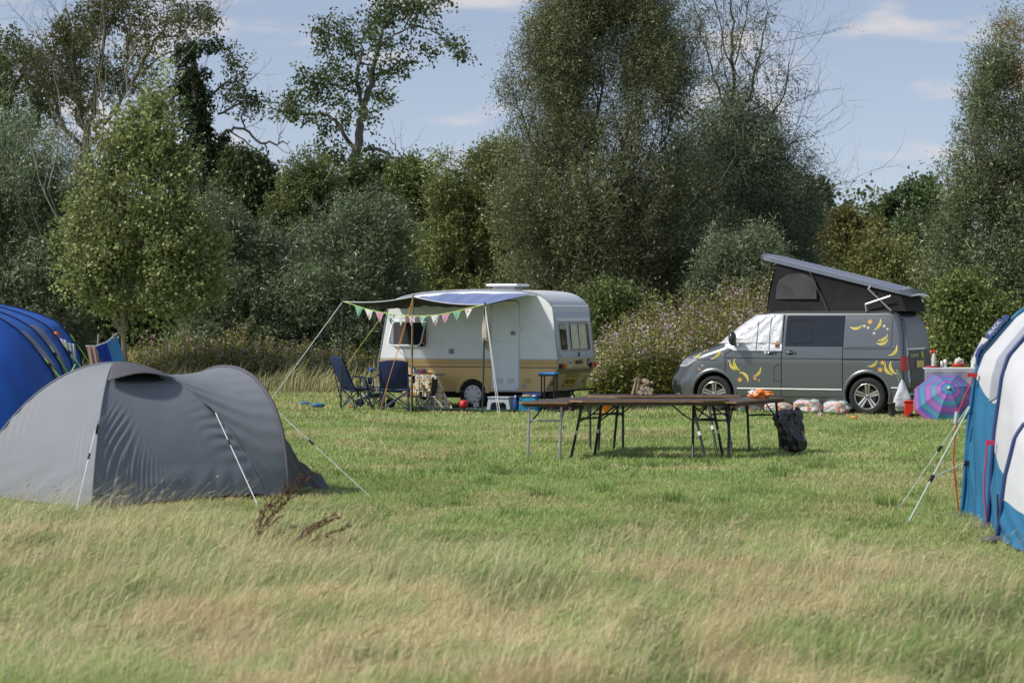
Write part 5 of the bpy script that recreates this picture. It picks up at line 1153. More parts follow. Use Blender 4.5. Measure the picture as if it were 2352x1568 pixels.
def rtp(k, s, t, sag=.05, o=0):
    (x0, y0), (x1, y1) = HR[k], HR[k + 1]; dx, z = arcR(t); zs_ = HZ[k][0] + (HZ[k+1][0] - HZ[k][0]) * s; xs_ = HZ[k][1] + (HZ[k+1][1] - HZ[k][1]) * s; z *= zs_; dx = dx * xs_ if dx < .6 else (dx if dx > 2.3 else .6 * xs_ + (dx - .6) * (2.3 - .6 * xs_) / 1.7); sg = sag * math.sin(PI * s)
    cx_ = 1.45; fx = dx + (cx_ - dx) * sg * (0.35 if z < 1 else .5) - o * (1 if dx < cx_ else -1) * (1 if z < 1.9 else .3); return Vector((x0 + (x1 - x0) * s + fx, y0 + (y1 - y0) * s, z * (1 - sg * .5) + (o if z > 1.4 else 0)))
def zt(z):                      # arc parameter at height z on the left
    lo, hi = 0, .5
    for _ in range(30):
        m_ = (lo + hi) / 2
        if arcR(m_)[1] < z: lo = m_
        else: hi = m_
    return lo
ZB = [lambda s: 1.27 - .17 * s - .08 * math.sin(PI * s), lambda s: .66 - .03 * s - .12 * math.sin(PI * s), lambda s: .33 - .12 * s]
for k in range(3):
    for side_ in (0, 1):
        def up_(u, v, k=k): t0 = zt(ZB[k](u) / (HZ[k][0] + (HZ[k+1][0] - HZ[k][0]) * u)); return rtp(k, u, t0 + (.5 - t0) * v) + Vector((0, 0, .004 * math.sin(u * 17 + v * 21)))
        def lo_(u, v, k=k):
            t0 = zt(ZB[k](u) / (HZ[k][0] + (HZ[k+1][0] - HZ[k][0]) * u)); q = rtp(k, u, t0 * v); q.x += (.022 * math.sin(v * 9 + u * 7) * math.sin(3 * v + u * 9) + .03 * max(0, .35 - v) * math.sin(u * 30)) * (1 - v * .6); return q
        def mir(f): return lambda u, v, f=f, k=k: (lambda q: Vector((2 * (HR[k][0] + (HR[k+1][0] - HR[k][0]) * u + 1.45) - q.x, q.y, q.z)))(f(u, v))
        fu, fl = (up_, lo_) if side_ == 0 else (mir(up_), mir(lo_))
        b = MB(); b.grid(fu, 22, 40); b.build('flysheet', tw, rt, world=True, smooth=True)
        b = MB(); b.grid(fl, 22, 34); b.build('flysheet_base', tb, rt, world=True, smooth=True)
for k in range(4):
    b = MB(); pts = []
    for i in range(61):
        kk_, ss_ = (k, 0) if k < 3 else (2, 1); q = rtp(kk_, ss_, i / 60, 0, .012); pts.append(q)
    b.tube(pts, .019, 8); b.build('pole_sleeve', navy if k else tb, rt, world=True, smooth=True)
for k, far in ((0, 1),):
    b = MB(); n_ = 40; pts = [Vector((HR[0][0] + arcR(i / n_)[0], HR[0][1], arcR(i / n_)[1])) for i in range(n_ + 1)]
    b.add(pts, [tuple(range(n_ + 1))]); b.build('end_panel', tb, rt, world=True)
b = MB()
def twn(u, v): t0 = zt(1.10 + .05 * u); t1 = zt(1.80); return rtp(0, .40 + .38 * u + (1 - v) * .1, t0 + (t1 - t0) * v, o=.012)
b.grid(twn, 10, 16); b.build('window', tgw, rt, world=True, smooth=True)
tagm = mat('tag_grey', (.45, .47, .5), .5)
def tagp(u, v): t0 = zt(1.40); t1 = zt(1.80); q = rtp(0, -.10 + .13 * u, t0 + (t1 - t0) * v, o=.04); return q
b = MB(); b.grid(tagp, 2, 10); tg_ = b.build('badge', navy, rt, world=True)
# lettering on the badge, running up the sleeve
for word, za, zb_, colr, bg_ in (('FRESH', 1.40, 1.58, navy, tagm), ('BLACK', 1.60, 1.75, tagm, navy)):
    t0, t1 = zt(za), zt(zb_); p0 = rtp(0, -.03, t0, o=.05); p1 = rtp(0, -.03, t1, o=.05); U = (p1 - p0).normalized(); Wd = Vector((0, -1, 0)); Nn = U.cross(Vector((0, 0, 0)) - Wd).normalized()
    Nn = Vector((-abs(U.z), -.6, abs(U.x))).normalized(); V_ = Nn.cross(U).normalized(); mid = (p0 + p1) / 2 + Nn * .0
    hl_ = (p1 - p0).length / 2; b = MB(); b.add([mid - U * hl_ - V_ * .042, mid + U * hl_ - V_ * .042, mid + U * hl_ + V_ * .042, mid - U * hl_ + V_ * .042], [(0, 1, 2, 3)]); tp = b.build('badge_plate', bg_, tg_, world=True, solid=.006)
    Mx = Matrix.Identity(4)
    for i_ in range(3): Mx[i_][0] = U[i_]; Mx[i_][1] = V_[i_]; Mx[i_][2] = Nn[i_]; Mx[i_][3] = (mid + Nn * .006)[i_]
    text_obj('lettering', word, .062, colr, tg_, wmat(tg_).inverted() @ Mx, .001, .8)
def rp3(px, py, Y): return at(px, py, Y)
b = MB(); b.tube([rp3(2241,858,22.0), rp3(2218,905,22.0), rp3(2200,950,22.0), rp3(2193,1010,22.0), rp3(2190,1060,22.0), rp3(2196,1120,22.0), rp3(2203,1186,22.0)], .0075, 6); b.build('webbing_strap', redc, rt, world=True)
b = MB(); b.tube([rp3(2198,945,21.96), rp3(2194,972,21.96)], .02, 6); b.build('strap_buckle', tagm, rt, world=True)
b = MB(); b.box(rp3(2233,861,22.0), (.09,.04,.035)); b.build('strap_tab', redc, rt, world=True)
b = MB(); b.tube([rp3(2268,1014,20.9), rp3(2261,1090,20.9), rp3(2261,1140,20.9), rp3(2268,1216,20.9)], .0075, 6); b.build('webbing_strap', pinkc, rt, world=True)
b = MB(); b.box(rp3(2274,1016,20.9), (.07,.04,.04)); b.build('strap_tab', pinkc, rt, world=True)
pale = mat('pale_green_cord', (.50, .62, .52), .5)
pA = rp3(2227,934,22.0)
e1 = gpz(2084, 1203); e2 = gpz(2064, 1168); guy('guy_line', pA, e1, .008, pale, rt, slider=.62); peg(e1, rt); guy('guy_line', pA + Vector((0, .05, .0)), e2, .006, pale, rt, slider=.4); peg(e2, rt)
guy('guy_line', rp3(2216,1062,22.0), pA.lerp(e1, .62), .006, pale, rt)
b = MB(); b.box(rp3(2222,1064,22.0), (.06,.04,.05)); b.build('guy_tab', black, rt, world=True)
for (x, y) in ((4.13, 22.0), (4.18, 20.95), (4.0, 19.7)):
    b = MB(); b.sphere((x - .03, y - .02, .01), .09, (1.4, .8, .35)); b.build('mud_flap', dgrey, rt, world=True, smooth=True)
b = MB(); b.tube([Vector((4.0, 19.72, .0)), Vector((4.0, 19.72, .38))], .008, 5); b.build('pole_end', black, rt, world=True)

# ---- left blue tunnel tent
bl = fabric('tent_royal_blue', (.016, .095, .44), .5, .16, .4, 3); bl2 = fabric('tent_mid_blue', (.03, .13, .50), .5, .2, .4, 3); bwin = fabric('tent_window_tint', (.12, .13, .22), .25, .1); bnv = fabric('tent_seam_navy', (.02, .02, .07), .6, 0)
bt = thing('tunnel_tent', 'royal blue tunnel tent with lime guy lines behind the grey dome tent on the left', 'tent', (-9.2, 41, 0))
PA = [(0,0),(-.10,.5),(-.16,.79),(-.24,.965),(-.55,1.37),(-.75,1.58),(-1.0,1.75),(-1.4,1.93),(-1.9,2.0)]; PB = [(0,0),(-.04,.6),(-.10,1.09),(-.23,1.355),(-.36,1.52),(-.5,1.69),(-.82,1.83),(-1.19,1.94),(-1.56,2.02),(-1.9,2.03)]
def resamp(P):
    full = P + [(2 * P[-1][0] - x, z) for x, z in P[-2::-1]]; L_ = [0]
    for a, c_ in zip(full[:-1], full[1:]): L_.append(L_[-1] + math.hypot(c_[0]-a[0], c_[1]-a[1]))
    return lambda t: (float(np.interp(t * L_[-1], L_, [p[0] for p in full])), float(np.interp(t * L_[-1], L_, [p[1] for p in full])))
fA, fB = resamp(PA), resamp(PB)
HB = [(-7.08, 38.0), (-7.36, 40.0), (-7.60, 42.0), (-7.84, 44.0)]
def btp(f, t, sag=.0, o=0):      # f 0..3 along hoops
    k = min(2, int(f)); s = f - k; x = HB[k][0] + (HB[k+1][0] - HB[k][0]) * s; y = HB[k][1] + (HB[k+1][1] - HB[k][1]) * s
    w_ = f / 3; a, c_ = fA(t), fB(t); dx = a[0] * (1 - w_) + c_[0] * w_; z = a[1] * (1 - w_) + c_[1] * w_; sg = sag * math.sin(PI * s); dx = dx + (-1.9 - dx) * sg
    return Vector((x + dx + (o if dx > -1.9 else -o), y, z * (1 - sg * .6) + (o * .5 if z > 1 else 0)))
for k in range(3):
    b = MB(); b.grid(lambda u, v, k=k: btp(k + u * .9999, v, .09), 16, 70); b.build('flysheet', bl2 if k else bl2, bt, world=True, smooth=True)
for f in range(4):
    b = MB(); b.tube([btp(min(2.9999, f), i / 60, 0, .010) for i in range(61)], .014, 6); b.build('pole_sleeve', bnv, bt, world=True, smooth=True)
b = MB(); b.grid(lambda u, v: btp(.15 + .6 * u + .15 * (1 - v), .07 + .23 * v, .09, .03), 10, 14); b.build('window', bwin, bt, world=True, smooth=True)
b = MB(); b.grid(lambda u, v: btp(1.2 + .6 * u, .05 + .26 * v, .09, .03), 10, 14); b.build('window', bwin, bt, world=True, smooth=True)
def endc(u, v):                 # sloping bedroom end facing the camera
    A = btp(0, v); B = Vector((-8.98 + 1.7 * math.cos(PI * v), 36.9 - .9 * math.sin(PI * v), 0)); q = A.lerp(B, u); q += Vector((0, -.30, .22)) * math.sin(PI * u) * (math.sin(PI * v)); return q + Vector((0, .012, 0)) * math.sin(u * 20 + v * 46)
b = MB(); b.grid(endc, 30, 60); b.build('bedroom_end', bl, bt, world=True, smooth=True)
b = MB(); b.grid(lambda u, v: btp(2.9999, v).lerp(Vector((-9.7, 44.6, 0)), u), 6, 40); b.build('rear_end', bl, bt, world=True, smooth=True)
for f, t, px, py, sl in ((0, .20, 168, 905, .3), (1, .22, 172, 880, None), (2, .21, 205, 868, None), (2.9999, .23, 225, 862, None), (0, .10, 150, 880, None), (1, .09, 180, 900, .3)):
    a_ = btp(f, t, 0, .03); e_ = at(px, py, a_.y); e_.z = max(0, e_.z); d = e_ - a_; e_ = a_ + d * (a_.z / max(.2, -d.z)); guy('guy_line', a_, e_, .010, cordg, bt, slider=.1)
guy('guy_line', at(19, 925, 37.2), gpz(44, 945) , .010, cordg, bt)
# orange lantern ball hung from the tent, clothes hung on its guy lines
o = thing('lantern', 'small round orange lantern hanging on the side of the blue tent', 'lantern', at(128, 769, 42.6))
b = MB(); b.sphere((0, 0, 0), .06); b.build('globe', mat('lantern_orange', (.85, .16, .02), .5), o, smooth=True); b = MB(); b.tube([(0, 0, .05), (0, 0, .12)], .006, 5); b.build('loop', black, o)
def cloth(name, label, cat, corners, Y, m, wob=.02, dY=0, group=None, parts=None):
    P = [at(px, py, Y + (dY if i in (1, 2) else 0)) for i, (px, py) in enumerate(corners)]   # tl, tr, br, bl
    o_ = thing(name, label, cat, P[3].lerp(P[2], .5), 0, group)
    def f(u, v):
        q = P[0].lerp(P[1], u).lerp(P[3].lerp(P[2], u), v); q += Vector((0, wob * math.sin(u * 13 + v * 2) * (.3 + v), -.012 * math.sin(PI * u) * (1 - v))); return q
    b = MB(); b.grid(f, 20, 20); b.build('cloth', m, o_, world=True, smooth=True, solid=.012); return o_
cloth('tea_towel', 'pale grey tea towel hanging at the doorway of the blue tent', 'towel', [(155,786),(172,789),(175,830),(166,829)], 43, mat('cloth_grey', (.42, .46, .50), .9, var=.15))
cloth('shirt', 'crumpled white shirt pegged beside the grey tea towel on the blue tent', 'clothing', [(137,776),(151,780),(156,797),(147,799)], 42.8, mat('cloth_white', (.68, .70, .74), .9, var=.2))
flo = mat('floral_cloth', (.45, .22, .14), .9, scale=38, col2=(.16, .20, .24), var=.3)
cloth('towel', 'patterned rust and grey towel, leftmost on the washing line behind the grey tent', 'towel', [(198,795),(220,796),(232,845),(210,846)], 49, flo, group='towels on the washing line')
cloth('towel', 'royal blue towel between the patterned and the sky blue towel', 'towel', [(221,795),(245,786),(261,842),(235,844)], 49, mat('towel_royal', (.015, .05, .34), .9, var=.15), dY=.2, group='towels on the washing line')
cloth('towel', 'large sky blue towel at the right end of the washing line', 'towel', [(245,786),(267,767),(292,850),(262,848)], 49.2, mat('towel_sky', (.07, .27, .55), .9, var=.12), dY=.3, group='towels on the washing line')
wl = thing('washing_line', 'washing line on two wooden posts carrying the three towels', 'washing line', Vector((at(222, 717, 49.2).x, 49.2, 0)))
for px, py in ((223,768),(258,766)):
    b = MB(); q = at(px, py, 49.25); b.tube([Vector((q.x - .02, q.y + .15, -.05)), q + Vector((0, .15, 0))], .022, 7); b.build('post', barkp, wl, world=True)
b = MB(); b.tube([at(196,794,49.2), at(221,794,49.2), at(245,785,49.3), at(268,765,49.5)], .008, 5); b.build('line', cordw, wl, world=True)
# ------------------------------------------------------------------ awning
aw = thing('awning', 'blue and black tarpaulin awning on three poles in front of the caravan', 'awning', (-1.9, 45.2, 0))
cvM = wmat(cv)
def cvp(x, y, z): return cvM @ Vector((x, y, z))
PL = at(787, 692.7, 45.5); PM = at(948.6, 681.5, 44.9); PR = at(1114.3, 699.5, 44.3)
A0 = cvp(.34, -.02, 2.08); A1 = cvp(1.45, -.02, 2.24); A2 = cvp(3.29, -.02, 2.235)
blue_t = mat('tarpaulin_blue', (.10, .17, .48), .45, var=.12, scale=3, bump=.4, bscale=6); blk_t = mat('tarpaulin_black', (.012, .013, .022), .6)
def two_sided(name, a, b_):
    m, nt, out = nodes(name); N = nt.nodes.new; L = nt.links.new
    g_ = N('ShaderNodeNewGeometry'); p1 = N('ShaderNodeBsdfPrincipled'); p2 = N('ShaderNodeBsdfPrincipled'); ms = N('ShaderNodeMixShader')
    nz = N('ShaderNodeTexNoise'); nz.inputs['Scale'].default_value = 4; bp = N('ShaderNodeBump'); bp.inputs['Strength'].default_value = .4; bp.inputs['Distance'].default_value = .03
    L(nz.outputs[0], bp.inputs['Height']); L(bp.outputs[0], p1.inputs['Normal'])
    p1.inputs['Base Color'].default_value = (*a, 1); p2.inputs['Base Color'].default_value = (*b_, 1); p1.inputs['Roughness'].default_value = .45; p2.inputs['Roughness'].default_value = .7
    L(g_.outputs['Backfacing'], ms.inputs[0]); L(p1.outputs[0], ms.inputs[1]); L(p2.outputs[0], ms.inputs[2]); L(ms.outputs[0], out.inputs[0]); return m
tarp = two_sided('tarpaulin', (.15, .20, .38), (.010, .011, .02))
def canopy(u, v):       # u along, v from rail (0) to front hem (1)
    if u < .5: t = u * 2; R = A0.lerp(A1, t); Fh = PL.lerp(PM, t); Fh = Fh - Vector((0, 0, .05 * math.sin(PI * t)))
    else: t = u * 2 - 1; R = A1.lerp(A2, t); Fh = PM.lerp(PR, t); Fh = Fh - Vector((0, 0, .05 * math.sin(PI * t)))
    q = R.lerp(Fh, v); env = math.sin(PI * (u * 1.0)) ** .6
    q.z -= .19 * env * (math.sin(PI * min(1, v ** 1.6))) * (1 if u < .5 else 1 - .35 * (u - .5) * 2) ; q.z -= .010 * math.sin(u * 60) * math.sin(PI * v); return q
b = MB(); b.grid(canopy, 80, 24); cnp = b.build('canopy', tarp, aw, world=True, smooth=True)
# make sure normals point up
me = cnp.data
if sum(p.normal.z for p in me.polygons) < 0: me.flip_normals()
b = MB(); b.tube([canopy(i / 60, 1) for i in range(61)], .012, 6); b.build('hem', mat('hem_grey', (.50, .53, .58), .6), aw, world=True)
polem = mat('green_black_pole', (.03, .045, .04), .5, var=.4, scale=20); polew = mat('bamboo_pole', (.24, .20, .10), .7, var=.4, scale=12)
for p_, px, m_ in ((PL, 782.5, polem), (PM, 944, polew), (PR, 1108, polem)):
    g_ = Vector(((px - CX) / F * p_.y, p_.y, -.02)); b = MB(); b.tube([g_, p_ + Vector((0, 0, .04))], .016 if m_ is polem else .020, 8); b.build('pole', m_, aw, world=True)
for a_, e_, r_, m_ in ((PL, gpz(608, 938), .009, mat('silver_cord', (.62, .65, .68), .4)), (PR, gpz(1149, 953), .009, mat('silver_cord', (.62, .65, .68))), (PR + Vector((0,0,-.02)), gpz(1144, 952), .006, cordw),
    (PM, gpz(871, 947), .005, cordo), (PM + Vector((.01,0,-.02)), gpz(874, 945), .004, cordo), (cvp(.15, -.05, 1.9), gpz(733, 926), .005, cordy), (A2, gpz(1376, 925), .006, cordy)):
    guy('guy_line', a_, e_, r_, m_, aw); peg(e_, aw)
# bunting
bu = thing('bunting', 'string of triangular flags spelling MONZA slung between the awning poles', 'bunting', Vector((-1.9, 44.8, 1.6)))
def bpt(rx, ry):
    px, py = 746.5 + .27344 * rx, 620.2 + .27344 * ry; t = (px - 787) / (1114 - 787); return at(px, py, 45.45 - 1.15 * t)
SP = [(150,262),(240,292),(330,322),(430,347),(520,364),(640,378),(740,385),(850,385),(960,376),(1060,357),(1170,330),(1250,310),(1335,290)]
b = MB(); b.tube([bpt(*p) for p in SP], .009, 5); b.build('string', mat('string_lime', (.50, .70, .20), .6), bu, world=True)
gflag = mat('flag_green', (.22, .46, .32), .8, var=.1); pflag = mat('flag_pink', (.62, .34, .46), .8, var=.1)
m, nt, out = nodes('flag_spotted'); Nn_ = nt.nodes.new; b_ = Nn_('ShaderNodeBsdfPrincipled'); vo = Nn_('ShaderNodeTexVoronoi'); vo.inputs['Scale'].default_value = 17; cr = Nn_('ShaderNodeValToRGB'); cr.color_ramp.interpolation = 'CONSTANT'
cr.color_ramp.elements[0].color = (.65, .12, .10, 1); cr.color_ramp.elements[1].position = .30; cr.color_ramp.elements[1].color = (.72, .74, .74, 1)
tc_ = Nn_('ShaderNodeTexCoord'); nt.links.new(tc_.outputs['Object'], vo.inputs['Vector']); nt.links.new(vo.outputs['Distance'], cr.inputs[0]); nt.links.new(cr.outputs[0], b_.inputs['Base Color']); nt.links.new(b_.outputs[0], out.inputs[0]); sflag = m
letw = mat('letter_white', (.82, .84, .84), .7)
xsf = [285,370,460,552,645,738,825,925,1018,1112,1210]; colf = [gflag,sflag,pflag,gflag,sflag,pflag,gflag,sflag,pflag,gflag,sflag]; lets = {3:'M',4:'O',5:'N',6:'Z',7:'A'}
flag_names = {0:'plain green flag',1:'red spotted white flag',2:'plain pink flag'}
for i, (x, c_) in enumerate(zip(xsf, colf)):
    yy = float(np.interp(x, [p[0] for p in SP], [p[1] for p in SP])); sl_ = (float(np.interp(x + 36, [p[0] for p in SP], [p[1] for p in SP])) - float(np.interp(x - 36, [p[0] for p in SP], [p[1] for p in SP])))
    a_, c2, d_ = bpt(x - 37, yy - sl_ / 2 + 2), bpt(x + 37, yy + sl_ / 2 + 2), bpt(x + random.uniform(-16, 6) , yy + 92)
    b = MB(); n_ = 8; vs = []; fs = []
    for r in range(n_ + 1):
        for q in range(n_ + 1):
            t = r / n_; A_ = a_.lerp(d_, t); B_ = c2.lerp(d_, t * .999); pnt = A_.lerp(B_, q / n_) + Vector((0, .012 * math.sin(q * .9 + i + t * 3) * t, 0)); vs.append(pnt)
    fs = [(r*(n_+1)+q, r*(n_+1)+q+1, (r+1)*(n_+1)+q+1, (r+1)*(n_+1)+q) for r in range(n_) for q in range(n_)]
    b.add(vs, fs); f_ = b.build('pennant', c_, bu, world=True, smooth=True, solid=.003)
    if i in lets:
        ctr = (a_ + c2) / 2 * .66 + d_ * .34 + Vector((0, -.02, 0)); text_obj('lettering', lets[i], .15, letw, f_, wmat(f_).inverted() @ Matrix.Translation(ctr) @ Matrix.Rotation(rad(-14), 4, 'Z') @ Matrix.Rotation(PI / 2, 4, 'X'), .003, 1)
# beige towel on the right pole
o = thing('towel', 'beige towel knotted to the right-hand awning pole', 'towel', (PR.x, PR.y - .02, 1.3))
def tw_(u, v):
    w_ = .02 + .14 * min(1, v * 1.7) ; ang = u * 2 * PI; z = PR.z - .02 - .74 * v - (.10 * math.sin(ang + .6) if v > .8 else 0) * (v - .8) * 5
    r_ = w_ / 2 * (1 + .25 * math.sin(ang * 3)) * (1 - .5 * max(0, v - .8) * 5 * .7); return Vector((PR.x + .015 + r_ * math.cos(ang) + .02 * v, PR.y + r_ * .5 * math.sin(ang), z))
b = MB(); b.grid(tw_, 30, 30); b.build('cloth', mat('towel_beige', (.42, .38, .33), .95, var=.12, bump=.4), o, world=True, smooth=True)

# ------------------------------------------------------------------ camp chairs
def camp_chair(label, x, y, rz, w_, hseat, hback, fab, frame, cat='camping chair', trim=None, lean=.14, group='folding camping chairs', seatdrop=.06, holder=True):
    c = thing('camp_chair', label, cat, (x, y, 0), rz, group); hw = w_ / 2; d = w_ * .82     # local: faces +y
    def back(u, v):
        xx = -hw + w_ * u; z = hseat + .02 + (hback - hseat) * v; return (xx * (1 - .12 * v ** 3 * 0), -d / 2 - lean * v + .05 * math.sin(PI * u) * -1 * (.4 + .6 * math.sin(PI * v)), z + .03 * math.sin(PI * u) * v ** 4)
    b = MB(); b.grid(back, 18, 18); b.build('backrest', fab, c, smooth=True, solid=.018)
    b = MB(); b.grid(lambda u, v: (-hw + w_ * u, -d / 2 + d * v, hseat - seatdrop * math.sin(PI * u) * math.sin(PI * (.15 + .75 * v)) + .02 * v), 14, 14); b.build('seat', fab, c, smooth=True, solid=.016)
    if trim:
        for s in (-1, 1):
            b = MB(); b.grid(lambda u, v: (s * (hw - .075 * u), back((s * (hw - .075 * u) + hw) / w_, v)[1] + .018, back(.5 + s * .45, v)[2]), 3, 16); b.build('patterned_edge', trim, c, smooth=True)
    ah = hseat + .24 * w_ / .55
    for s in (-1, 1):
        b = MB(); b.grid(lambda u, v: (s * (hw + .01) + (u - .5) * .075, -d / 2 - .02 + (d + .04) * v, ah - .025 * math.sin(PI * v) + .035 * (1 - v)), 3, 10); arm = b.build('armrest', fab, c, smooth=True, solid=.014)
        if holder and s == 1:
            b = MB(); b.lathe([(.035, -.13), (.045, 0), (.040, 0), (.03, -.12)], Matrix.Translation((s * (hw + .02), d / 2 - .1, ah - .01)), 12, False); b.build('cup_holder', fab, arm, smooth=True)
    r_ = .011 * (w_ / .55) ** .5; bl_ = hback - .06
    def leg(p, q): b = MB(); b.tube([Vector(p), Vector(q)], r_, 7); b.build('leg', frame, c)
    for s in (-1, 1):
        leg((s * hw, -d / 2 + .02, 0), (s * (hw - .02), -d / 2 - lean * .85, bl_))            # rear uprights
        leg((s * hw, d / 2, 0), (s * (hw + .005), d / 2 - .02, ah - .02))                      # front posts
        leg((s * hw, d / 2, .03), (-s * hw, d / 2, hseat)); leg((s * hw, -d / 2, .03), (-s * hw, -d / 2, hseat))
        leg((s * hw, -d / 2, .03), (s * hw, d / 2, hseat)); leg((s * hw, d / 2, .03), (s * hw, -d / 2, hseat))
    return c
navyf = mat('navy_canvas', (.016, .032, .10), .75, var=.25, scale=4, bump=.5, bscale=7); navyfr = mat('navy_tube', (.03, .05, .13), .35, metal=.2)
patf = mat('patterned_canvas', (.02, .03, .07), .85, scale=34, col2=(.11, .13, .16), var=.2); patt = mat('speckled_canvas', (.012, .025, .06), .85, scale=48, col2=(.30, .22, .14))
def gX(px, Y): return (px - CX) / F * Y
camp_chair('navy camping chair seen square from behind, in front of the mustard patterned table', gX(910, 45.4), 45.4, rad(-6), .56, .42, .93, navyf, navyfr)
camp_chair('navy camping chair with speckled edging, the tall leftmost chair beside the awning pole', gX(822, 46.2), 46.2, rad(-58), .52, .40, .98, navyf, navyfr, trim=patt, lean=.26)
camp_chair('small speckled camping chair between the two big navy chairs', gX(864, 46.8), 46.8, rad(-75), .34, .27, .60, patf, navyfr, lean=.12, holder=False)
brn = mat('brown_canvas', (.05, .042, .032), .9, var=.3); c = camp_chair('small brown animal-faced camping chair tucked against the patterned tablecloth', gX(977, 45.5), 45.5, rad(75), .34, .27, .56, brn, mat('pale_tube', (.25, .25, .26), .4, metal=.5), lean=.05, holder=False)
for s in (-1, 1):
    b = MB(); b.sphere((s * .13, -.19, .60), .055, (1, .4, 1)); b.build('ear', mat('cream_fleece', (.50, .50, .36), .9) if s > 0 else brn, c, smooth=True)
b = MB(); b.sphere((.02, -.08, .52), .06, (1.3, .5, .7)); b.build('snout', mat('cream_fleece', (.50, .50, .36), .9), c, smooth=True)
# toy pram / trolley behind chairs
o = thing('toy_buggy', 'low toy buggy with dark wheels standing behind the navy camping chairs', 'toy', (gX(856, 47.2), 47.2, 0), rad(10))
b = MB(); b.tube([(-.30,0,.16),(-.1,0,.24),(.25,0,.24),(.42,0,.12)], .03); b.tube([(.1,0,.24),(.06,0,.62),(-.02,0,.72)], .014); b.box((.1,0,.22),(.34,.22,.05)); b.build('frame', mat('toy_silver', (.45,.48,.50), .35, metal=.5), o, smooth=False)
for x in (-.26, .36):
    b = MB(); b.lathe([(.02,-.03),(.085,-.03),(.095,0),(.085,.03),(.02,.03)], Matrix.Translation((x,0,.095)) @ RY, 20); b.build('wheel', rubber, o, smooth=True)
b = MB(); b.sphere((-.02,0,.74), .05, (1,.7,1)); b.build('grip', mat('toy_blue', (.03,.10,.45), .5), o, smooth=True)

# ------------------------------------------------------------------ patterned table
m, nt, out = nodes('ring_pattern_cloth'); N = nt.nodes.new; L = nt.links.new
tc_ = N('ShaderNodeTexCoord'); mp_ = N('ShaderNodeMapping'); mp_.inputs['Scale'].default_value = (8.2, 8.2, 8.2); L(tc_.outputs['UV'], mp_.inputs[0])
fr_ = N('ShaderNodeVectorMath'); fr_.operation = 'FRACTION'; L(mp_.outputs[0], fr_.inputs[0]); sb_ = N('ShaderNodeVectorMath'); sb_.operation = 'SUBTRACT'; sb_.inputs[1].default_value = (.5, .5, 0); L(fr_.outputs[0], sb_.inputs[0])
ln_ = N('ShaderNodeVectorMath'); ln_.operation = 'LENGTH'; L(sb_.outputs[0], ln_.inputs[0]); cr = N('ShaderNodeValToRGB'); cr.color_ramp.interpolation = 'CONSTANT'; e = cr.color_ramp.elements
e[0].color = (.55, .33, .05, 1); e[1].position = .17; e[1].color = (.72, .74, .74, 1); e2_ = e.new(.44); e2_.color = (.50, .30, .05, 1); L(ln_.outputs['Value'], cr.inputs[0])
b_ = N('ShaderNodeBsdfPrincipled'); b_.inputs['Roughness'].default_value = .6; L(cr.outputs[0], b_.inputs['Base Color']); L(b_.outputs[0], out.inputs[0]); ringcloth = m
def uv_grid(name, fn, nu, nv, uvf, m_, parent, world=True):
    b = MB(); b.grid(fn, nu, nv); o_ = b.build(name, m_, parent, world=world, smooth=True, solid=.004); me = o_.data; uv = me.uv_layers.new(name='UVMap'); w_ = nv + 1
    for l in me.loops: i, j = divmod(l.vertex_index, w_); uv.data[l.index].uv = uvf(i / nu, j / nv)
    return o_
tb_ = thing('camp_table', 'camping table wearing the mustard ring-patterned cloth by the caravan', 'table', (gX(975, 46), 46.0, 0), rad(-18))
b = MB(); b.box((0, 0, .675), (.60, .62, .03)); b.build('table_top', mat('table_grey', (.4,.4,.4), .5), tb_, bevel=.01)
for sx_ in (-1, 1):
    for sy_ in (-1, 1): b = MB(); b.tube([(sx_*.26, sy_*.27, 0), (sx_*.26, sy_*.27, .67)], .013); b.build('leg', alu, tb_)
tcl = thing('tablecloth', 'mustard tablecloth printed with white rings, one side blown out to the right', 'tablecloth', (gX(975, 46), 46.0, .69), rad(-18))
uv_grid('cloth_top', lambda u, v: (-.32 + .64*u, -.33 + .66*v, .003), 6, 6, lambda u, v: (u*.64, v*.66), ringcloth, tcl, False)
uv_grid('cloth_front', lambda u, v: (-.32 + .36*u, -.34 - .02*math.sin(u*9)*v, -.42*v), 14, 8, lambda u, v: (u*.36, v*.42), ringcloth, tcl, False)
uv_grid('cloth_side', lambda u, v: (.04 + .29*u + v*(.06 + .34*u) + .012*math.sin(u*11+v*4)*v, -.345 - .05*v*u + .03*math.sin(u*8+v*3)*v, -.66*v), 16, 14, lambda u, v: ((.04+.29*u + v*(.06+.3*u)), v*.72), ringcloth, tcl, False)
def bowl(name, label, x, y, z, r, h, m_, cat='bowl', hr=.5, inn=True):
    o_ = thing(name, label, cat, (x, y, z)); b = MB(); b.lathe([(r*hr*.9, 0), (r*.86, h*.45), (r, h), (r*.95, h), (r*.8, h*.5), (r*hr*.7, .012), (.001, .012)], None, 24, False); b.build('shell', m_, o_, smooth=True); return o_
def pt_tbl(px, Yo, z=.697): return gX(px, Yo), Yo, z
x, y, z = pt_tbl(968.5, 45.95); bowl('bowl', 'pink bowl on the patterned tablecloth, under the mint bowl', x, y, z, .078, .075, mat('bowl_pink', (.75, .12, .20), .4))
bowl('bowl', 'mint green bowl stacked in the pink one', x, y, z + .045, .078, .055, mat('bowl_mint', (.30, .62, .50), .4))
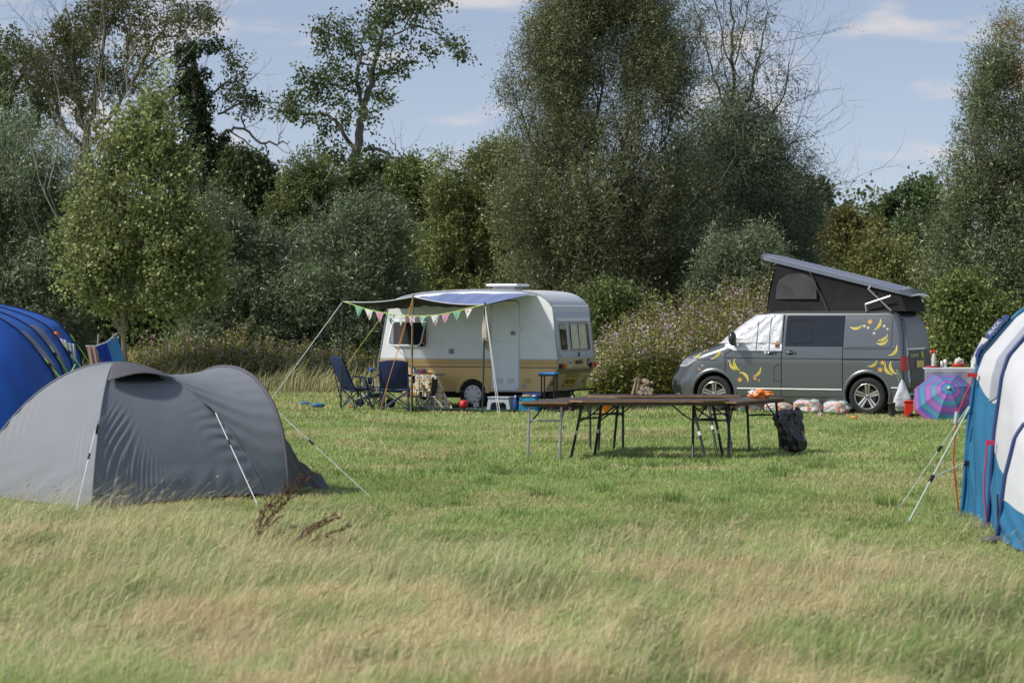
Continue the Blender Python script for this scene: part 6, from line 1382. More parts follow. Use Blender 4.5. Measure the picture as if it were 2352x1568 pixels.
def mug(label, px, Yo, z, r, h, m_, name='mug', cat='mug', handle=True):
    o_ = thing(name, label, cat, (gX(px, Yo), Yo, z)); b = MB(); b.lathe([(r*.9, 0), (r, h), (r*.88, h), (r*.8, .01), (.001, .01)], None, 18, False); b.build('cup_body', m_, o_, smooth=True)
    if handle: b = MB(); b.tube([(r*.9, 0, h*.8), (r*1.5, 0, h*.7), (r*1.5, 0, h*.35), (r*.9, 0, h*.2)], .006, 6); b.build('handle', m_, o_, smooth=True)
    return o_
mug('steel tumbler standing left of the bowls', 951, 45.9, z, .032, .12, mat('steel', (.5,.5,.52), .3, metal=.8), 'tumbler', 'tumbler', False)
mug('clear jar with a white lid standing just left of the pink bowl', 958.5, 45.95, z, .036, .085, mat('jar_glass', (.45,.5,.6), .2, coat=1), 'jar', 'jar', False)
mug('white mug half hidden behind the mint bowl', 978, 46.1, z, .036, .085, mat('mug_white', (.7,.72,.7), .4))
o = thing('plate', 'dark red plate at the right-hand edge of the patterned table', 'plate', (gX(984, 45.9), 45.9, z)); b = MB(); b.lathe([(.04,0),(.10,.014),(.098,.018),(.03,.006)], None, 24); b.build('dish', mat('plate_red', (.22,.03,.05), .4), o, smooth=True)

# ------------------------------------------------------------------ things round the caravan
o = thing('ground_mat', 'dark green mesh groundsheet along the foot of the caravan', 'ground mat', (-.5, 45.5, 0), rad(-22.5))
b = MB(); b.grid(lambda u, v: (-1.55 + 3.3*u, -.75 + 1.5*v, .05 + .012*math.sin(u*20)*math.cos(v*6)), 30, 8); b.build('sheet', mat('mat_green', (.015,.06,.05), .9, var=.3, bump=.4), o, smooth=True, solid=.01)
x, Yb = gX(1065, 45.2), 45.2
o = thing('football', 'small red football with black patches by the caravan wheel', 'ball', (x, Yb, .14)); b = MB(); b.sphere((0,0,0), .088, n=24, m=16)
m, nt, out = nodes('football_red'); pb = nt.nodes.new('ShaderNodeBsdfPrincipled'); vo = nt.nodes.new('ShaderNodeTexVoronoi'); vo.inputs['Scale'].default_value = 9; cr = nt.nodes.new('ShaderNodeValToRGB'); cr.color_ramp.interpolation = 'CONSTANT'; cr.color_ramp.elements[0].color = (.012,.012,.012,1); cr.color_ramp.elements[1].position = .34; cr.color_ramp.elements[1].color = (.62,.03,.03,1)
tcb = nt.nodes.new('ShaderNodeTexCoord'); nt.links.new(tcb.outputs['Object'], vo.inputs[0]); nt.links.new(vo.outputs[0], cr.inputs[0]); nt.links.new(cr.outputs[0], pb.inputs[0]); nt.links.new(pb.outputs[0], out.inputs[0]); b.build('shell', m, o, smooth=True)
# step stool
o = thing('step_stool', 'pale grey plastic step stool below the caravan door', 'step stool', (gX(1151, 45.0), 45.0, .03), rad(-20)); gp_ = mat('stool_grey', (.42,.46,.52), .45, var=.05)
b = MB(); b.prism([(-.24,0),(-.17,0),(-.15,.12),(-.11,.155),(.11,.155),(.15,.12),(.17,0),(.24,0),(.20,.24),(-.20,.24)], -.15, -.13, lambda u,v,t: Vector((u,t,v))); b.prism([(-.24,0),(-.17,0),(-.15,.12),(-.11,.155),(.11,.155),(.15,.12),(.17,0),(.24,0),(.20,.24),(-.20,.24)], .13, .15, lambda u,v,t: Vector((u,t,v))); b.build('side', gp_, o, bevel=.004)
b = MB(); b.box((0,0,.25),(.43,.34,.022)); b.build('tread', gp_, o, bevel=.008)
for s in (-1,1): b = MB(); b.box((s*.205,0,.12),(.02,.26,.24), Matrix.Rotation(rad(-8*s),3,'Y')); b.build('leg', gp_, o)
# cool bag
o = thing('cool_bag', 'turquoise cool bag with open lid under the caravan', 'cool bag', (gX(1216, 44.6), 44.6, .03), rad(-15)); cb_ = mat('cool_blue', (.02,.27,.48), .6, var=.15, bump=.3)
b = MB(); b.prism(rrect(-.18,.18,-.13,.13,.05), 0, .27, lambda u,v,t: Vector((u*(1-.05*(t>.1)),v,t))); b.build('bag_body', cb_, o, smooth=False, bevel=.01)
b = MB(); loop_tube(b, [(u,v,.275) for u,v in rrect(-.18,.18,-.13,.13,.05)], .012); b.build('rim', mat('cool_navy', (.02,.04,.14), .6), o)
b = MB(); b.grid(lambda u,v: (-.18+.36*u, .12+.10*v, .28+.05*v), 4,4); b.build('lid', mat('cool_navy', (.02,.04,.14)), o, solid=.02)
b = MB(); b.sphere((-.05,0,.28), .07, (1.3,.9,.5)); b.build('packet', mat('packet_yellow', (.6,.5,.1), .5, var=.4, scale=20), o, smooth=True); b = MB(); b.sphere((.09,0,.28), .05, (1,1,.6)); b.build('packet', mat('packet_white', (.65,.65,.62), .5, var=.2, scale=20), o, smooth=True)
b = MB(); b.tube([(-.14,-.135,.2),(-.1,-.16,.12),(.1,-.16,.12),(.14,-.135,.2)], .01); b.build('strap', mat('cool_navy', (.02,.04,.14)), o)
# tall blue-topped table
o = thing('camp_stool', 'tall black-legged folding stand with a bright blue top at the rear of the caravan', 'stand', (gX(1260, 44.7), 44.7, 0), rad(-18))
b = MB(); b.box((0,0,.735),(.33,.28,.035)); b.build('top', mat('top_blue', (.02,.25,.68), .35), o, bevel=.012); b = MB(); b.box((0,0,.70),(.31,.26,.03)); b.build('underframe', blackp, o)
for sx_ in (-.11,.135):
    for sy_ in (-.09,.09): b = MB(); b.tube([(sx_,sy_,0),(sx_,sy_,.69)], .015); b.build('leg', blackp, o)
# red ribbons / low black crate
o = thing('storage_crate', 'low black crate with red webbing handles under the rear of the caravan', 'crate', (gX(1290, 45.2), 45.2, .0), rad(-18)); b = MB(); b.box((0,0,.11),(.62,.34,.20)); b.build('crate_body', blackp, o, bevel=.015)
for sx_ in (-.16,.2): b = MB(); b.grid(lambda u,v: (sx_-.03+.05*u+.03*v, -.18-.01*v, .20-.16*v),3,6); b.build('handle', redlens, o, solid=.006)
b = MB(); b.tube([(-.3,-.18,.20),(.3,-.18,.215)], .008); b.build('rim', mat('mint_edge', (.4,.62,.5), .5), o)
# small blue bag beside the stool
o = thing('water_bottle', 'small navy bottle lying beside the step stool', 'bottle', (gX(1184, 44.8), 44.8, .05)); b = MB(); b.lathe([(.04,0),(.045,.03),(.045,.16),(.02,.20),(.02,.24)], None, 16); b.build('bottle_body', mat('bottle_blue', (.02,.08,.25), .4), o, smooth=True); b = MB(); b.lathe([(.024,.24),(.024,.27)], None, 12); b.build('cap', mat('cap_white', (.6,.65,.7), .4), o)
# small things on the grass: pegs, lids
for (lb, px, py, r_, colr, nm, ct) in (('flat orange plastic lid lying in the grass left of the navy chairs', 806, 937, .055, (.85,.30,.03), 'plastic_lid', 'lid'), ('orange plastic lid lying in the grass in front of the van rear wheel', 1962, 963, .06, (.85,.28,.05), 'plastic_lid', 'lid'),
   ('pair of blue clogs on the grass, the left one', 701, 931, .06, (.03,.14,.30), 'clog', 'shoe'), ('blue clog on the grass right of its pair', 731, 935, .065, (.03,.14,.30), 'clog', 'shoe')):
    q = gpz(px, py + 3); o = thing(nm, lb.replace('pair of blue clogs on the grass, the left one', 'blue clog on the grass, left of its pair'), ct, (q.x, q.y, .045))
    b = MB()
    if nm == 'clog': b.sphere((0,0,.02), r_*1.4, (1.5,.6,.5)); b.build('upper', mat('clog_blue', colr, .5), o, smooth=True); b = MB(); b.box((0,0,-.015),(.22,.09,.02)); b.build('sole', mat('sole_dark', (.03,.05,.08), .6), o, bevel=.008)
    else: b.lathe([(r_,0),(r_*.95,.03),(.001,.035)], None, 18); b.build('disc', mat('lid_orange', colr, .4), o, smooth=True)
q = gpz(826, 936); o = thing('solar_light', 'little black solar peg light beside the left awning pole', 'light', (q.x, q.y, 0)); b = MB(); b.tube([(0,0,0),(0,0,.10)], .01); b.build('spike', blackp, o); b = MB(); b.box((0,0,.12),(.11,.08,.05)); b.build('head', blackp, o, bevel=.008)
q = gpz(1094, 942); o = thing('solar_light', 'grey box-shaped peg light in the grass left of the right awning pole', 'light', (q.x, q.y, 0)); b = MB(); b.tube([(0,0,0),(0,0,.08)], .01); b.build('spike', blackp, o); b = MB(); b.box((0,0,.11),(.11,.07,.09)); b.build('head', mat('light_grey_box', (.4,.42,.42), .5), o, bevel=.008)

# ------------------------------------------------------------------ trestle tables
wood = mat('plywood_top', (.085, .06, .055), .42, var=.35, scale=4, bump=.3, bscale=12, spec=.6); edge = mat('plywood_edge', (.34, .21, .10), .8, scale=30, var=.4); under = mat('plywood_under', (.12, .085, .075), .8, var=.3)
steel = mat('galvanised_tube', (.50, .50, .52), .4, metal=.6, var=.3, scale=30); darks = mat('black_tube', (.022, .024, .03), .5, var=.4, scale=25); greens = mat('olive_tube', (.06, .09, .07), .5, var=.3); stick = mat('paper_sticker', (.65, .66, .66), .6)
def trestle(label, outline, z, pairs, loc):
    t = thing('trestle_table', label, 'table', (loc[0], loc[1], 0), 0, 'trestle tables set in a ring')
    b = MB(); n_ = len(outline); b.prism(outline, z - .02, z, lambda u, v, t_: Vector((u, v, t_))); b.mi[0] = 1
    for i in range(2, len(b.mi)): b.mi[i] = 2
    b.build('table_top', [wood, under, edge], t, world=True)
    cxm = sum(p[0] for p in outline) / n_; cym = sum(p[1] for p in outline) / n_
    b = MB(); b.prism([(cxm + (x - cxm) * .93, cym + (y - cym) * .90) for x, y in outline], z - .062, z - .0205, lambda u, v, t_: Vector((u, v, t_))); b.build('apron', mat('apron_brown', (.13, .085, .07), .8, var=.4, scale=8), t, world=True)
    for pr_ in pairs:
        m_, A_, B_ = pr_[0], pr_[1], pr_[2]; pts = []
        for (bx, by_, tx, ty) in (A_, B_):
            p0, p1 = Vector((bx, by_, -.01)), Vector((tx, ty, z - .04)); b = MB(); b.tube([p0, p1], .0175, 8); lg = b.build('leg', m_, t, world=True); pts.append((p0, p1))
            if len(pr_) > 3: b = MB(); c_ = p0.lerp(p1, .45); b.tube([c_, p0.lerp(p1, .52)], .020, 8); b.build('sticker', stick, lg, world=True)
        b = MB(); b.tube([pts[0][0].lerp(pts[0][1], .72), pts[1][0].lerp(pts[1][1], .72)], .012, 7); b.build('cross_bar', m_, t, world=True)
        mid = Vector((cxm, cym, 0)); 
        for p0, p1 in pts:
            s_ = p0.lerp(p1, .66); e_ = p1 + (Vector((cxm, cym, p1.z)) - p1).normalized() * .30; b = MB(); kn = s_.lerp(e_, .5) - Vector((0, 0, .02)); b.tube([s_, kn, e_], .010, 6); b.build('brace', m_ if m_ is not steel else darks, t, world=True)
            
trestle('trestle table at the left of the ring, standing on two bare silver legs', [(.09,30.5),(.13,30.40),(.70,30.32),(.76,30.40),(1.62,32.3),(1.02,32.7)], .735, [(steel,(.205,30.5,.22,30.5),(.60,30.45,.63,30.45)),(greens,(1.06,32.5,1.06,32.5),(1.50,32.35,1.50,32.35))], (.75,31.3))
trestle('trestle table nearest the camera, with clipped corners, in front of the others', [(.73,30.45),(.88,30.28),(2.42,30.28),(2.78,30.62),(2.72,31.04),(.80,31.04)], .757, [(darks,(.75,30.65,.90,30.55,),(1.07,31.15,1.16,30.95),1),(darks,(2.44,30.10,2.30,30.45),(2.72,30.85,2.58,30.8),1)], (1.75,30.66))
trestle('trestle table at the back of the ring, under the log bundle', [(1.40,31.95),(3.05,31.95),(3.12,32.62),(1.02,32.72),(1.02,32.2)], .757, [(darks,(1.15,31.95,1.19,32.05),(1.38,32.55,1.44,32.4)),(darks,(2.70,31.5,2.62,32.05),(2.94,32.0,2.88,32.45),1)], (2.1,32.3))
trestle('trestle table at the right of the ring, with the orange carrier bag on it', [(2.26,30.72),(2.86,30.50),(3.30,31.4),(3.70,32.2),(3.20,32.45),(2.9,31.9)], .735, [(darks,(2.29,30.35,2.33,30.75),(2.75,30.45,2.78,30.62)),(darks,(3.18,32.1,3.15,32.1),(3.63,32.35,3.55,32.2))], (2.98,31.45))
# log bundle
o = thing('log_bundle', 'net of split firewood logs standing on the back trestle table', 'firewood', (gX(1476, 32.4), 32.4, .758), rad(5)); logm = mat('log_bark', (.36, .28, .18), .9, var=.3, scale=18, bump=.5); logend = mat('log_end', (.55, .46, .33), .8, scale=25, var=.25)
def log(x, z, r_, y0=-.13, y1=.13, tilt=None):
    b = MB(); n_ = 12; M_ = Matrix.Translation((x, 0, z)) @ RY
    if tilt: M_ = Matrix.Translation((x, 0, z)) @ Matrix.Rotation(tilt[0], 4, 'Y') @ (RY if tilt[1] else Matrix.Identity(4))
    b.lathe([(r_, y0), (r_ * 1.03, 0), (r_, y1)], M_, n_); b.mi[-1] = 1; b.mi[-2] = 1; b.build('log', [logm, logend], o)
for x, z, r_ in ((-.045,.032,.030),(.022,.030,.030),(.085,.032,.032),(-.012,.084,.028),(.052,.086,.030),(.105,.080,.02)): log(x, z, r_)
log(.045, .135, .026, -.10, .10, (rad(75), False)); log(.04, .185, .034); log(-.10, .115, .026, -.125, .125, (rad(16), False)); log(-.065, .135, .028, -.10, .10, (rad(12), False))
b = MB()
for k in range(5): b.tube([(-.14 + k*.005, -.06+.03*k, .0), (-.09, -.05+.025*k, .22), (-.03, 0, .26), (.05,-.05+.03*k,.22), (.12, -.06+.03*k, .12), (.13,-.06+.03*k,.0)], .0028, 4)
b.tube([(-.14,0,.01),(-.18,-.02,.02),(-.20,-.06,.005)], .005); b.build('net', black, o)
# orange carrier bag
o = thing('carrier_bag', 'crumpled orange and white plastic bag on the right trestle table', 'bag', (gX(1747, 31.7), 31.7, .737))
def crump(mb, c_, sc_, amp, sd_, n=30, m_=20):
    c_ = Vector(c_)
    def f(u, v):
        a = u * 2 * PI; ph = (v * .996 + .002) * PI; d = Vector((math.sin(ph) * math.cos(a), math.sin(ph) * math.sin(a), math.cos(ph)))
        q = np.array([[d.x * 2.2 + sd_, d.y * 2.2, d.z * 2.2]]); k = 1 + amp * (float(vnoise(q, sd_)[0]) - .5) * 2 + amp * .6 * (float(vnoise(q * 2.6, sd_ + 1)[0]) - .5) * 2
        return c_ + Vector((d.x * sc_[0] * k, d.y * sc_[1] * k, d.z * sc_[2] * k))
    mb.grid(f, n, m_)
b = MB(); crump(b, (0, 0, .055), (.145, .10, .058), .40, 5); b.build('bag_body', mat('bag_orange', (.78,.17,.01), .35, scale=12, col2=(.80,.36,.14)), o)
b = MB(); crump(b, (-.10, -.02, .075), (.055, .05, .03), .45, 9, 16, 12); b.build('bag_handle', mat('bag_white', (.75,.72,.74), .4), o)
# bin bag
o = thing('bin_bag', 'half full black bin bag hanging on the right trestle table leg', 'bin bag', (gX(1816, 31.6), 31.6, 0)); bb = mat('bin_bag_black', (.012,.015,.022), .22, spec=.7, bump=.8, bscale=9)
def bag(u, v):
    a = u * 2 * PI; w_ = float(np.interp(v, [0,.08,.3,.6,.8,.93,1], [.02,.15,.19,.17,.19,.16,.10])); lean = float(np.interp(v, [0,.3,.7,1], [.05,.03,-.03,-.02]))
    q = np.array([[math.cos(a) * 1.7, math.sin(a) * 1.7, v * 5]]); k = 1 + .30 * (float(vnoise(q, 3)[0]) - .5) * 2 + .16 * (float(vnoise(q * [3, 3, .9], 4)[0]) - .5) * 2 + (.10 * math.sin(a * 8) if v > .7 else 0)
    return Vector((lean + w_ * k * math.cos(a), w_ * .75 * k * math.sin(a), .02 + .57 * v))
b = MB(); b.grid(bag, 56, 44); b.build('sack', bb, o)
b = MB(); b.grid(lambda u, v: (.02 + .12*u + .03*v, -.04 + .05*math.sin(u*7), .56 + .04*math.sin(u*5)*v + .03*v - .05*(1-v)), 10, 5); b.build('torn_flap', bb, o, solid=.004)
# orange bucket glimpsed under the table
o = thing('bucket', 'orange bucket on the grass, seen between the legs of the left trestle tables', 'bucket', (gX(1391, 44), 44, 0)); b = MB(); b.lathe([(.075,0),(.095,.16),(.10,.16),(.10,.175),(.085,.175),(.07,.02),(.001,.02)], None, 20, False); b.build('pail', mat('bucket_orange', (.85,.27,.03), .4), o, smooth=True)
b = MB(); b.tube([(-.095,0,.16),(-.06,0,.21),(.06,0,.21),(.095,0,.16)], .004); b.build('handle', alu, o)

# ------------------------------------------------------------------ round the van
m, nt, out = nodes('zip_bag_plastic'); N = nt.nodes.new; L = nt.links.new; pb = N('ShaderNodeBsdfPrincipled'); tcx = N('ShaderNodeTexCoord'); nz = N('ShaderNodeTexNoise'); nz.inputs['Scale'].default_value = 7; nz.inputs['Detail'].default_value = 2; cr = N('ShaderNodeValToRGB'); e = cr.color_ramp.elements
e[0].position = .36; e[0].color = (.20,.40,.36,1); e[1].position = .47; e[1].color = (.60,.60,.62,1); e3 = e.new(.60); e3.color = (.66,.64,.66,1); e4 = e.new(.68); e4.color = (.62,.30,.30,1)
L(tcx.outputs['Object'], nz.inputs[0]); L(nz.outputs[0], cr.inputs[0]); L(cr.outputs[0], pb.inputs[0]); pb.inputs['Roughness'].default_value = .25; bp = N('ShaderNodeBump'); n9 = N('ShaderNodeTexNoise'); n9.inputs['Scale'].default_value = 20; bp.inputs['Strength'].default_value = .9; bp.inputs['Distance'].default_value = .03; L(n9.outputs[0], bp.inputs['Height']); L(bp.outputs[0], pb.inputs['Normal']); L(pb.outputs[0], out.inputs[0]); zipm = m
zo = mat('zip_orange', (.82, .22, .05), .5)
def stuffm(px0, px1, py0, py1, Yv, lb, sdn):
    x0, x1 = gX(px0, Yv), gX(px1, Yv); h = (py1 - py0) / F * Yv + .07; o_ = thing('storage_bag', lb, 'storage bag', ((x0 + x1) / 2, Yv, 0), rad(-24), 'clear zipped storage bags under the van'); w2 = (x1 - x0) / 2 * 1.04
    def f(u, v):
        a = u * 2 * PI; ph = (v * .996 + .002) * PI; sx_ = math.copysign(abs(math.cos(a)) ** .6, math.cos(a)); sy_ = math.copysign(abs(math.sin(a)) ** .6, math.sin(a)); cz_ = math.copysign(abs(math.cos(ph)) ** .75, math.cos(ph)); s_ = math.sin(ph) ** .55
        k = 1 + .14 * (float(vnoise(np.array([[sx_ * 2 + sdn, sy_ * 2, cz_ * 2]]), sdn)[0]) - .5) * 2; return (sx_ * s_ * w2 * k, sy_ * s_ * .22 * k, h / 2 + cz_ * h / 2 * k)
    b = MB(); b.grid(f, 44, 22); b.build('bag_body', zipm, o_, smooth=False)
    b = MB(); b.tube([(-w2*.95, -.20, h*.50), (-w2*.5, -.225, h*.66), (0, -.225, h*.80), (w2*.4, -.225, h*.86), (w2*.92, -.21, h*.74)], .007, 5); b.build('zip', zo, o_)
    b = MB(); b.grid(lambda u, v: (w2*(.05*sdn % .6) + .04*u, -.238, h*(.30+.35*v)), 2, 3); b.build('handle', zo, o_, solid=.006); return o_
stuffm(1691,1759,926,941,45.0,'clear storage bag with orange zip, leftmost under the van',1); stuffm(1762,1823,924,943,44.6,'clear storage bag with orange zip, second from the left under the van',2)
stuffm(1824,1891,919,944,44.25,'tallest clear storage bag with a pink and green load under the sliding door',3); stuffm(1894,1953,922,944,43.9,'clear storage bag with orange handle next to the van rear wheel',4)
def dloc(px, Yv): return gX(px, Yv), Yv
Yv = 42.7
# drawstring bag hung on the van corner
x, y = dloc(2072, 42.9); o = thing('drawstring_bag', 'white drawstring bag hung by pale cords from the rear corner of the van', 'bag', (x, y, .35))
b = MB()
def db(u, v):
    a = u * 2 * PI; w_ = float(np.interp(v, [0,.1,.35,.6,.85,1], [.02,.05,.10,.16,.17,.10])); q = np.array([[math.cos(a)*1.5, math.sin(a)*1.5, v*4]]); k = 1 + .3*(float(vnoise(q, 12)[0])-.5)*2
    return (w_*k*math.cos(a) + .03*v*math.sin(v*3), w_*.55*k*math.sin(a), .32 - .56*v)
b.grid(db, 36, 30); b.build('sack', mat('sack_white', (.66,.69,.76), .6, var=.1, scale=6, bump=.5, bscale=10, trans=.15), o)
for s in (-.06, .015): b = MB(); b.tube([(s, -.02, .28), (-.10 + s*.1, -.02, .50)], .0045, 5); b.build('cord', mat('cord_pale_green', (.50,.58,.42), .6), o)
# grey tub, red box, scooter
x, y = dloc(2048, 42.6); o = thing('beaker', 'dark grey tall tub standing in the grass behind the van wheel', 'tub', (x, y, 0)); b = MB(); b.lathe([(.052,0),(.066,.25),(.070,.25),(.070,.27),(.058,.27),(.045,.02),(.001,.02)], None, 20, False); b.build('cup_body', mat('tub_grey', (.05,.055,.07), .5), o, smooth=True); b = MB(); b.lathe([(.071,.262),(.074,.27),(.070,.274),(.068,.266)], None, 20, False); b.build('rim', mat('tub_rim', (.12,.13,.15), .5), o)
x, y = dloc(2095, 42.9); o = thing('bucket', 'square red bucket half hidden behind the striped umbrella', 'bucket', (x, y, 0), rad(-10)); rb = mat('bucket_red', (.68,.035,.02), .4)
b = MB(); b.prism(rrect(-.15,.15,-.13,.13,.04), 0, .30, lambda u,v,t: Vector((u*(.86+.14*t/.3), v*(.86+.14*t/.3), t))); b.build('pail', rb, o, bevel=.006); b = MB(); loop_tube(b, [(u*1.03,v*1.03,.285) for u,v in rrect(-.15,.15,-.13,.13,.04)], .012); b.build('rim', rb, o)
x, y = dloc(2100, 42.3); o = thing('toy_scooter', 'toy scooter with a green rear guard leaning up beside the red bucket', 'scooter', (x, y, 0), rad(15))
b = MB(); b.tube([(0,0,.10),(0,0,.42)], .014); b.build('stem', mat('scooter_silver', (.5,.55,.5), .35, metal=.5), o); b = MB(); b.tube([(-.07,0,.43),(.07,0,.43)], .017); b.build('handlebar', mat('scooter_teal', (.05,.38,.32), .5), o); b = MB(); b.tube([(0,0,.36),(0,0,.40)], .022); b.build('collar', mat('scooter_blue', (.02,.10,.5), .4), o)
b = MB(); b.lathe([(.015,-.02),(.045,-.02),(.05,0),(.045,.02),(.015,.02)], Matrix.Translation((-.06,0,.055)) @ RY, 20); b.build('wheel', rubber, o, smooth=True)
b = MB(); b.tube([(-.02,0,.11),(.03,0,.09),(.05,0,.03)], .022); b.build('guard', mat('scooter_green', (.18,.62,.15), .4), o, smooth=True); b = MB(); b.box((.10,.02,.06),(.26,.09,.02)); b.build('deck', blackp, o, bevel=.005)
# umbrella
x, y = dloc(2176, 41.9); o = thing('umbrella', 'open striped umbrella in purple, pink and turquoise lying on the grass', 'umbrella', (x, y, .40))
axis = Vector((-.05, -.80, .60)).normalized(); uz = axis; ux = Vector((1, 0, -.09)).cross(uz).cross(uz) * -1; ux = (Vector((1, 0, -.06)) - uz * Vector((1, 0, -.06)).dot(uz)).normalized(); uy = uz.cross(ux)
UM = Matrix.Identity(4)
for i in range(3): UM[i][0] = ux[i]; UM[i][1] = uy[i]; UM[i][2] = uz[i]
cols_ = [mat('umb_purple',(.09,.06,.27),.6), mat('umb_teal',(.04,.24,.28),.6), mat('umb_blue',(.07,.11,.36),.6), mat('umb_pink',(.30,.09,.32),.6), mat('umb_violet',(.13,.11,.36),.6)]
seq = [0,1,2,3,3,4,1,2,3,4,1,2,3][:]; seq = [0,1,2,3,4,1,4,3,4,1,2,3]
b = MB(); nr = len(seq); R_ = .60
def up(r, k, fr=0):              # k corner index of 8
    a0 = 2 * PI * k / 8 + PI / 8; a1 = a0 + 2 * PI / 8; z = .25 - .36 * (r / R_) ** 2 * (R_ / .6)
    p = Vector((math.cos(a0) * r, math.sin(a0) * r, z)).lerp(Vector((math.cos(a1) * r, math.sin(a1) * r, z)), fr); p.z -= .02 * math.sin(PI * fr) * r / R_; return UM @ p
for k in range(8):
    for i in range(nr):
        r0, r1 = R_ * (i / nr), R_ * ((i + 1) / nr); b.m = seq[i]
        for j in range(4): b.add([up(r0, k, j/4), up(r0, k, (j+1)/4), up(r1, k, (j+1)/4), up(r1, k, j/4)], [(0,1,2,3)])
b.build('canopy', cols_, o)
b = MB(); b.sphere(UM @ Vector((0,0,.27)), .028); b.build('ferrule', mat('ferrule_white', (.75,.75,.78), .4), o, smooth=True)
b = MB(); b.tube([UM @ Vector((0,0,.25)), UM @ Vector((0,0,-.55))], .008); b.build('shaft', alu, o)
for k in range(8): b = MB(); b.tube([UM @ Vector((0,0,.235)), up(.3,k) - uz*.012, up(.6,k) - uz*.01], .004, 5); b.build('rib', alu, o)
# kitchen table
x, y = dloc(2182, 43.6); o = thing('kitchen_table', 'folding table with white top and hanging grey cloth behind the umbrella', 'table', (x, y, 0), rad(-4))
b = MB(); b.box((.03,0,.855),(1.04,.5,.03)); b.build('table_top', white, o, bevel=.008)
for sx_ in (-.44,.5):
    for sy_ in (-.2,.2): b = MB(); b.tube([(sx_,sy_,0),(sx_,sy_,.84)], .014); b.build('leg', alu, o)
gc_ = mat('curtain_grey', (.30,.31,.38), .85, var=.12, bump=.5, bscale=6); b = MB(); b.grid(lambda u,v: (-.48+1.02*u, -.26 - .02*math.sin(u*16)*(.3+v) , .835-.62*v), 50, 14); b.build('skirt_cloth', gc_, o, smooth=True, solid=.004)
TZ = .871; Yt = 43.5
def tz(px): return gX(px, Yt)
def bottle(label, px, prof_, m_, capm=None, cap=None, cat='bottle', nm='bottle', dy=0, z=TZ):
    o_ = thing(nm, label, cat, (tz(px), Yt + dy, z)); b = MB(); b.lathe(prof_, None, 18); b.build('bottle_body', m_, o_, smooth=True)
    if cap: b = MB(); b.lathe(cap, None, 14); b.build('cap', capm, o_)
    return o_
o = thing('tray', 'small red tray under the spray bottle', 'tray', (tz(2144), Yt, TZ)); b = MB(); b.lathe([(.10,0),(.13,.03),(.125,.03),(.095,.006)], Matrix.Diagonal((1.15,.8,1,1)), 24); b.build('dish', mat('tray_red', (.50,.03,.05), .4), o, smooth=True)
o = bottle('white spray bottle with a red trigger standing on the red tray', 2145, [(.042,0),(.045,.02),(.044,.16),(.03,.22),(.018,.25)], mat('spray_white', (.62,.68,.66), .35, var=.3, scale=24), nm='spray_bottle', z=TZ+.008)
b = MB(); b.box((-.01,0,.285),(.09,.035,.045)); b.box((-.035,0,.245),(.012,.02,.06), Matrix.Rotation(rad(20),3,'Y')); b.build('trigger', mat('trigger_red', (.8,.06,.02), .4), o, bevel=.006); b = MB(); b.box((-.062,0,.29),(.02,.02,.02)); b.build('nozzle', white, o)
o = thing('glass_tumbler', 'shorter of two white tumblers on the kitchen table', 'tumbler', (tz(2163), Yt, TZ)); b = MB(); b.lathe([(.022,0),(.026,.12),(.022,.12),(.018,.01)], None, 16); b.build('cup_body', mat('tumbler_white', (.68,.70,.75), .3), o, smooth=True)
o = thing('glass_tumbler', 'taller of two white tumblers, with a small red print', 'tumbler', (tz(2171), Yt, TZ)); b = MB(); b.lathe([(.025,0),(.034,.15),(.029,.15),(.02,.01)], None, 16); b.build('cup_body', mat('tumbler_white', (.68,.70,.75)), o, smooth=True); b = MB(); b.box((-.012,-.029,.07),(.016,.004,.03)); b.build('print', redlens, o)
o = thing('frying_pan', 'red frying pan on a wooden board on the kitchen table', 'pan', (tz(2202), Yt, TZ+.022)); b = MB(); b.lathe([(.10,0),(.13,.05),(.126,.05),(.097,.008)], None, 28); b.build('pan_body', mat('pan_red', (.55,.05,.05), .35), o, smooth=True); b = MB(); b.tube([(-.12,0,.045),(-.16,-.03,.07)], .01); b.build('handle', white, o)
o = thing('chopping_board', 'thin wooden board under the red frying pan', 'board', (tz(2203), Yt, TZ)); b = MB(); b.prism(rrect(-.17,.17,-.12,.12,.03), 0, .016, lambda u,v,t: Vector((u,v,t))); b.build('board', mat('board_wood', (.50,.34,.18), .7), o)
o = thing('loaf', 'pale crumpled paper parcel sitting in the red frying pan', 'parcel', (tz(2203), Yt, TZ+.06)); b = MB(); crump(b, (0,0,.05), (.085,.07,.065), .25, 21, 20, 14); b.build('wrapping', mat('parcel_cream', (.62,.61,.55), .7, var=.15), o)
o = bottle('white pump soap dispenser on the kitchen table', 2235, [(.038,0),(.040,.01),(.038,.08),(.022,.10),(.014,.12)], mat('soap_white', (.66,.70,.70), .3, var=.1), white, [(.022,.12),(.022,.14)], nm='soap_dispenser', cat='dispenser'); b = MB(); b.tube([(0,0,.14),(0,0,.165),(-.03,0,.165)], .008); b.build('pump', white, o)
bottle('slim green bottle next to the soap dispenser', 2246, [(.022,0),(.023,.13),(.010,.18),(.010,.21)], mat('bottle_green', (.35,.52,.18), .3), white, [(.012,.21),(.012,.23)], dy=.02)
o = bottle('tall bottle with yellow band and blue base half hidden by the right-hand tent', 2253, [(.032,0),(.034,.03),(.04,.16),(.042,.26),(.036,.28),(.018,.30)], mat('squash_pale', (.62,.66,.45), .35), white, [(.02,.30),(.02,.33)], dy=.05); b = MB(); b.lathe([(.0405,.14),(.0435,.20)], None, 18, False); b.build('yellow_band', mat('band_yellow', (.80,.62,.03), .4), o); b = MB(); b.lathe([(.035,.03),(.0408,.13)], None, 18, False); b.build('blue_band', mat('band_blue', (.10,.42,.62), .4), o)
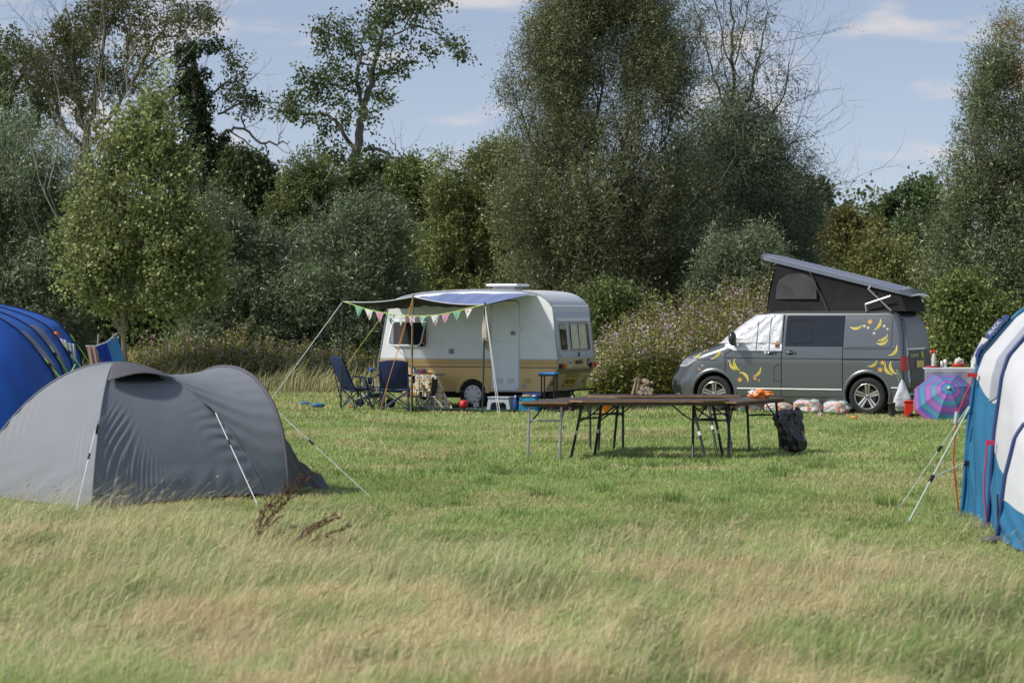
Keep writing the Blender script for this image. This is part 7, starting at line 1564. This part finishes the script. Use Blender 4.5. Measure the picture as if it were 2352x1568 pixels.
# litter
q = gpz(1885, 958); o = thing('paper_scrap', 'crumpled pink and white wrapper on the grass before the van', 'litter', (q.x, q.y, .05)); b = MB(); crump(b, (0,0,0), (.04,.03,.04), .4, 31, 12, 9); b.build('wrapper', mat('wrapper_pink', (.65,.48,.52), .5, var=.3, scale=40), o)

# ------------------------------------------------------------------ dry dock plants
rust = mat('dock_rust', (.085, .028, .018), .9, var=.4, scale=40); rust2 = mat('dock_stem', (.14, .075, .04), .9, var=.3)
def dock(label, px, py, stems, thin=0):
    g0 = gpz(px, py); o = thing('dock_plant', label, 'plant', (g0.x, g0.y, float(gheight([g0.x], [g0.y])[0])))
    b = MB(); sd_p = []; 
    for (tx, ty, bend) in stems:
        tip = at(tx, ty, g0.y + random.uniform(-.15, .15)); base = g0 + Vector((random.uniform(-.05,.05), random.uniform(-.05,.05), 0)); mid = base.lerp(tip, .5) + Vector((-bend, 0, bend * .6)); P = []
        for i in range(13):
            t = i / 12; P.append(base * (1-t)**2 + mid * 2*t*(1-t) + tip * t*t)
        b.tube(P, .0030, 5, r2=.0012)
        for i in range(3, 13):
            for k in range(1 if thin else 3):
                p = P[i] + (P[i] - P[i-1]) * random.random(); d = ((P[i] - P[i-1]).normalized() + Vector((random.gauss(.1,.5), random.gauss(0,.5), random.gauss(.1,.4)))).normalized(); L_ = random.uniform(.03,.11) * (1.3 - i/14)
                
                if i > 3: b.tube([p, p + d * L_], .0011, 3, caps=False); sd_p += [(p + d * L_ * q) for q in np.linspace(.15, 1, 1 if thin else 6)]
    b.build('stem', rust2, o, world=True)
    S = np.array([[*p] for p in sd_p]); n_ = len(S); k = 3; pos = np.repeat(S, k, 0) + RNG.normal(0, .0045, (n_*k, 3)); d = unit(RNG.normal(0,1,(n_*k,3))) * .0055; w_ = unit(np.cross(d, RNG.normal(0,1,(n_*k,3)))) * .004
    V = np.stack([pos - d, pos + w_, pos + d, pos - w_], 1).reshape(-1, 3); cl = np.repeat(np.array([.15,.055,.035]) * RNG.uniform(.5, 1.6, (n_*k, 1)), 4, 0)
    np_mesh('seed_heads', V, np.arange(len(V)).reshape(-1, 4), cl, LM, o)
dock('tall rust-brown dock plant leaning right beside the grey tent porch', 568, 1262, [(712,1092,.10),(695,1112,.05),(660,1150,.04),(672,1108,.09),(640,1190,.02),(618,1160,.03),(668,1212,.0)])
dock('low rust-brown dock plant bent almost flat to the right of the tall one', 648, 1272, [(770,1192,.04),(790,1212,.02),(740,1200,.05),(805,1240,-.02),(775,1270,-.03),(760,1185,.05)])
dock('thin brown dock stems at the left edge of the foreground grass', -20, 1300, [(135,1228,.04),(110,1215,.06),(60,1230,.03),(90,1270,0),(40,1215,.06)], 1)
